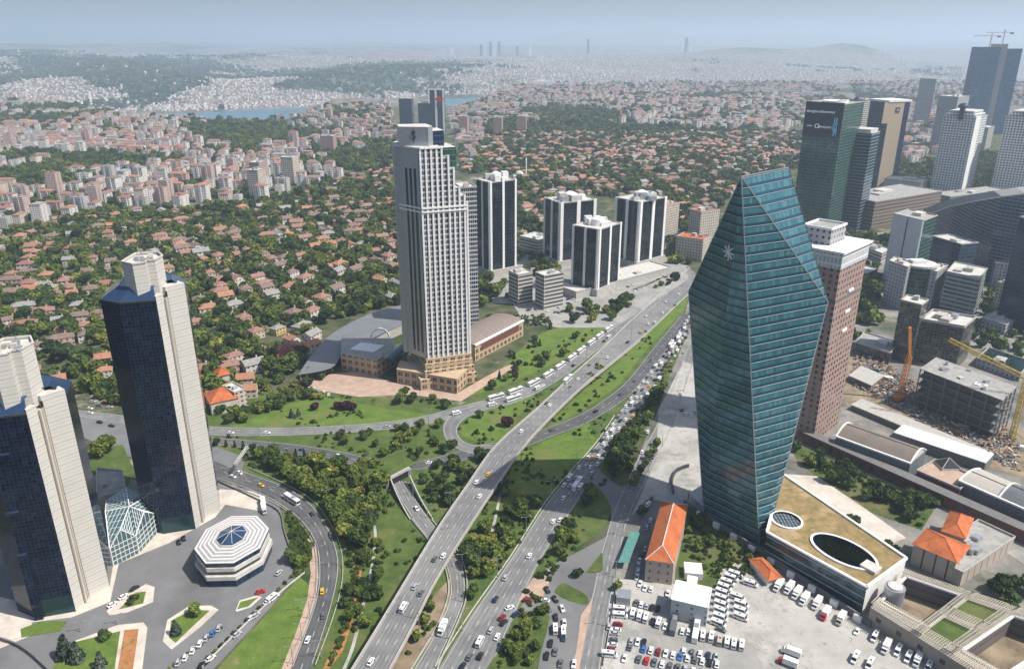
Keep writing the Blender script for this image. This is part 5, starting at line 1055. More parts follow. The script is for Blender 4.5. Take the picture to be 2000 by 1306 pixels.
lot('car', [(255+57*i, 1240+13*i) for i in range(9)], lot_up, ['grey', 'red', 'grey', 'white', 'grey', 'grey', 'silver', 'white', 'black'])
lot('car', [(100, 985), (85, 1026), (70, 1052), (62, 1100), (58, 1135), (40, 1168)], lot_side, ['dark red', 'white', 'silver', 'grey', 'white', 'dark red'])
lot('car', [(190, 1150), (150, 1235)], lot_up, ['grey', 'white'])
lot('minibus', [(120, 880), (118, 925), (40, 1212)], lot_side, ['white']); lot('minibus', [(212, 905), (262, 922), (308, 938)], lot_up, ['white'])
lot('car', [(235, 828), (272, 838), (314, 848), (352, 860), (395, 868)], lot_up, ['grey', 'white', 'silver', 'black', 'black'])
lot('car', [(355, 965), (450, 1000), (575, 1035), (622, 1040)], lot_up, ['black', 'white', 'white', 'white']); lot('minibus', [(402, 975), (727, 1070), (790, 1080), (850, 1105), (905, 1115), (955, 1130), (1012, 1140)], lot_up, ['white', 'white', 'white', 'beige', 'white', 'white', 'white'])
lot('bus', [(512, 995), (675, 1050)], lot_up, ['grey', 'white'])
mb_dir = heading(G(*LOTP(900, 650)), G(*LOTP(985, 680)))
lot('minibus', [(965, 622), (935, 648), (908, 682), (885, 718), (872, 757), (866, 800), (862, 845), (858, 892), (855, 940), (840, 985), (1078, 690), (985, 792), (1010, 842), (1005, 890), (1005, 938)], mb_dir, ['white'])
lot('car', [(263, 685), (300, 718), (345, 725), (468, 757)], lot_up, ['white', 'white', 'white', 'white']); lot('car', [(300, 430), (275, 468), (260, 517), (253, 555), (248, 595), (243, 637), (340, 218), (312, 270)], lot_up, ['silver', 'dark blue', 'white', 'silver', 'white', 'white', 'white', 'silver'], "by the long building")
lot('car', [(650, 715), (735, 715), (745, 738), (860, 1025)], mb_dir, ['silver', 'grey', 'black', 'grey'])
lot('car', [(200+46*i, 1108+6*i) for i in range(3)]+[(585+60*i, 1185+10*i) for i in range(5)], lot_up, ['silver', 'white', 'black', 'white', 'grey', 'white', 'dark blue', 'silver'])
R9 = lambda X, Y: G(1333+X/3, 870+Y/3); wn_d = heading(R9(640, 930), R9(700, 850))
for k, x, y, c in (('truck', 560, 835, 'white'), ('truck', 622, 850, 'white'), ('truck', 668, 880, 'white'), ('truck', 712, 915, 'white'), ('truck', 785, 940, 'white'), ('truck', 835, 1000, 'red'), ('truck', 925, 1030, 'beige'), ('car', 1020, 1095, 'white'), ('minibus', 1125, 1130, 'white'), ('truck', 1190, 1195, 'white'), ('minibus', 1260, 1212, 'white'), ('minibus', 1320, 1250, 'white'), ('truck', 1375, 1270, 'white'), ('minibus', 1440, 1305, 'white'), ('truck', 635, 1225, 'white'), ('truck', 615, 1285, 'red'), ('minibus', 1010, 1255, 'white'), ('minibus', 1095, 1290, 'white')):
    put(k, R9(x, y)[:2], (wn_d if x not in (635, 615) else mb_dir)+math.pi*(k != 'truck' or 1), c, "by the grey wall" if x not in (635, 615) else "out in the open", "vehicles by the retaining wall", .2)
C7 = lambda X, Y: G(X/3, 870+Y/3)
GP = "cars on the forecourt of the blue towers"
for k, x, y, c, dx, dy in (('car', 660, 937, 'white', 20, -12), ('car', 725, 890, 'white', 20, -12), ('car', 790, 842, 'black', 20, -12), ('car', 1045, 1275, 'silver', 7, -20), ('car', 1087, 1245, 'white', 7, -20), ('car', 1130, 1205, 'white', 7, -20), ('car', 1172, 1165, 'white', 7, -20), ('car', 1210, 1132, 'silver', 7, -20), ('car', 1247, 1103, 'blue', 7, -20), ('car', 1283, 1075, 'silver', 7, -20),
                       ('car', 1570, 920, 'white', 20, -16), ('minibus', 1600, 900, 'white', 20, -16), ('car', 1475, 1012, 'white', 20, -16), ('car', 1500, 1000, 'silver', 20, -16), ('car', 1390, 1112, 'silver', 20, -16), ('car', 1235, 1252, 'white', 20, -16), ('car', 1190, 1290, 'black', 20, -16), ('car', 1050, 570, 'black', -5, -20), ('car', 1078, 548, 'black', -5, -20), ('car', 1527, 862, 'red', 20, -5), ('car', 1635, 750, 'silver', 18, -18)):
    put(k, C7(x, y)[:2], heading(C7(x, y), C7(x+dx, y+dy)), c, "on the forecourt", GP, .2)
for x, y in ((1545, 350), (1548, 385)): put('truck', C7(x, y)[:2], heading(C7(1540, 350), C7(1550, 390)), 'blue' if y < 360 else 'silver', "by the pavilion", GP, .2)
GR = "traffic on the curving road"
for k, x, y, c, x2, y2 in (('car', 1365, 187, 'white', 1430, 205), ('car', 1405, 165, 'white', 1450, 190), ('car', 1530, 237, 'yellow', 1600, 265), ('bus', 1712, 328, 'white', 1770, 365), ('car', 1888, 858, 'yellow', 1890, 800), ('car', 1895, 1000, 'grey', 1905, 940), ('car', 1803, 1143, 'white', 1830, 1080), ('car', 1830, 410, 'black', 1870, 450), ('car', 1940, 530, 'grey', 1950, 600)):
    put(k, C7(x, y)[:2], heading(C7(x, y), C7(x2, y2)), c, "on the curving road", GR, .2)
GF = "traffic on the flyover"
def C8(X, Y): return (667+X/3, 870+Y/3)
for k, p, c in [('car', C8(862, 172), 'yellow'), ('car', C8(790, 218), 'white'), ('car', C8(808, 300), 'white'), ('car', C8(597, 648), 'white'), ('car', C8(547, 668), 'grey'), ('minibus', C8(365, 955), 'white'), ('car', C8(465, 868), 'grey'), ('car', C8(172, 1270), 'white'), ('car', C8(430, 830), 'silver'),
               ('car', (1018, 843), 'white'), ('car', (1073, 792), 'white'), ('car', (1068, 788), 'grey'), ('bus', (1109, 744), 'white'), ('car', (1129, 741), 'white'), ('car', (1151, 714), 'grey'), ('car', (1166, 712), 'black'), ('car', (1186, 699), 'white'), ('car', (1177, 690), 'silver'), ('car', (1226, 669), 'black'), ('car', (1252, 649), 'yellow'), ('car', (1279, 630), 'white'), ('car', (1266, 633), 'white'), ('car', (1262, 618), 'white'), ('car', (1319, 597), 'black'), ('car', (1294, 612), 'white'), ('car', (1300, 590), 'white'), ('car', (1325, 575), 'white')]:
    q = GD(*p); t_ = GD(p[0]+14, p[1]-18); w_ = GD(p[0]-14, p[1]+18)
    best = min(range(len(A)-1), key=lambda i: abs(A[i][1]-q[1])); rz_ = heading(A[best], A[min(best+1, len(A)-1)]); put(k, (q[0], q[1], q[2]+.05), rz_, c, "on the flyover", GF)
q = G(*C8(440, 375)); put('car', q[:2], heading(G(800, 980), G(832, 1020)), 'white', "climbing from the tunnel", None, .2)
q = G(*C8(592, 1085)); put('truck', q[:2], heading(G(862, 1240), G(850, 1265)), 'white', "on the lower ramp", None, .2)
GM = "traffic on the crowded main road"
for k, X_, Y_, c in (('car', 1300, 312, 'white'), ('car', 1240, 450, 'white'), ('car', 1280, 440, 'white'), ('car', 1100, 650, 'white'), ('car', 960, 778, 'silver'), ('car', 902, 905, 'dark blue'), ('car', 1365, 260, 'white'), ('minibus', 1402, 250, 'white'), ('minibus', 812, 1158, 'white'), ('car', 750, 1242, 'grey'), ('car', 812, 1238, 'black'), ('car', 710, 1298, 'black'), ('car', 875, 1088, 'silver'), ('car', 912, 1125, 'white')):
    p = C8(X_, Y_); q = G(*p); mid_ = ROADS['r6'][2](.5); b_ = min(range(len(mid_)-1), key=lambda i: math.dist(mid_[i], q[:2])); put(k, q[:2], heading(mid_[b_], mid_[b_+1]), c, "on the main road", GM, .2)
for X_, Y_, c, dx, dy in ((1090, 912, 'dark red', 20, 0), (1190, 912, 'white', -20, -5), (985, 955, 'white', 18, -8), (1022, 992, 'dark blue', 16, -12), (940, 1012, 'dark red', 14, -14), (950, 1042, 'black', 14, -14), (1222, 772, 'grey', 2, -20), (1205, 850, 'black', 8, 14), (1252, 905, 'black', 12, 18), (1293, 960, 'white', 8, 18), (1210, 962, 'grey', 12, 12), (1256, 1012, 'black', 3, 20), (1305, 1045, 'white', 2, 20), (1225, 1165, 'black', -4, 20), (1252, 1215, 'grey', -4, 20), (1202, 1238, 'black', -4, 20), (1283, 1282, 'grey', -4, 20), (1362, 1285, 'white', -4, 20), (1300, 1130, 'dark blue', -2, 20)):
    p = C8(X_, Y_); put('car', G(*p)[:2], heading(G(*p), G(p[0]+dx, p[1]+dy)), c, "queuing at the junction", "cars queuing at the junction", .2)
put('minibus', G(*C8(1252, 1082))[:2], heading(G(1080, 1240), G(1079, 1220)), 'white', "queuing at the junction", "cars queuing at the junction", .2); put('minibus', G(*C8(1300, 1098))[:2], heading(G(1100, 1240), G(1099, 1220)), 'white', "queuing at the junction", "cars queuing at the junction", .2)
# dense jam farther up the main road, four lanes nose to tail
mid_ = ROADS['r6'][2]; rj = random.Random(4)
nj = 0
for ln_ in (.13, .38, .62, .87):
    L_ = resample(mid_(ln_), 400); acc = 0; gap = 3
    for i in range(399):
        acc += math.dist(L_[i], L_[i+1]); pp = pix(*L_[i])
        if pp[1] < 950 and acc > gap:
            big = rj.random(); k = 'bus' if big < .04 else 'minibus' if big < .14 else 'car'
            acc = 0; gap = {'car': 7.5, 'minibus': 10, 'bus': 17}[k]+rj.uniform(0, 6); nj += 1
            put(k, L_[i], heading(L_[i], L_[i+1]), 'yellow' if k == 'car' and rj.random() < .04 else 'white' if k != 'car' else rcol(rj), "in the jam", GM, .2)
# row of buses on the feeder road
m9 = resample(ROADS['r2'][2](.20), 600); bl = []
acc_ = 99.
for i in range(599):
    acc_ += math.dist(m9[i], m9[i+1]); pp = pix(*m9[i])
    if 968 < pp[0] < 1190 and acc_ > 17.5: acc_ = rj.uniform(-1.5, 1.5); put('bus', m9[i], heading(m9[i], m9[i+1]), 'white', "in the bus row", "row of parked buses", .2)
m9b = resample(ROADS['r2'][2](.75), 600)
for px_, k in ((1003, 'bus'), (962, 'minibus'), (1050, 'minibus'), (1060, 'car'), (1120, 'car'), (1190, 'minibus'), (1180, 'car'), (815, 'car'), (755, 'car'), (522, 'car'), (450, 'car'), (893, 'minibus')):
    i = min(range(599), key=lambda i: abs(pix(*m9b[i])[0]-px_)); put(k, m9b[i], heading(m9b[i], m9b[i+1]), rj.choice(('white', 'white', 'silver', 'black')), "beside the bus row", "traffic beside the bus row", .2)
m3 = resample(ROADS['r3'][2](.5), 600)
for px_ in (1270, 1240, 1213, 1164, 837, 663, 1080, 590):
    i = min(range(599), key=lambda i: abs(pix(*m3[i])[0]-px_)); put('car', m3[i], heading(m3[i], m3[i+1]), rj.choice(('white', 'white', 'grey', 'black')), "on the slip road", "traffic on the slip road", .2)
for px_, py_, c in ((1254, 884, 'white'), (1190, 1225, 'silver'), (1265, 845, 'white'), (1291, 735, 'grey'), (1330, 770, 'white'), (1335, 690, 'silver'), (1340, 810, 'white'), (1350, 812, 'white'), (1358, 806, 'silver'), (1332, 802, 'black'), (1268, 984, 'white'), (1264, 987, 'white'), (1272, 975, 'dark red')):
    put('car', G(px_, py_)[:2], heading(G(1215, 975), G(1245, 900)), c, "by the empty lot", "cars beside the empty lot", .2)
for k in range(8): p = (585+9.5*k, 748+4.0*k); put('car', G(*p)[:2], heading(G(*p), G(p[0]+3, p[1]-10)), rj.choice(('white', 'white', 'silver', 'red', 'grey')), "on the forecourt edge", "cars on the curved forecourt edge", .25)
for k in range(46):
    px_ = rj.uniform(1010, 1320); py_ = 628-(px_-1010)*.27+rj.uniform(-22, 8)
    put('car', G(px_, py_)[:2], rj.choice((.5, .55, 2.1)), rcol(rj), "in the office yard", "cars parked below the pillared towers", .2)
for k in range(24):
    px_, py_ = rj.uniform(1660, 1720), rj.uniform(470, 560)
    put('car', G(px_, py_)[:2], rj.choice((.5, 2.1)), rcol(rj), "below the screen tower", "cars below the screen tower", .2)
for lab, L0, F0_, R0, tp_ in (("low pale annex behind the brick tower crown", (1690, 500), (1720, 512), (1735, 503), 496), ("flat grey roofed annex beside the ribbed metal building", (1650, 540), (1690, 552), (1712, 542), 536), ("small white annex beyond the stepped office", (1840, 500), (1870, 508), (1885, 500), 492), ("low shop row beside the dark glass tower", (1915, 640), (1960, 655), (1985, 640), 636), ("low teal roofed hall behind the unfinished building", (1905, 715), (1990, 745), (2010, 722), 730)):
    block('annex', lab, par3(G(*L0), G(*F0_), G(*R0)), max(4, hz(G(*F0_)[1], tp_)), FAC['band'] if 'white' in lab or 'pale' in lab else FAC['punch'], 'teal' if 'teal' in lab else 'rooflight')
for k in range(14):
    px_, py_ = rj.uniform(170, 235), rj.uniform(765, 808); put('car', G(px_, py_)[:2], rj.uniform(-.2, .2), rcol(rj), "behind the towers", "cars behind the blue towers", .2)
for px_, py_, c in ((195, 826, 'black'), (218, 833, 'black')): put('car', G(px_, py_)[:2], heading(G(195, 826), G(230, 834)), c, "on the back road", "cars behind the blue towers", .2)
for k in range(24):
    px_, py_ = rj.uniform(1900, 1990), rj.uniform(590, 660); put('car', G(px_, py_)[:2], rj.choice((.5, 2.1)), rcol(rj), "beyond the dark office", "cars beyond the dark office", .2)
# ------------------------------------------------------------ lamps and gantries
def lamp(px_, py_, h, where, z=0.1):
    p = G(px_, py_); t = thing('street_lamp', 'x', 'street lamp', (p[0], p[1], z), "street lamps of the interchange"); MB().cyl((p[0], p[1]), .2, z, h, 8, r1=.1).build('pole', M['metal'], t)
    m = MB()
    for s in (-1, 1): m.beam((p[0], p[1], h-.1), (p[0]+1.8*s, p[1]+.5*s, h+.3), .14); m.box((p[0]+2.1*s, p[1]+.6*s, h+.2), (1.0, .4, .18), .3, h+.2)
    m.build('lamp_head', M['metal'], t); AUTO.append((t, where))
for p in ((1232, 672, 24), (1109, 800, 24), (819, 1235, 24), (981, 965, 24), (1147, 868, 18), (1330, 600, 24), (1018, 905, 12), (880, 1000, 12)): lamp(*p, "tall lamp mast by the flyover")
for p in ((158, 1233, 5), (230, 1218, 5), (590, 1192, 6), (478, 935, 9), (500, 1100, 5), (1190, 1120, 8), (1222, 985, 8), (628, 1285, 9), (668, 1105, 9), (640, 985, 9)): lamp(*p, "slim kerbside lamp post")
for key, off, st, hh_, n0 in (('r1', .02, 4, 9, 6), ('r2', .98, 8, 10, 12), ('r6', .02, 6, 11, 4), ('r7', .98, 5, 9, 4), ('r3', .98, 9, 9, 20), ('r4', .98, 9, 8, 6)):
    L_ = ROADS[key][2](off)
    for q in L_[n0::st]: pp = pix(*q); lamp(pp[0], pp[1], hh_, "slim kerbside lamp post") if 380 < pp[0] < 1400 and pp[1] < 1320 else None
a, b = Vector(G(462, 928)), Vector(G(486, 892)); t = thing('sign_gantry', "white sign gantry spanning the road behind the blue tower", 'gantry', a); m = MB()
for q in (a, b): m.beam(q, q+Vector((0, 0, 7)), .5)
m.build('gantry_post', M['metal'], t); m = MB(); lattice(m, a+Vector((0, 0, 7)), b+Vector((0, 0, 7)), 1.2, 8); m.build('gantry_beam', M['rooflight'], t)
def fence(name, label, pts, h, mat, w=.2, post=3.0):
    P = smooth([G(*p)[:2] for p in pts], 5); t = thing(name, label, 'fence', (*P[0], 0)); m = MB(); q = MB()
    for a, b in zip(P, P[1:]): m.beam((*a, h*.6), (*b, h*.6), w, h*.5)
    L = sum(math.dist(a, b) for a, b in zip(P, P[1:])); 
    for p in resample(P, min(90, int(L/post)+2)): MB().box((*p, 0), (.2, .2, h), 0, 0).build('post', M['metal'], t)
    m.build('rail', mat, t)
fence('guard_rail', "low guard rail on the outer side of the curving road", [(486, 915), (560, 948), (612, 980), (645, 1022), (664, 1065), (670, 1110), (664, 1160), (646, 1220), (616, 1300)], 1.0, M['concrete'], .3)
fence('guard_rail', "low concrete rail between the road and the pink pavement", [(430, 942), (533, 982), (585, 1022), (613, 1065), (619, 1120), (613, 1170), (593, 1230), (563, 1300)], .8, M['concrete'], .3)
fence('perimeter_wall', "pale wall with railing around the forecourt lawn", [(395, 1305), (470, 1230), (540, 1165), (595, 1120)], 1.4, M['rooflight'], .35)
fence('perimeter_wall', "dark planted wall along the road past the octagonal pavilion", [(425, 940), (500, 975), (545, 1000), (556, 1040), (575, 1095)], 1.3, M['darkconc'], .5)
fence('boundary_wall', "dark wall with arched railing at the lower corner", [(-40, 1240), (40, 1265), (105, 1320)], 2.2, M['darkconc'], .6)
fence('lot_fence', "low yellow-stained fence at the parking lot edge", [(1178, 1300), (1190, 1235), (1202, 1160), (1212, 1130)], 1.5, M['concrete'], .2)
fence('guard_rail', "pale rail along the meadow side of the crowded main road", [(850, 1303), (924, 1190), (998, 1086), (1075, 968), (1162, 868), (1200, 812)], .9, M['rooflight'], .35)
# curved black sculpture on the empty lot
m = MB(); S_ = smooth(GG([(1315, 965), (1312, 945), (1318, 925), (1330, 917), (1345, 912)]), 6)
for a, b in zip(S_, S_[1:]): m.beam((*a[:2], 1.2), (*b[:2], 1.2), .8, 2.0)
tag(m.build('curved_wall', M['steel']), "black ribbon-like curved wall on the pale lot", 'wall')
# ------------------------------------------------------------ trees
def leafmat(name, base):
    b = NB(name); r = b.n("ObjectInfo").outputs["Random"]; a = b.attr()
    c = b.mix(r, tuple(x*.6 for x in base), (base[0]*1.85, base[1]*1.45, base[2]*1.3)); c = b.mix(1.0, c, a, 'MULTIPLY'); b.out(c, .85, 0, .15); return b.m
LM = {'green': leafmat('broad_leaves', (.075, .12, .025)), 'dark': leafmat('dark_leaves', (.04, .075, .022)), 'pale': leafmat('pale_leaves', (.13, .17, .04)), 'blue': leafmat('blue_needles', (.075, .11, .08)), 'purple': leafmat('purple_leaves', (.06, .02, .03))}
def crown_mesh(seed, r, h, n, base, kind='round', leaf=.8):
    g = np.random.default_rng(seed); nb = 9; V = []; 
    if kind == 'round': cs = [(g.uniform(-.55, .55)*r, g.uniform(-.55, .55)*r, base+h*g.uniform(.25, .78), r*g.uniform(.34, .58)) for _ in range(nb)]
    else: cs = [(g.uniform(-.06, .06)*r, g.uniform(-.06, .06)*r, base+h*(k+.4)/nb, r*(1-(k/nb))*.95) for k in range(nb)]
    per = n//nb; verts = []; cols = []
    for (cx, cy, cz, cr) in cs:
        d = g.normal(size=(per, 3)); d /= np.linalg.norm(d, axis=1)[:, None]; rad = cr*g.uniform(.72, 1.08, per)[:, None]; p = d*rad*np.array([1, 1, .8 if kind == 'round' else .55])+np.array([cx, cy, cz])
        nn = d+g.normal(size=(per, 3))*.55; nn /= np.linalg.norm(nn, axis=1)[:, None]; t1 = np.cross(nn, g.normal(size=(per, 3))); t1 /= np.linalg.norm(t1, axis=1)[:, None]; t2 = np.cross(nn, t1)
        s = leaf*g.uniform(.6, 1.25, (per, 1)); q = np.stack([p-t1*s-t2*s*.7, p+t1*s-t2*s*.6, p+t1*s*.8+t2*s*.8, p-t1*s*.7+t2*s], 1); verts.append(q.reshape(-1, 3)); tone = g.uniform(.75, 1.25)
        cc = tone*g.uniform(.7, 1.3, per); cols.append(np.stack([cc, cc*g.uniform(.94, 1.06, per), cc], 1))
    v = np.concatenate(verts); c = np.concatenate(cols); f = np.arange(len(v)).reshape(-1, 4); return npmesh('crown', v, f, [M['grass']], c)
TP = {}
def tree_proto(key, name, seed, r, h, n, base, mat, kind='round', leaf=.8):
    t = thing(name, 'x', 'tree', (0, 0, 0)); me = crown_mesh(seed, r, h, n, base, kind, leaf); me.materials[0] = LM[mat]; o = bpy.data.objects.new('crown', me); COL.objects.link(o); o.parent = t
    m = MB(); m.cyl((0, 0), r*.07+.08, 0, base+h*.55, 7, r1=.08)
    for k in range(3): an = k*2.1+seed; m.beam((0, 0, base), (math.cos(an)*r*.5, math.sin(an)*r*.5, base+h*.45), .16)
    m.build('trunk', plain('bark_'+key, (.10, .075, .05), .9), t); TP[key] = t
for i in range(3): tree_proto('g%d' % i, 'broadleaf_tree', 10+i, 4.2, 6.2, 900, 1.6, 'green')
for i in range(2): tree_proto('d%d' % i, 'broadleaf_tree', 20+i, 4.4, 7, 900, 1.5, 'dark')
for i in range(2): tree_proto('p%d' % i, 'broadleaf_tree', 30+i, 3.6, 5.2, 800, 1.4, 'pale')
tree_proto('c0', 'conifer', 40, 1.9, 7.5, 700, .6, 'dark', 'cone', .55); tree_proto('b0', 'blue_spruce', 41, 3.0, 8, 800, .6, 'blue', 'cone', .6); tree_proto('u0', 'purple_tree', 42, 3.2, 4.2, 700, .6, 'purple')
tree_proto('s0', 'shrub', 43, 2.0, 2.4, 420, .1, 'green', 'round', .5); tree_proto('s1', 'shrub', 44, 2.2, 2.6, 420, .1, 'dark', 'round', .5)
DESC = {'g': 'broad green tree', 'd': 'dark green tree', 'p': 'pale green tree', 'c': 'narrow dark conifer', 'b': 'blue-green spruce', 'u': 'purple-leaved tree', 's': 'low round shrub'}
rt = random.Random(12); placed = []; ntree = 0
def plant(px_, py_, key, sc, z=.1, grp="trees of the interchange"):
    global ntree
    p = G(px_, py_); placed.append((p[0], p[1])); ntree += 1
    return dup(TP[key], (p[0], p[1], z), rt.uniform(0, 6.28), sc, None, DESC[key[0]], grp)
def onroad(x, y, mrg=2.5):
    for k, (a_, b_, _) in ROADS.items():
        for i in range(0, len(a_), 2):
            cx, cy = (a_[i][0]+b_[i][0])/2, (a_[i][1]+b_[i][1])/2
            if math.hypot(x-cx, y-cy) < math.dist(a_[i], b_[i])/2+mrg: return True
    if y < 470:
        for i in range(0, 109, 2):
            if A[i][0]-2 < x < B[i][0]+2 and abs(y-A[i][1]) < 3: return True
    return False
def grove(poly, n, keys, s0, s1, mind=3.6, grp="trees of the interchange"):
    xs = [p[0] for p in poly]; ys = [p[1] for p in poly]; k = 0; tries = 0
    while k < n and tries < n*60:
        tries += 1; x, y = rt.uniform(min(xs), max(xs)), rt.uniform(min(ys), max(ys))
        if not inpoly(x, y, poly): continue
        p = G(x, y)
        if any((p[0]-a)**2+(p[1]-b)**2 < mind**2 for a, b in placed) or onroad(p[0], p[1]): continue
        plant(x, y, rt.choice(keys), rt.uniform(s0, s1), .1, grp); k += 1
big = ['g0', 'g1', 'g2', 'd0', 'p0', 'p1']; drk = ['d0', 'd1', 'g0', 'd0']
grove([(490, 893), (700, 905), (755, 935), (735, 1000), (700, 1080), (676, 1100), (668, 1050), (640, 985), (560, 935)], 56, big, .85, 1.3)
grove([(820, 912), (960, 892), (925, 965), (880, 1005), (845, 1000), (800, 940)], 16, drk+['g1'], .7, 1.0)
grove([(925, 1010), (985, 930), (1000, 965), (1060, 975), (1000, 1075), (930, 1190), (903, 1200), (912, 1120)], 32, big+['d1'], .7, 1.0)
grove([(1195, 930), (1190, 885), (1296, 690), (1338, 650), (1300, 765), (1250, 850), (1228, 945)], 36, drk, .65, 1.0)
grove([(405, 790), (440, 810), (560, 790), (575, 740), (680, 720), (560, 780), (480, 830), (408, 830)], 14, big, .8, 1.1)
grove([(575, 765), (640, 775), (560, 800), (450, 830), (420, 828), (500, 800)], 16, big, .7, .95)
grove([(745, 768), (900, 786), (880, 805), (755, 790)], 10, ['g0', 'd0', 's1'], .6, .9)
grove([(670, 840), (870, 833), (905, 885), (800, 897), (660, 882)], 22, ['g0', 'd0', 'c0', 'g2', 'p0'], .55, .85)
grove([(1555, 880), (1640, 905), (1820, 990), (1795, 1030), (1700, 1000), (1580, 915)], 26, drk, .75, 1.0, 3.6, "trees beside the brick arcade")
grove([(1345, 1000), (1400, 1020), (1490, 1095), (1400, 1095), (1335, 1060)], 9, big, .5, .7, 3, "trees of the overgrown garden")
grove([(1025, 1205), (1062, 1188), (1070, 1210), (1045, 1300), (960, 1300), (1005, 1225)], 12, ['d0', 'g0', 'g1'], .5, .75)
grove([(655, 1105), (740, 1050), (770, 1130), (700, 1250), (660, 1290)], 16, ['g0', 'g1', 'd0', 's0'], .5, .85)
grove([(1070, 1045), (1105, 1000), (1120, 1060), (1085, 1088)], 5, ['g1', 'g0', 'p0'], .8, 1.0); grove([(1145, 955), (1170, 960), (1160, 1000), (1130, 1000)], 4, drk, .6, .8)
grove([(1680, 560), (1722, 575), (1715, 655), (1672, 640)], 12, drk, .8, 1.1, 5, "trees of the office district"); grove([(1925, 560), (1962, 555), (1962, 625), (1930, 625)], 8, drk, .9, 1.2, 5, "trees of the office district"); grove([(1900, 690), (1990, 700), (1990, 740), (1930, 730)], 8, drk, .7, 1., 5, "trees of the office district")
grove([(1940, 1150), (2010, 1120), (2010, 1210), (1950, 1210)], 4, drk, 1.0, 1.2, 3.6, "trees beside the brick arcade")
grove([(770, 1260), (830, 1180), (860, 1130), (840, 1200), (790, 1300)], 6, ['s0', 'g1'], .5, .7)
grove([(930, 775), (1110, 695), (1190, 640), (1120, 655), (960, 750)], 14, ['d0', 's1', 'g0', 'u0'], .6, .95)
grove([(1100, 785), (1200, 720), (1180, 715), (1120, 760)], 5, ['g0', 's0'], .8, 1.2)
grove([(1000, 690), (1075, 640), (1095, 640), (1020, 720), (975, 740)], 12, ['d0', 's1', 'c0'], .6, .9)
for k in range(14): plant(408+17*k, 868+2.2*k+rt.uniform(-2, 2), rt.choice(('c0', 'g0', 'd1')), rt.uniform(.5, .7))
for p, k, s in (((205, 885), 'g1', 1.5), ((196, 893), 'p0', 1.1), ((130, 1282), 'b0', 1.25), ((152, 1290), 'b0', 1.1), ((198, 1302), 'b0', .9), ((205, 1247), 'd0', .6), ((345, 1238), 'b0', .8), ((382, 1200), 'g0', .7), ((262, 1170), 's0', .9), ((254, 1180), 's1', .8), ((575, 1095), 'd1', .9), ((585, 1085), 'd0', .8), ((590, 1105), 'g0', .7),
                ((1130, 1127), 'd0', .6), ((1665, 1033), 'd1', .85), ((1621, 1010), 'g0', .55), ((1537, 968), 'd0', .6), ((1735, 1072), 'g0', .6), ((1750, 1078), 'd0', .5), ((1255, 1010), 'd1', .7), ((1205, 1150), 'g1', .55), ((615, 800), 'u0', .9), ((660, 798), 'u0', .9), ((675, 800), 'u0', 1.1), ((690, 800), 'u0', .9), ((570, 815), 'b0', .7), ((583, 812), 'b0', .6), ((990, 832), 'u0', 1.2), ((935, 815), 'd0', .7), ((960, 840), 's1', .9)):
    plant(*p, k, s)
for k in range(7): plant(1284-8*k, 872+13*k, 'p0' if k % 2 else 'g1', rt.uniform(.6, .8))
for k in range(16): plant(395+12.5*k, 1298-12.2*k, 's1' if k % 2 else 's0', .5)
for k in range(9): plant(330+12.5*k, 1308-10*k, 's0', .45)
# --- villas
VW = facade('villa_wall', (1, 1, 1), (.10, .10, .10), 3.4, 3.0, (.3, .68), (.32, .78), attr=True, var=.5)
RC = NB('villa_roof_tiles'); RC.out(RC.mix(1.0, RC.n("ObjectInfo").outputs["Color"], RC.mix(RC.ramp(RC.noise(.5, 5), .3, .7), (.7, .7, .7), (1.15, 1.15, 1.15)), 'MULTIPLY'), .9)
WCOL = {'white': (.62, .58, .53), 'cream': (.55, .47, .36), 'pink': (.52, .36, .30), 'yellow': (.55, .42, .16)}
VP = []
def villa_geo(kind, w, d, h, rise, wc):
    P = [(-w/2, -d/2), (w/2, -d/2), (w/2, d/2), (-w/2, d/2)]; a = MB(); a.c = wc; a.prism(P, 0, h, 0, None); r = MB()
    if kind == 'hip': fs, _ = hiproof(P, h, rise, .7); [r.face(f) for f in fs]
    else:
        e = .6; A_, B_, C_, D_ = (-w/2-e, -d/2-e, h-.2), (w/2+e, -d/2-e, h-.2), (w/2+e, d/2+e, h-.2), (-w/2-e, d/2+e, h-.2); r0, r1 = (-w/2-e, 0, h+rise), (w/2+e, 0, h+rise)
        r.face([A_, B_, r1, r0]); r.face([C_, D_, r0, r1]); a.face([(-w/2, d/2, h), (-w/2, -d/2, h), (-w/2, 0, h+rise-.1)]); a.face([(w/2, -d/2, h), (w/2, d/2, h), (w/2, 0, h+rise-.1)])
    ch = MB(); ch.c = wc; ch.box((w*.22, d*.1, h), (.8, .8, rise+.9), 0, h); return a, r, ch
for i, (kd, w, d, h, rs, wc) in enumerate((('hip', 12, 9, 6, 2.4, 'white'), ('gable', 13, 9, 6, 2.6, 'white'), ('hip', 10, 10, 6.5, 2.6, 'cream'), ('hip', 16, 9, 6, 2.4, 'pink'), ('gable', 10, 8, 6, 2.4, 'cream'), ('hip', 11, 9, 6, 2.2, 'yellow'))):
    a, r, ch = villa_geo(kd, w, d, h, rs, WCOL[wc]); t = thing('villa', 'x', 'house', (0, 0, 0)); a.build('wall', VW, t); r.build('roof', RC.m, t); ch.build('chimney', VW, t); VP.append((t, wc, 'hipped' if kd == 'hip' else 'gabled', (a, r, ch)))
RCOL = {'orange': (.37, .18, .11), 'terracotta': (.30, .16, .125), 'brown': (.21, .145, .12), 'red': (.28, .125, .105), 'grey': (.28, .27, .26)}
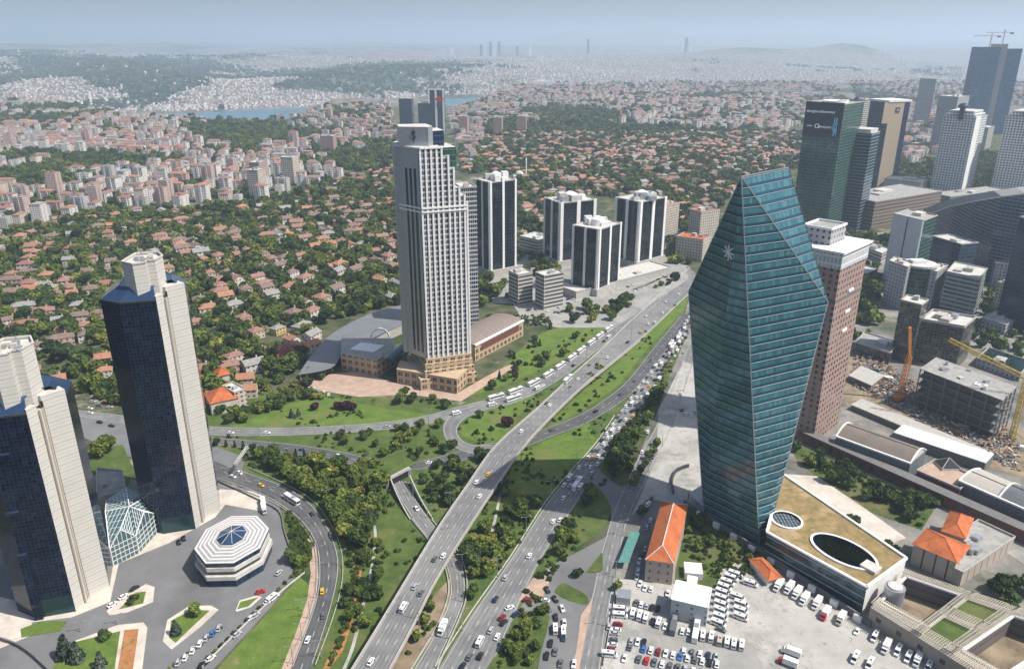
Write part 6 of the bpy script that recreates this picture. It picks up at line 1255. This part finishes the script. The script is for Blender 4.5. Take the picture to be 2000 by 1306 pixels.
VZ = [[(895, 300), (930, 235), (942, 345), (905, 345)], [(-300, 500), (0, 455), (200, 415), (500, 405), (700, 345), (775, 330), (785, 590), (660, 625), (585, 715), (500, 790), (410, 800), (395, 806), (240, 800), (0, 720), (-300, 700)],
      [(925, 320), (940, 235), (1610, 262), (1600, 325), (1450, 350), (1350, 480), (1290, 395), (1080, 378), (1010, 470), (1015, 350), (945, 340)], [(1010, 345), (1090, 378), (1080, 470), (1030, 455), (1012, 480)]]
def inz(px_, py_, Z): return any(inpoly(px_, py_, z) for z in Z)
occ = set(); HB = []
def near_block(x, y, m=6): return onroad(x, y, 4) if y < 800 else False
hs_ = []
ang = R(28)
for iu in range(-70, 110):
    for iv in range(-80, 110):
        rx, ry = iu*16.5+rt.uniform(-1.5, 1.5), iv*27+rt.uniform(-2, 2)+6*math.sin(iu*.35)
        th = ang; x, y = rx*math.cos(th)-ry*math.sin(th)-200, rx*math.sin(th)+ry*math.cos(th)+900
        wv = float(vnoise(x+5000, y+5000, 160, 13, 2)), float(vnoise(x+9000, y+5000, 160, 14, 2)); x += 70*(wv[0]-.5); y += 70*(wv[1]-.5); th += 1.6*(wv[0]-.5)
        if y < 430 or y > 2100: continue
        p = pix(x, y)
        if not inz(p[0], p[1], VZ) or rt.random() > .29+.8*(vnoise(x, y, 120, 41, 2)-.25) or near_block(x, y): continue
        if any(abs(x-q_[1]) < 11.5 and abs(y-q_[2]) < 10.5 for q_ in hs_[-260:]): continue
        hs_.append((math.hypot(x, y), x, y, th+rt.uniform(-.12, .12)+(math.pi/2 if rt.random() < .2 else 0)))
hs_.sort(); print('villas', len(hs_))
rv = random.Random(9)
stw, strf = MB(), MB()
for i, (d_, x, y, th) in enumerate(hs_):
    t, wc, kd, geo = rv.choices(VP, (5, 5, 3, 2, 3, .5))[0]; rc = rv.choices(list(RCOL), (12, 34, 30, 12, 12))[0]; sc = rv.uniform(.9, 1.32); occ.add((round(x/9), round(y/9))); HB.append((x, y))
    if i < 300:
        v = dup(t, (x, y, float(height(x, y))), th, sc, None, f"{rc}-roofed {wc} {kd} villa", "villas among the trees"); [setattr(k, 'color', (*RCOL[rc], 1)) for k in v.children]
    else:
        z0 = float(height(x, y))-.5; cr_, sr_ = math.cos(th)*sc, math.sin(th)*sc
        for src, dst in ((geo[0], stw), (geo[1], strf)):
            for f, uv in zip(src.f, src.uv): dst.c = WCOL[wc] if dst is stw else RCOL[rc]; dst.face([(x+src.v[k][0]*cr_-src.v[k][1]*sr_, y+src.v[k][0]*sr_+src.v[k][1]*cr_, z0+src.v[k][2]*sc) for k in f], uv)
RC2 = NB('far_roof_tiles'); RC2.out(RC2.attr(), .9)
tag(stw.build('villa_walls_far', VW), "walls of the hundreds of villas farther off", 'houses', None, 'stuff'); tag(strf.build('villa_roofs_far', RC2.m), "tiled roofs of the hundreds of villas farther off", 'houses', None, 'stuff')
# --- apartment quarters
AW = facade('apartment_wall', (1, 1, 1), (.13, .125, .13), 3.6, 3.1, (.28, .72), (.3, .78), attr=True, var=.5)
ACOL = {'white': (.68, .65, .61), 'cream': (.60, .54, .46), 'pink': (.52, .39, .345), 'pale grey': (.45, .44, .43)}
AP = []
for i, (w, d, h, wc, rf_) in enumerate(((22, 13, 16, 'white', 'flat'), (26, 13, 15, 'cream', 'hip'), (18, 16, 27, 'white', 'hip'), (30, 12, 17, 'pink', 'hip'), (20, 14, 13, 'white', 'hip'), (17, 15, 33, 'pink', 'flat'), (20, 14, 20, 'pale grey', 'flat'), (24, 14, 16, 'white', 'hip'))):
    P = [(-w/2, -d/2), (w/2, -d/2), (w/2, d/2), (-w/2, d/2)]; a = MB(); a.c = ACOL[wc]; a.prism(P, -6, h, 0, None)
    for s in ((-.28, .28) if w > 18 else (0,)): a.box((w*s, -d/2-.7, 0), (3.6, 1.4, h-.6), 0, 0); a.box((w*s, d/2+.7, 0), (3.6, 1.4, h-.6), 0, 0)
    r = MB()
    if rf_ == 'hip': [r.face(f) for f in hiproof(P, h, 3.0, .9)[0]]
    else: r.prism(P, h-.05, h+.5, 0, 0); r.box((0, 0, h), (4, 4, 3), 0, h)
    t = thing('apartment_block', 'x', 'apartment block', (0, 0, 0)); a.build('wall', AW, t); r.build('roof', RC.m, t); AP.append((t, wc, rf_, (a, r), h))
CZ = [[(-300, 197), (0, 198), (140, 204), (240, 226), (420, 236), (520, 242), (640, 212), (760, 205), (790, 330), (700, 340), (500, 402), (200, 412), (0, 450), (-300, 495)],
      [(875, 218), (940, 195), (1000, 172), (1100, 164), (1540, 162), (1620, 162), (1660, 200), (1530, 260), (950, 235), (925, 320), (900, 300)], [(1755, 200), (1890, 190), (1880, 285), (1760, 330)], [(1660, 162), (2100, 162), (2100, 210), (1680, 200)]]
DK = [[(350, 250), (480, 240), (640, 260), (560, 285), (380, 290)], [(1000, 210), (1180, 212), (1240, 240), (1080, 245)], [(0, 300), (130, 300), (150, 312), (0, 320)]]
ab = []
y = 900.
while y < 4500:
    stepx = 30 if y < 2000 else 36; x = -1.2*y
    while x < 1.2*y:
        xx, yy = x+rt.uniform(-7, 7), y+rt.uniform(-6, 6)+8*math.sin(x*.02); p = pix(xx, yy)
        if inz(p[0], p[1], CZ) and not inz(p[0], p[1], DK) and vnoise(xx, yy, 260, 77, 3) > .36 and rt.random() < .86: ab.append((math.hypot(xx, yy), xx, yy))
        x += stepx
    y += 33 if y < 2000 else 42
ab.sort(); print('apartments', len(ab))
saw, sar = MB(), MB()
for i, (d_, x, y) in enumerate(ab):
    tallz = d_ < 1500 and x < -300; t, wc, rf_, geo, h = rv.choices(AP, (3, 4, 5 if tallz else 1, 3, 5, 3 if tallz else .25, 2, 4))[0]; rc = rv.choices(list(RCOL), (8, 36, 24, 18, 14))[0] if rf_ == 'hip' else rv.choice(('terracotta', 'grey', 'grey')); th = .25*math.sin(x*.003)+rv.choice((0, 0, math.pi/2))+rv.uniform(-.15, .15)+.2
    z0 = float(height(x, y)); sc = rv.uniform(.72, 1.05); HB.append((x, y))
    if i < 300:
        v = dup(t, (x, y, z0), th, sc, None, f"{rc}-roofed {wc} {'' if rf_ == 'hip' else 'flat-topped '}block", "apartment blocks of the near quarters"); [setattr(k, 'color', (*RCOL[rc], 1)) for k in v.children]
    else:
        cr_, sr_ = math.cos(th)*sc, math.sin(th)*sc
        for src, dst in ((geo[0], saw), (geo[1], sar)):
            for f, uv in zip(src.f, src.uv): dst.c = ACOL[wc] if dst is saw else RCOL[rc]; dst.face([(x+src.v[k][0]*cr_-src.v[k][1]*sr_, y+src.v[k][0]*sr_+src.v[k][1]*cr_, z0+src.v[k][2]*sc) for k in f], uv)
tag(saw.build('apartment_walls_far', AW), "walls of the countless apartment blocks toward the strait", 'apartment blocks', None, 'stuff'); tag(sar.build('apartment_roofs_far', RC2.m), "roofs of the countless apartment blocks toward the strait", 'apartment blocks', None, 'stuff')
# --- countless far buildings on the hills
g = np.random.default_rng(5); N = 260000; dd_ = 3900*np.exp(g.uniform(0, 1.35, N)); kk = g.uniform(-.95, .95, N); X_ = kk*dd_; Y_ = dd_; U = urban(X_, Y_); px_ = kpx(X_, Y_); Wc = lerp(WP, px_)
keep = (Y_ > Wc+70) & (g.uniform(0, 1, N) < np.clip((U-.42)*2.4, .025, .21)*np.where(Y_ > 9000, .55, 1)); keep |= (Y_ > Wc+40) & (Y_ < Wc+170) & (g.uniform(0, 1, N) < .55)
X_, Y_ = X_[keep], Y_[keep]; n = len(X_); print('far', n); Z_ = height(X_, Y_); w = g.uniform(7, 15, n); d = g.uniform(7, 13, n); h = g.uniform(4, 9, n)*np.where(g.uniform(0, 1, n) < .03, 3., 1); a = g.uniform(0, 3.14, n)
cx = np.array([-1, 1, 1, -1])/2; cy = np.array([-1, -1, 1, 1])/2
bx = X_[:, None]+w[:, None]*cx*np.cos(a)[:, None]-d[:, None]*cy*np.sin(a)[:, None]; by = Y_[:, None]+w[:, None]*cx*np.sin(a)[:, None]+d[:, None]*cy*np.cos(a)[:, None]
v = np.zeros((n, 8, 3)); v[:, :4, 0] = bx; v[:, 4:, 0] = bx; v[:, :4, 1] = by; v[:, 4:, 1] = by; v[:, :4, 2] = (Z_-6)[:, None]; v[:, 4:, 2] = (Z_+h)[:, None]
fq = np.array([[0, 1, 5, 4], [1, 2, 6, 5], [2, 3, 7, 6], [3, 0, 4, 7], [4, 5, 6, 7]]); F_ = (fq[None]+(np.arange(n)*8)[:, None, None]).reshape(-1, 4)
wc = np.array([(.44, .40, .37), (.36, .32, .29), (.33, .26, .23), (.52, .50, .48)])[g.integers(0, 4, n)]; rc = np.array([(.36, .17, .12), (.42, .22, .16), (.45, .42, .4), (.5, .3, .22)])[g.integers(0, 4, n)]
C_ = np.repeat(wc[:, None], 5, 1); C_[:, 4] = rc; o = bpy.data.objects.new('far_city', npmesh('far_city', v.reshape(-1, 3), F_, [RC2.m], C_.reshape(-1, 3))); COL.objects.link(o); tag(o, "countless pale buildings scattered over the hills beyond the strait", 'buildings', None, 'stuff')
# --- skyline towers far away
for i, (x, tp, w) in enumerate(((940, 88, 5), (948, 84, 4), (958, 82, 5), (966, 83, 6), (975, 82, 5), (1036, 85, 6), (1148, 77, 4), (1330, 78, 5), (1338, 74, 5), (1346, 80, 5), (1640, 84, 3), (882, 93, 5), (1010, 90, 5))):
    D_ = 11500; s = D_*cP/FPX; X0 = (x-1000)*(D_*cP+82)/FPX; m = MB(); zt_ = hz(D_, tp); m.box((X0, D_, 0), (w*s, 40, zt_+20), 0, -20); o = m.build('distant_tower', AW if i % 2 else FAC['bluec']); tag(o, None, 'skyscraper', "hazy towers on the far skyline"); AUTO.append((o, "pale hazy skyline tower" if i % 2 else "bluish hazy skyline tower"))
# suspension bridge and its road
t = thing('suspension_bridge', "hazy suspension bridge pylons far beyond the gridded towers", 'bridge', G(1845, 160, -60)); D_ = 5600; s = (D_*cP+200)/FPX
for x in (1840, 1852): m = MB(); [m.beam(((x-1000)*s+o_, D_, -110), ((x-1000)*s+o_, D_, hz(D_, 130)), 7) for o_ in (-11, 11)]; m.beam(((x-1000)*s-11, D_, 30), ((x-1000)*s+11, D_, 30), 5); m.build('pylon', M['metal'], t)
m = MB(); m.beam(((1740-1000)*s*1.1, D_*1.12, -20), ((1870-1000)*s, D_, -40), 26, 5); m.build('deck', M['rooflight'], t)
# masts on the right-hand hill, mosque, waterside palace
x0, z0 = G(1060, 184, 0)[0], 0; X0 = (1062-1000)*(4300*cP)/FPX; t = thing('waterside_school', "long white building with two towers near the shore", 'building', (X0, 4300, 0)); MB().box((X0, 4300, 0), (110, 30, 26), 0, 0).build('wall', M['white'], t)
for o_ in (-10, 50): MB().box((X0+o_, 4300, 0), (10, 10, 44), 0, 0).build('tower', M['white'], t)
q = G(1014, 352); t = thing('mosque', "small pale mosque with dome and minaret behind the slim pillared tower", 'mosque', q); MB().box((q[0], q[1], 0), (20, 18, 9), 0, 0).build('wall', M['white'], t); m = MB()
for k in range(5): m.cyl(q, 8*math.cos(k*math.pi/10), 9+8*math.sin(k*math.pi/10), 9+8*math.sin((k+1)*math.pi/10), 14, r1=8*math.cos((k+1)*math.pi/10))
m.build('dome', M['rooflight'], t); MB().cyl((q[0]+12, q[1]), 1.2, 0, 34, 8).cyl((q[0]+12, q[1]), 1.6, 34, 40, 8, r1=.1).build('minaret', M['white'], t)
# ------------------------------------------------------------ countless trees: one object per kind of wood, real crowns placed as instances
def scatter(name, label, pts, protos):
    me = bpy.data.meshes.new(name); me.from_pydata([p[:3] for p in pts], [], []); 
    for nm, k in (('sc', 3), ('rz', 4)): a = me.attributes.new(nm, 'FLOAT', 'POINT'); a.data.foreach_set('value', [p[k] for p in pts])
    a = me.attributes.new('idx', 'INT', 'POINT'); a.data.foreach_set('value', [rt.randrange(len(protos)) for _ in pts])
    o = bpy.data.objects.new(name, me); COL.objects.link(o); tag(o, label, 'trees', None, 'stuff'); ng = bpy.data.node_groups.new(name, 'GeometryNodeTree')
    ng.interface.new_socket('Geometry', in_out='INPUT', socket_type='NodeSocketGeometry'); ng.interface.new_socket('Geometry', in_out='OUTPUT', socket_type='NodeSocketGeometry')
    gi = ng.nodes.new('NodeGroupInput'); go = ng.nodes.new('NodeGroupOutput'); ip = ng.nodes.new('GeometryNodeInstanceOnPoints'); jn = ng.nodes.new('GeometryNodeGeometryToInstance')
    for pr_ in reversed(protos):
        oi = ng.nodes.new('GeometryNodeObjectInfo'); oi.transform_space = 'ORIGINAL'; oi.inputs['Object'].default_value = pr_; oi.inputs['As Instance'].default_value = False; ng.links.new(oi.outputs['Geometry'], jn.inputs[0])
    ip.inputs['Pick Instance'].default_value = True
    def at(nm, ty): n = ng.nodes.new('GeometryNodeInputNamedAttribute'); n.data_type = ty; n.inputs['Name'].default_value = nm; return n.outputs['Attribute']
    cx = ng.nodes.new('ShaderNodeCombineXYZ'); ng.links.new(at('rz', 'FLOAT'), cx.inputs[2]); e2r = ng.nodes.new('FunctionNodeEulerToRotation'); ng.links.new(cx.outputs[0], e2r.inputs[0])
    ng.links.new(gi.outputs[0], ip.inputs['Points']); ng.links.new(jn.outputs[0], ip.inputs['Instance']); ng.links.new(at('idx', 'INT'), ip.inputs['Instance Index']); ng.links.new(e2r.outputs[0], ip.inputs['Rotation']); ng.links.new(at('sc', 'FLOAT'), ip.inputs['Scale']); ng.links.new(ip.outputs[0], go.inputs[0])
    md = o.modifiers.new('placing', 'NODES'); md.node_group = ng; return o
crn = lambda k: [c for c in TP[k].children if c.name.startswith('crown')][0]
hgrid = {}
for x, y in HB: hgrid.setdefault((int(x//20), int(y//20)), []).append((x, y))
def clear(x, y, r): return not any((x-a)**2+(y-b)**2 < r*r for i in (-1, 0, 1) for j in (-1, 0, 1) for a, b in hgrid.get((int(x//20)+i, int(y//20)+j), ()))
pts = []; y = 430.
FREE = VZ+[[(1100, 598), (1180, 606), (1250, 575), (1310, 548), (1332, 540), (1250, 605), (1200, 640), (1120, 630)], [(1290, 465), (1345, 470), (1352, 520), (1310, 515)], [(925, 470), (960, 480), (1000, 590), (930, 600)], [(1010, 470), (1040, 500), (1090, 520), (1085, 560), (1010, 530)], [(1660, 470), (1720, 470), (1700, 690), (1660, 700)], [(1900, 570), (2050, 590), (2050, 760), (1895, 715)], [(1640, 455), (1860, 470), (1860, 495), (1700, 500)],[(1756, 330), (1900, 300), (2100, 290), (2100, 372), (1740, 372)], [(560, 560), (780, 560), (780, 600), (640, 625), (590, 700), (560, 720)]]
while y < 4600:
    st = 7.6 if y < 1300 else 10 if y < 2200 else 17; x = -1.15*y-0
    while x < 1.15*y:
        xx, yy = x+rt.uniform(-3.5, 3.5), y+rt.uniform(-3.5, 3.5); p = pix(xx, yy); x += st
        if p[0] < -150 or p[0] > 2150: continue
        v_ = inz(p[0], p[1], FREE); spc = v_ and not inz(p[0], p[1], VZ) and y < 1000; c_ = (not v_) and inz(p[0], p[1], CZ); dk = c_ and inz(p[0], p[1], DK)
        if not (v_ or c_): continue
        dens = vnoise(xx, yy, 90, 55, 3)
        if spc and (rt.random() < .35 or any(abs(xx-f_[0][0]) < 90 and inpoly(xx, yy, inset(f_, -5)) for f_ in FOOT)): continue
        if (v_ and rt.random() < (.95 if dens > .42 else .55)) or (dk and rt.random() < .95) or (c_ and dens > .47 and rt.random() < .75) or (c_ and vnoise(xx, yy, 260, 77, 3) < .37 and rt.random() < .8):
            if clear(xx, yy, 7.6 if v_ else 13) and (y > 800 or not onroad(xx, yy, 3)): pts.append((xx, yy, float(height(xx, yy))-.6, (rt.uniform(1.35, 1.85) if rt.random() < .16 else rt.uniform(.55, 1.25))*(1 if y < 2200 else 1.5), rt.uniform(0, 6.28)))
    y += st
print('stuff trees', len(pts)); scatter('garden_trees', "dense green trees filling the gardens between the houses", pts, [crn(k) for k in ('g0', 'g1', 'g2', 'd0', 'd1', 'd0', 'p0', 'p1')])
# woods across the strait and scrub on the interchange slopes
g = np.random.default_rng(8); N = 70000; D_ = 3900*np.exp(g.uniform(0, .85, N)); K_ = g.uniform(-.85, .85, N); X_ = K_*D_; U = urban(X_, D_); Wc = lerp(WP, kpx(X_, D_)); kp = (D_ > Wc+60) & (U < .50) & (g.uniform(0, 1, N) < .4); Zf = height(X_, D_)
scatter('distant_woods', "dark woods on the hills beyond the strait", [(a_, b_, c_-3, s_, 0) for a_, b_, c_, s_ in zip(X_[kp], D_[kp], Zf[kp], g.uniform(1.8, 3.4, kp.sum()))], [crn(k) for k in ('g0', 'p0', 'd1')])
sp = []
for _ in range(5200):
    x, y = rt.uniform(400, 1345), rt.uniform(640, 1306)
    if inpoly(x, y, LAW):
        p = G(x, y)
        if vnoise(p[0], p[1], 22, 61, 3) > .52 and not onroad(p[0], p[1], 1.5): sp.append((p[0], p[1], 0, rt.uniform(.25, .75), rt.uniform(0, 6)))
for P_ in ([(690, 1075), (706, 1070), (697, 1190), (640, 1310), (672, 1220)], [(1320, 1060), (1400, 1010), (1520, 1110), (1404, 1140)], [(600, 1110), (612, 1060), (560, 990), (575, 1130)], [(1230, 930), (1340, 660), (1335, 650), (1197, 900)], [(1555, 875), (1640, 900), (1820, 990), (1800, 1030), (1560, 905)], [(950, 615), (1070, 618), (1080, 635), (960, 640)]):
    xs = [p[0] for p in P_]; ys = [p[1] for p in P_]
    for _ in range(420):
        x, y = rt.uniform(min(xs), max(xs)), rt.uniform(min(ys), max(ys))
        if inpoly(x, y, P_): p = G(x, y); sp.append((p[0], p[1], 0, rt.uniform(.3, .7), rt.uniform(0, 6)))
scatter('scrub', "low scrub and bushes over the slopes of the interchange", sp, [crn('s0'), crn('s1')])
print('ind trees', ntree, 'jam', nj)
# ------------------------------------------------------------ haze
hb = bpy.data.materials.new('air_haze'); hb.use_nodes = True; nt = hb.node_tree; nt.nodes.clear(); ov = nt.nodes.new('ShaderNodeOutputMaterial'); vo = nt.nodes.new('ShaderNodeVolumePrincipled'); nt.links.new(vo.outputs[0], ov.inputs['Volume'])
vo.inputs['Color'].default_value = (.68, .83, 1.0, 1); vo.inputs['Density'].default_value = 0.000115; vo.inputs['Anisotropy'].default_value = .2
m = MB(); m.prism([(-48000, -400), (48000, -400), (48000, 47000), (-48000, 47000)], -114, 700, 0, 0); m.face([(-48000, -400, -114), (-48000, 47000, -114), (48000, 47000, -114), (48000, -400, -114)]); o = m.build('haze', hb); tag(o, "thin blue summer haze over the whole city", 'haze', None, 'stuff')
# ------------------------------------------------------------ labels that single out each repeated thing
LMK = {'the silver tower': (-45, 500), 'the blue tower': (-160, 325), 'the stepped tower': (-195, 270), 'the faceted tower': (112, 330), 'the pavilion': oc[:2], 'the mansion': G(440, 800)[:2], 'the slim tower': G(985, 535)[:2],
       'the front tower': G(1180, 570)[:2], 'the screen tower': G(1590, 450)[:2], 'the arched tower': G(503, 370)[:2], 'the finned tower': G(565, 355)[:2], 'the tunnel mouth': G(778, 945)[:2], 'the long building': G(1290, 1100)[:2], 'the cabin block': G(1345, 1210)[:2],
       'the oval roof': G(1640, 1090)[:2], 'the brick tower': G(1600, 860)[:2], 'the grass triangle': G(1150, 1010)[:2], 'the loop ramp': G(900, 840)[:2], 'the strait': G(520, 240)[:2], 'the brown tower': G(640, 290)[:2], 'the twin tower': G(1912, 262)[:2], 'the pink blocks': G(990, 258)[:2], 'the mosque': G(1014, 352)[:2], 'the cylinder tank': G(1738, 1195)[:2], 'the empty lot': G(1320, 880)[:2], 'the brick bed': G(250, 1270)[:2], 'the flyover foot': G(720, 1290)[:2], 'the flyover head': G(1330, 570)[:2]}
ONES = ['', 'first', 'second', 'third', 'fourth', 'fifth', 'sixth', 'seventh', 'eighth', 'ninth', 'tenth', 'eleventh', 'twelfth', 'thirteenth', 'fourteenth', 'fifteenth', 'sixteenth', 'seventeenth', 'eighteenth', 'nineteenth']
TENS = {2: 'twenty', 3: 'thirty', 4: 'forty', 5: 'fifty', 6: 'sixty', 7: 'seventy'}
def ordi(n):
    if n < 20: return ONES[n]
    return TENS[n//10].replace('y', 'ieth') if n % 10 == 0 else TENS[n//10]+'-'+ONES[n % 10]
bins = {}; ln_ = list(LMK.items())
for o, desc in AUTO:
    x, y = o.location.x, o.location.y; L_ = sorted(ln_, key=lambda k: math.dist(k[1], (x, y))); a_ = L_[0]
    v1 = Vector((x-a_[1][0], y-a_[1][1])).normalized(); b_ = max(L_[1:7], key=lambda k: v1.dot(Vector((k[1][0]-a_[1][0], k[1][1]-a_[1][1])).normalized()))
    bins.setdefault((desc, a_[0], b_[0]), []).append((math.dist(a_[1], (x, y)), o))
for (desc, a_, b_), L_ in bins.items():
    L_.sort(key=lambda k: k[0])
    for i, (_, o) in enumerate(L_): o['label'] = f"{desc}, {ordi(i+1)} from {a_} toward {b_}"
for o in scene.objects:
    if '_free' in o: del o['_free']
print('objects', len(scene.objects))
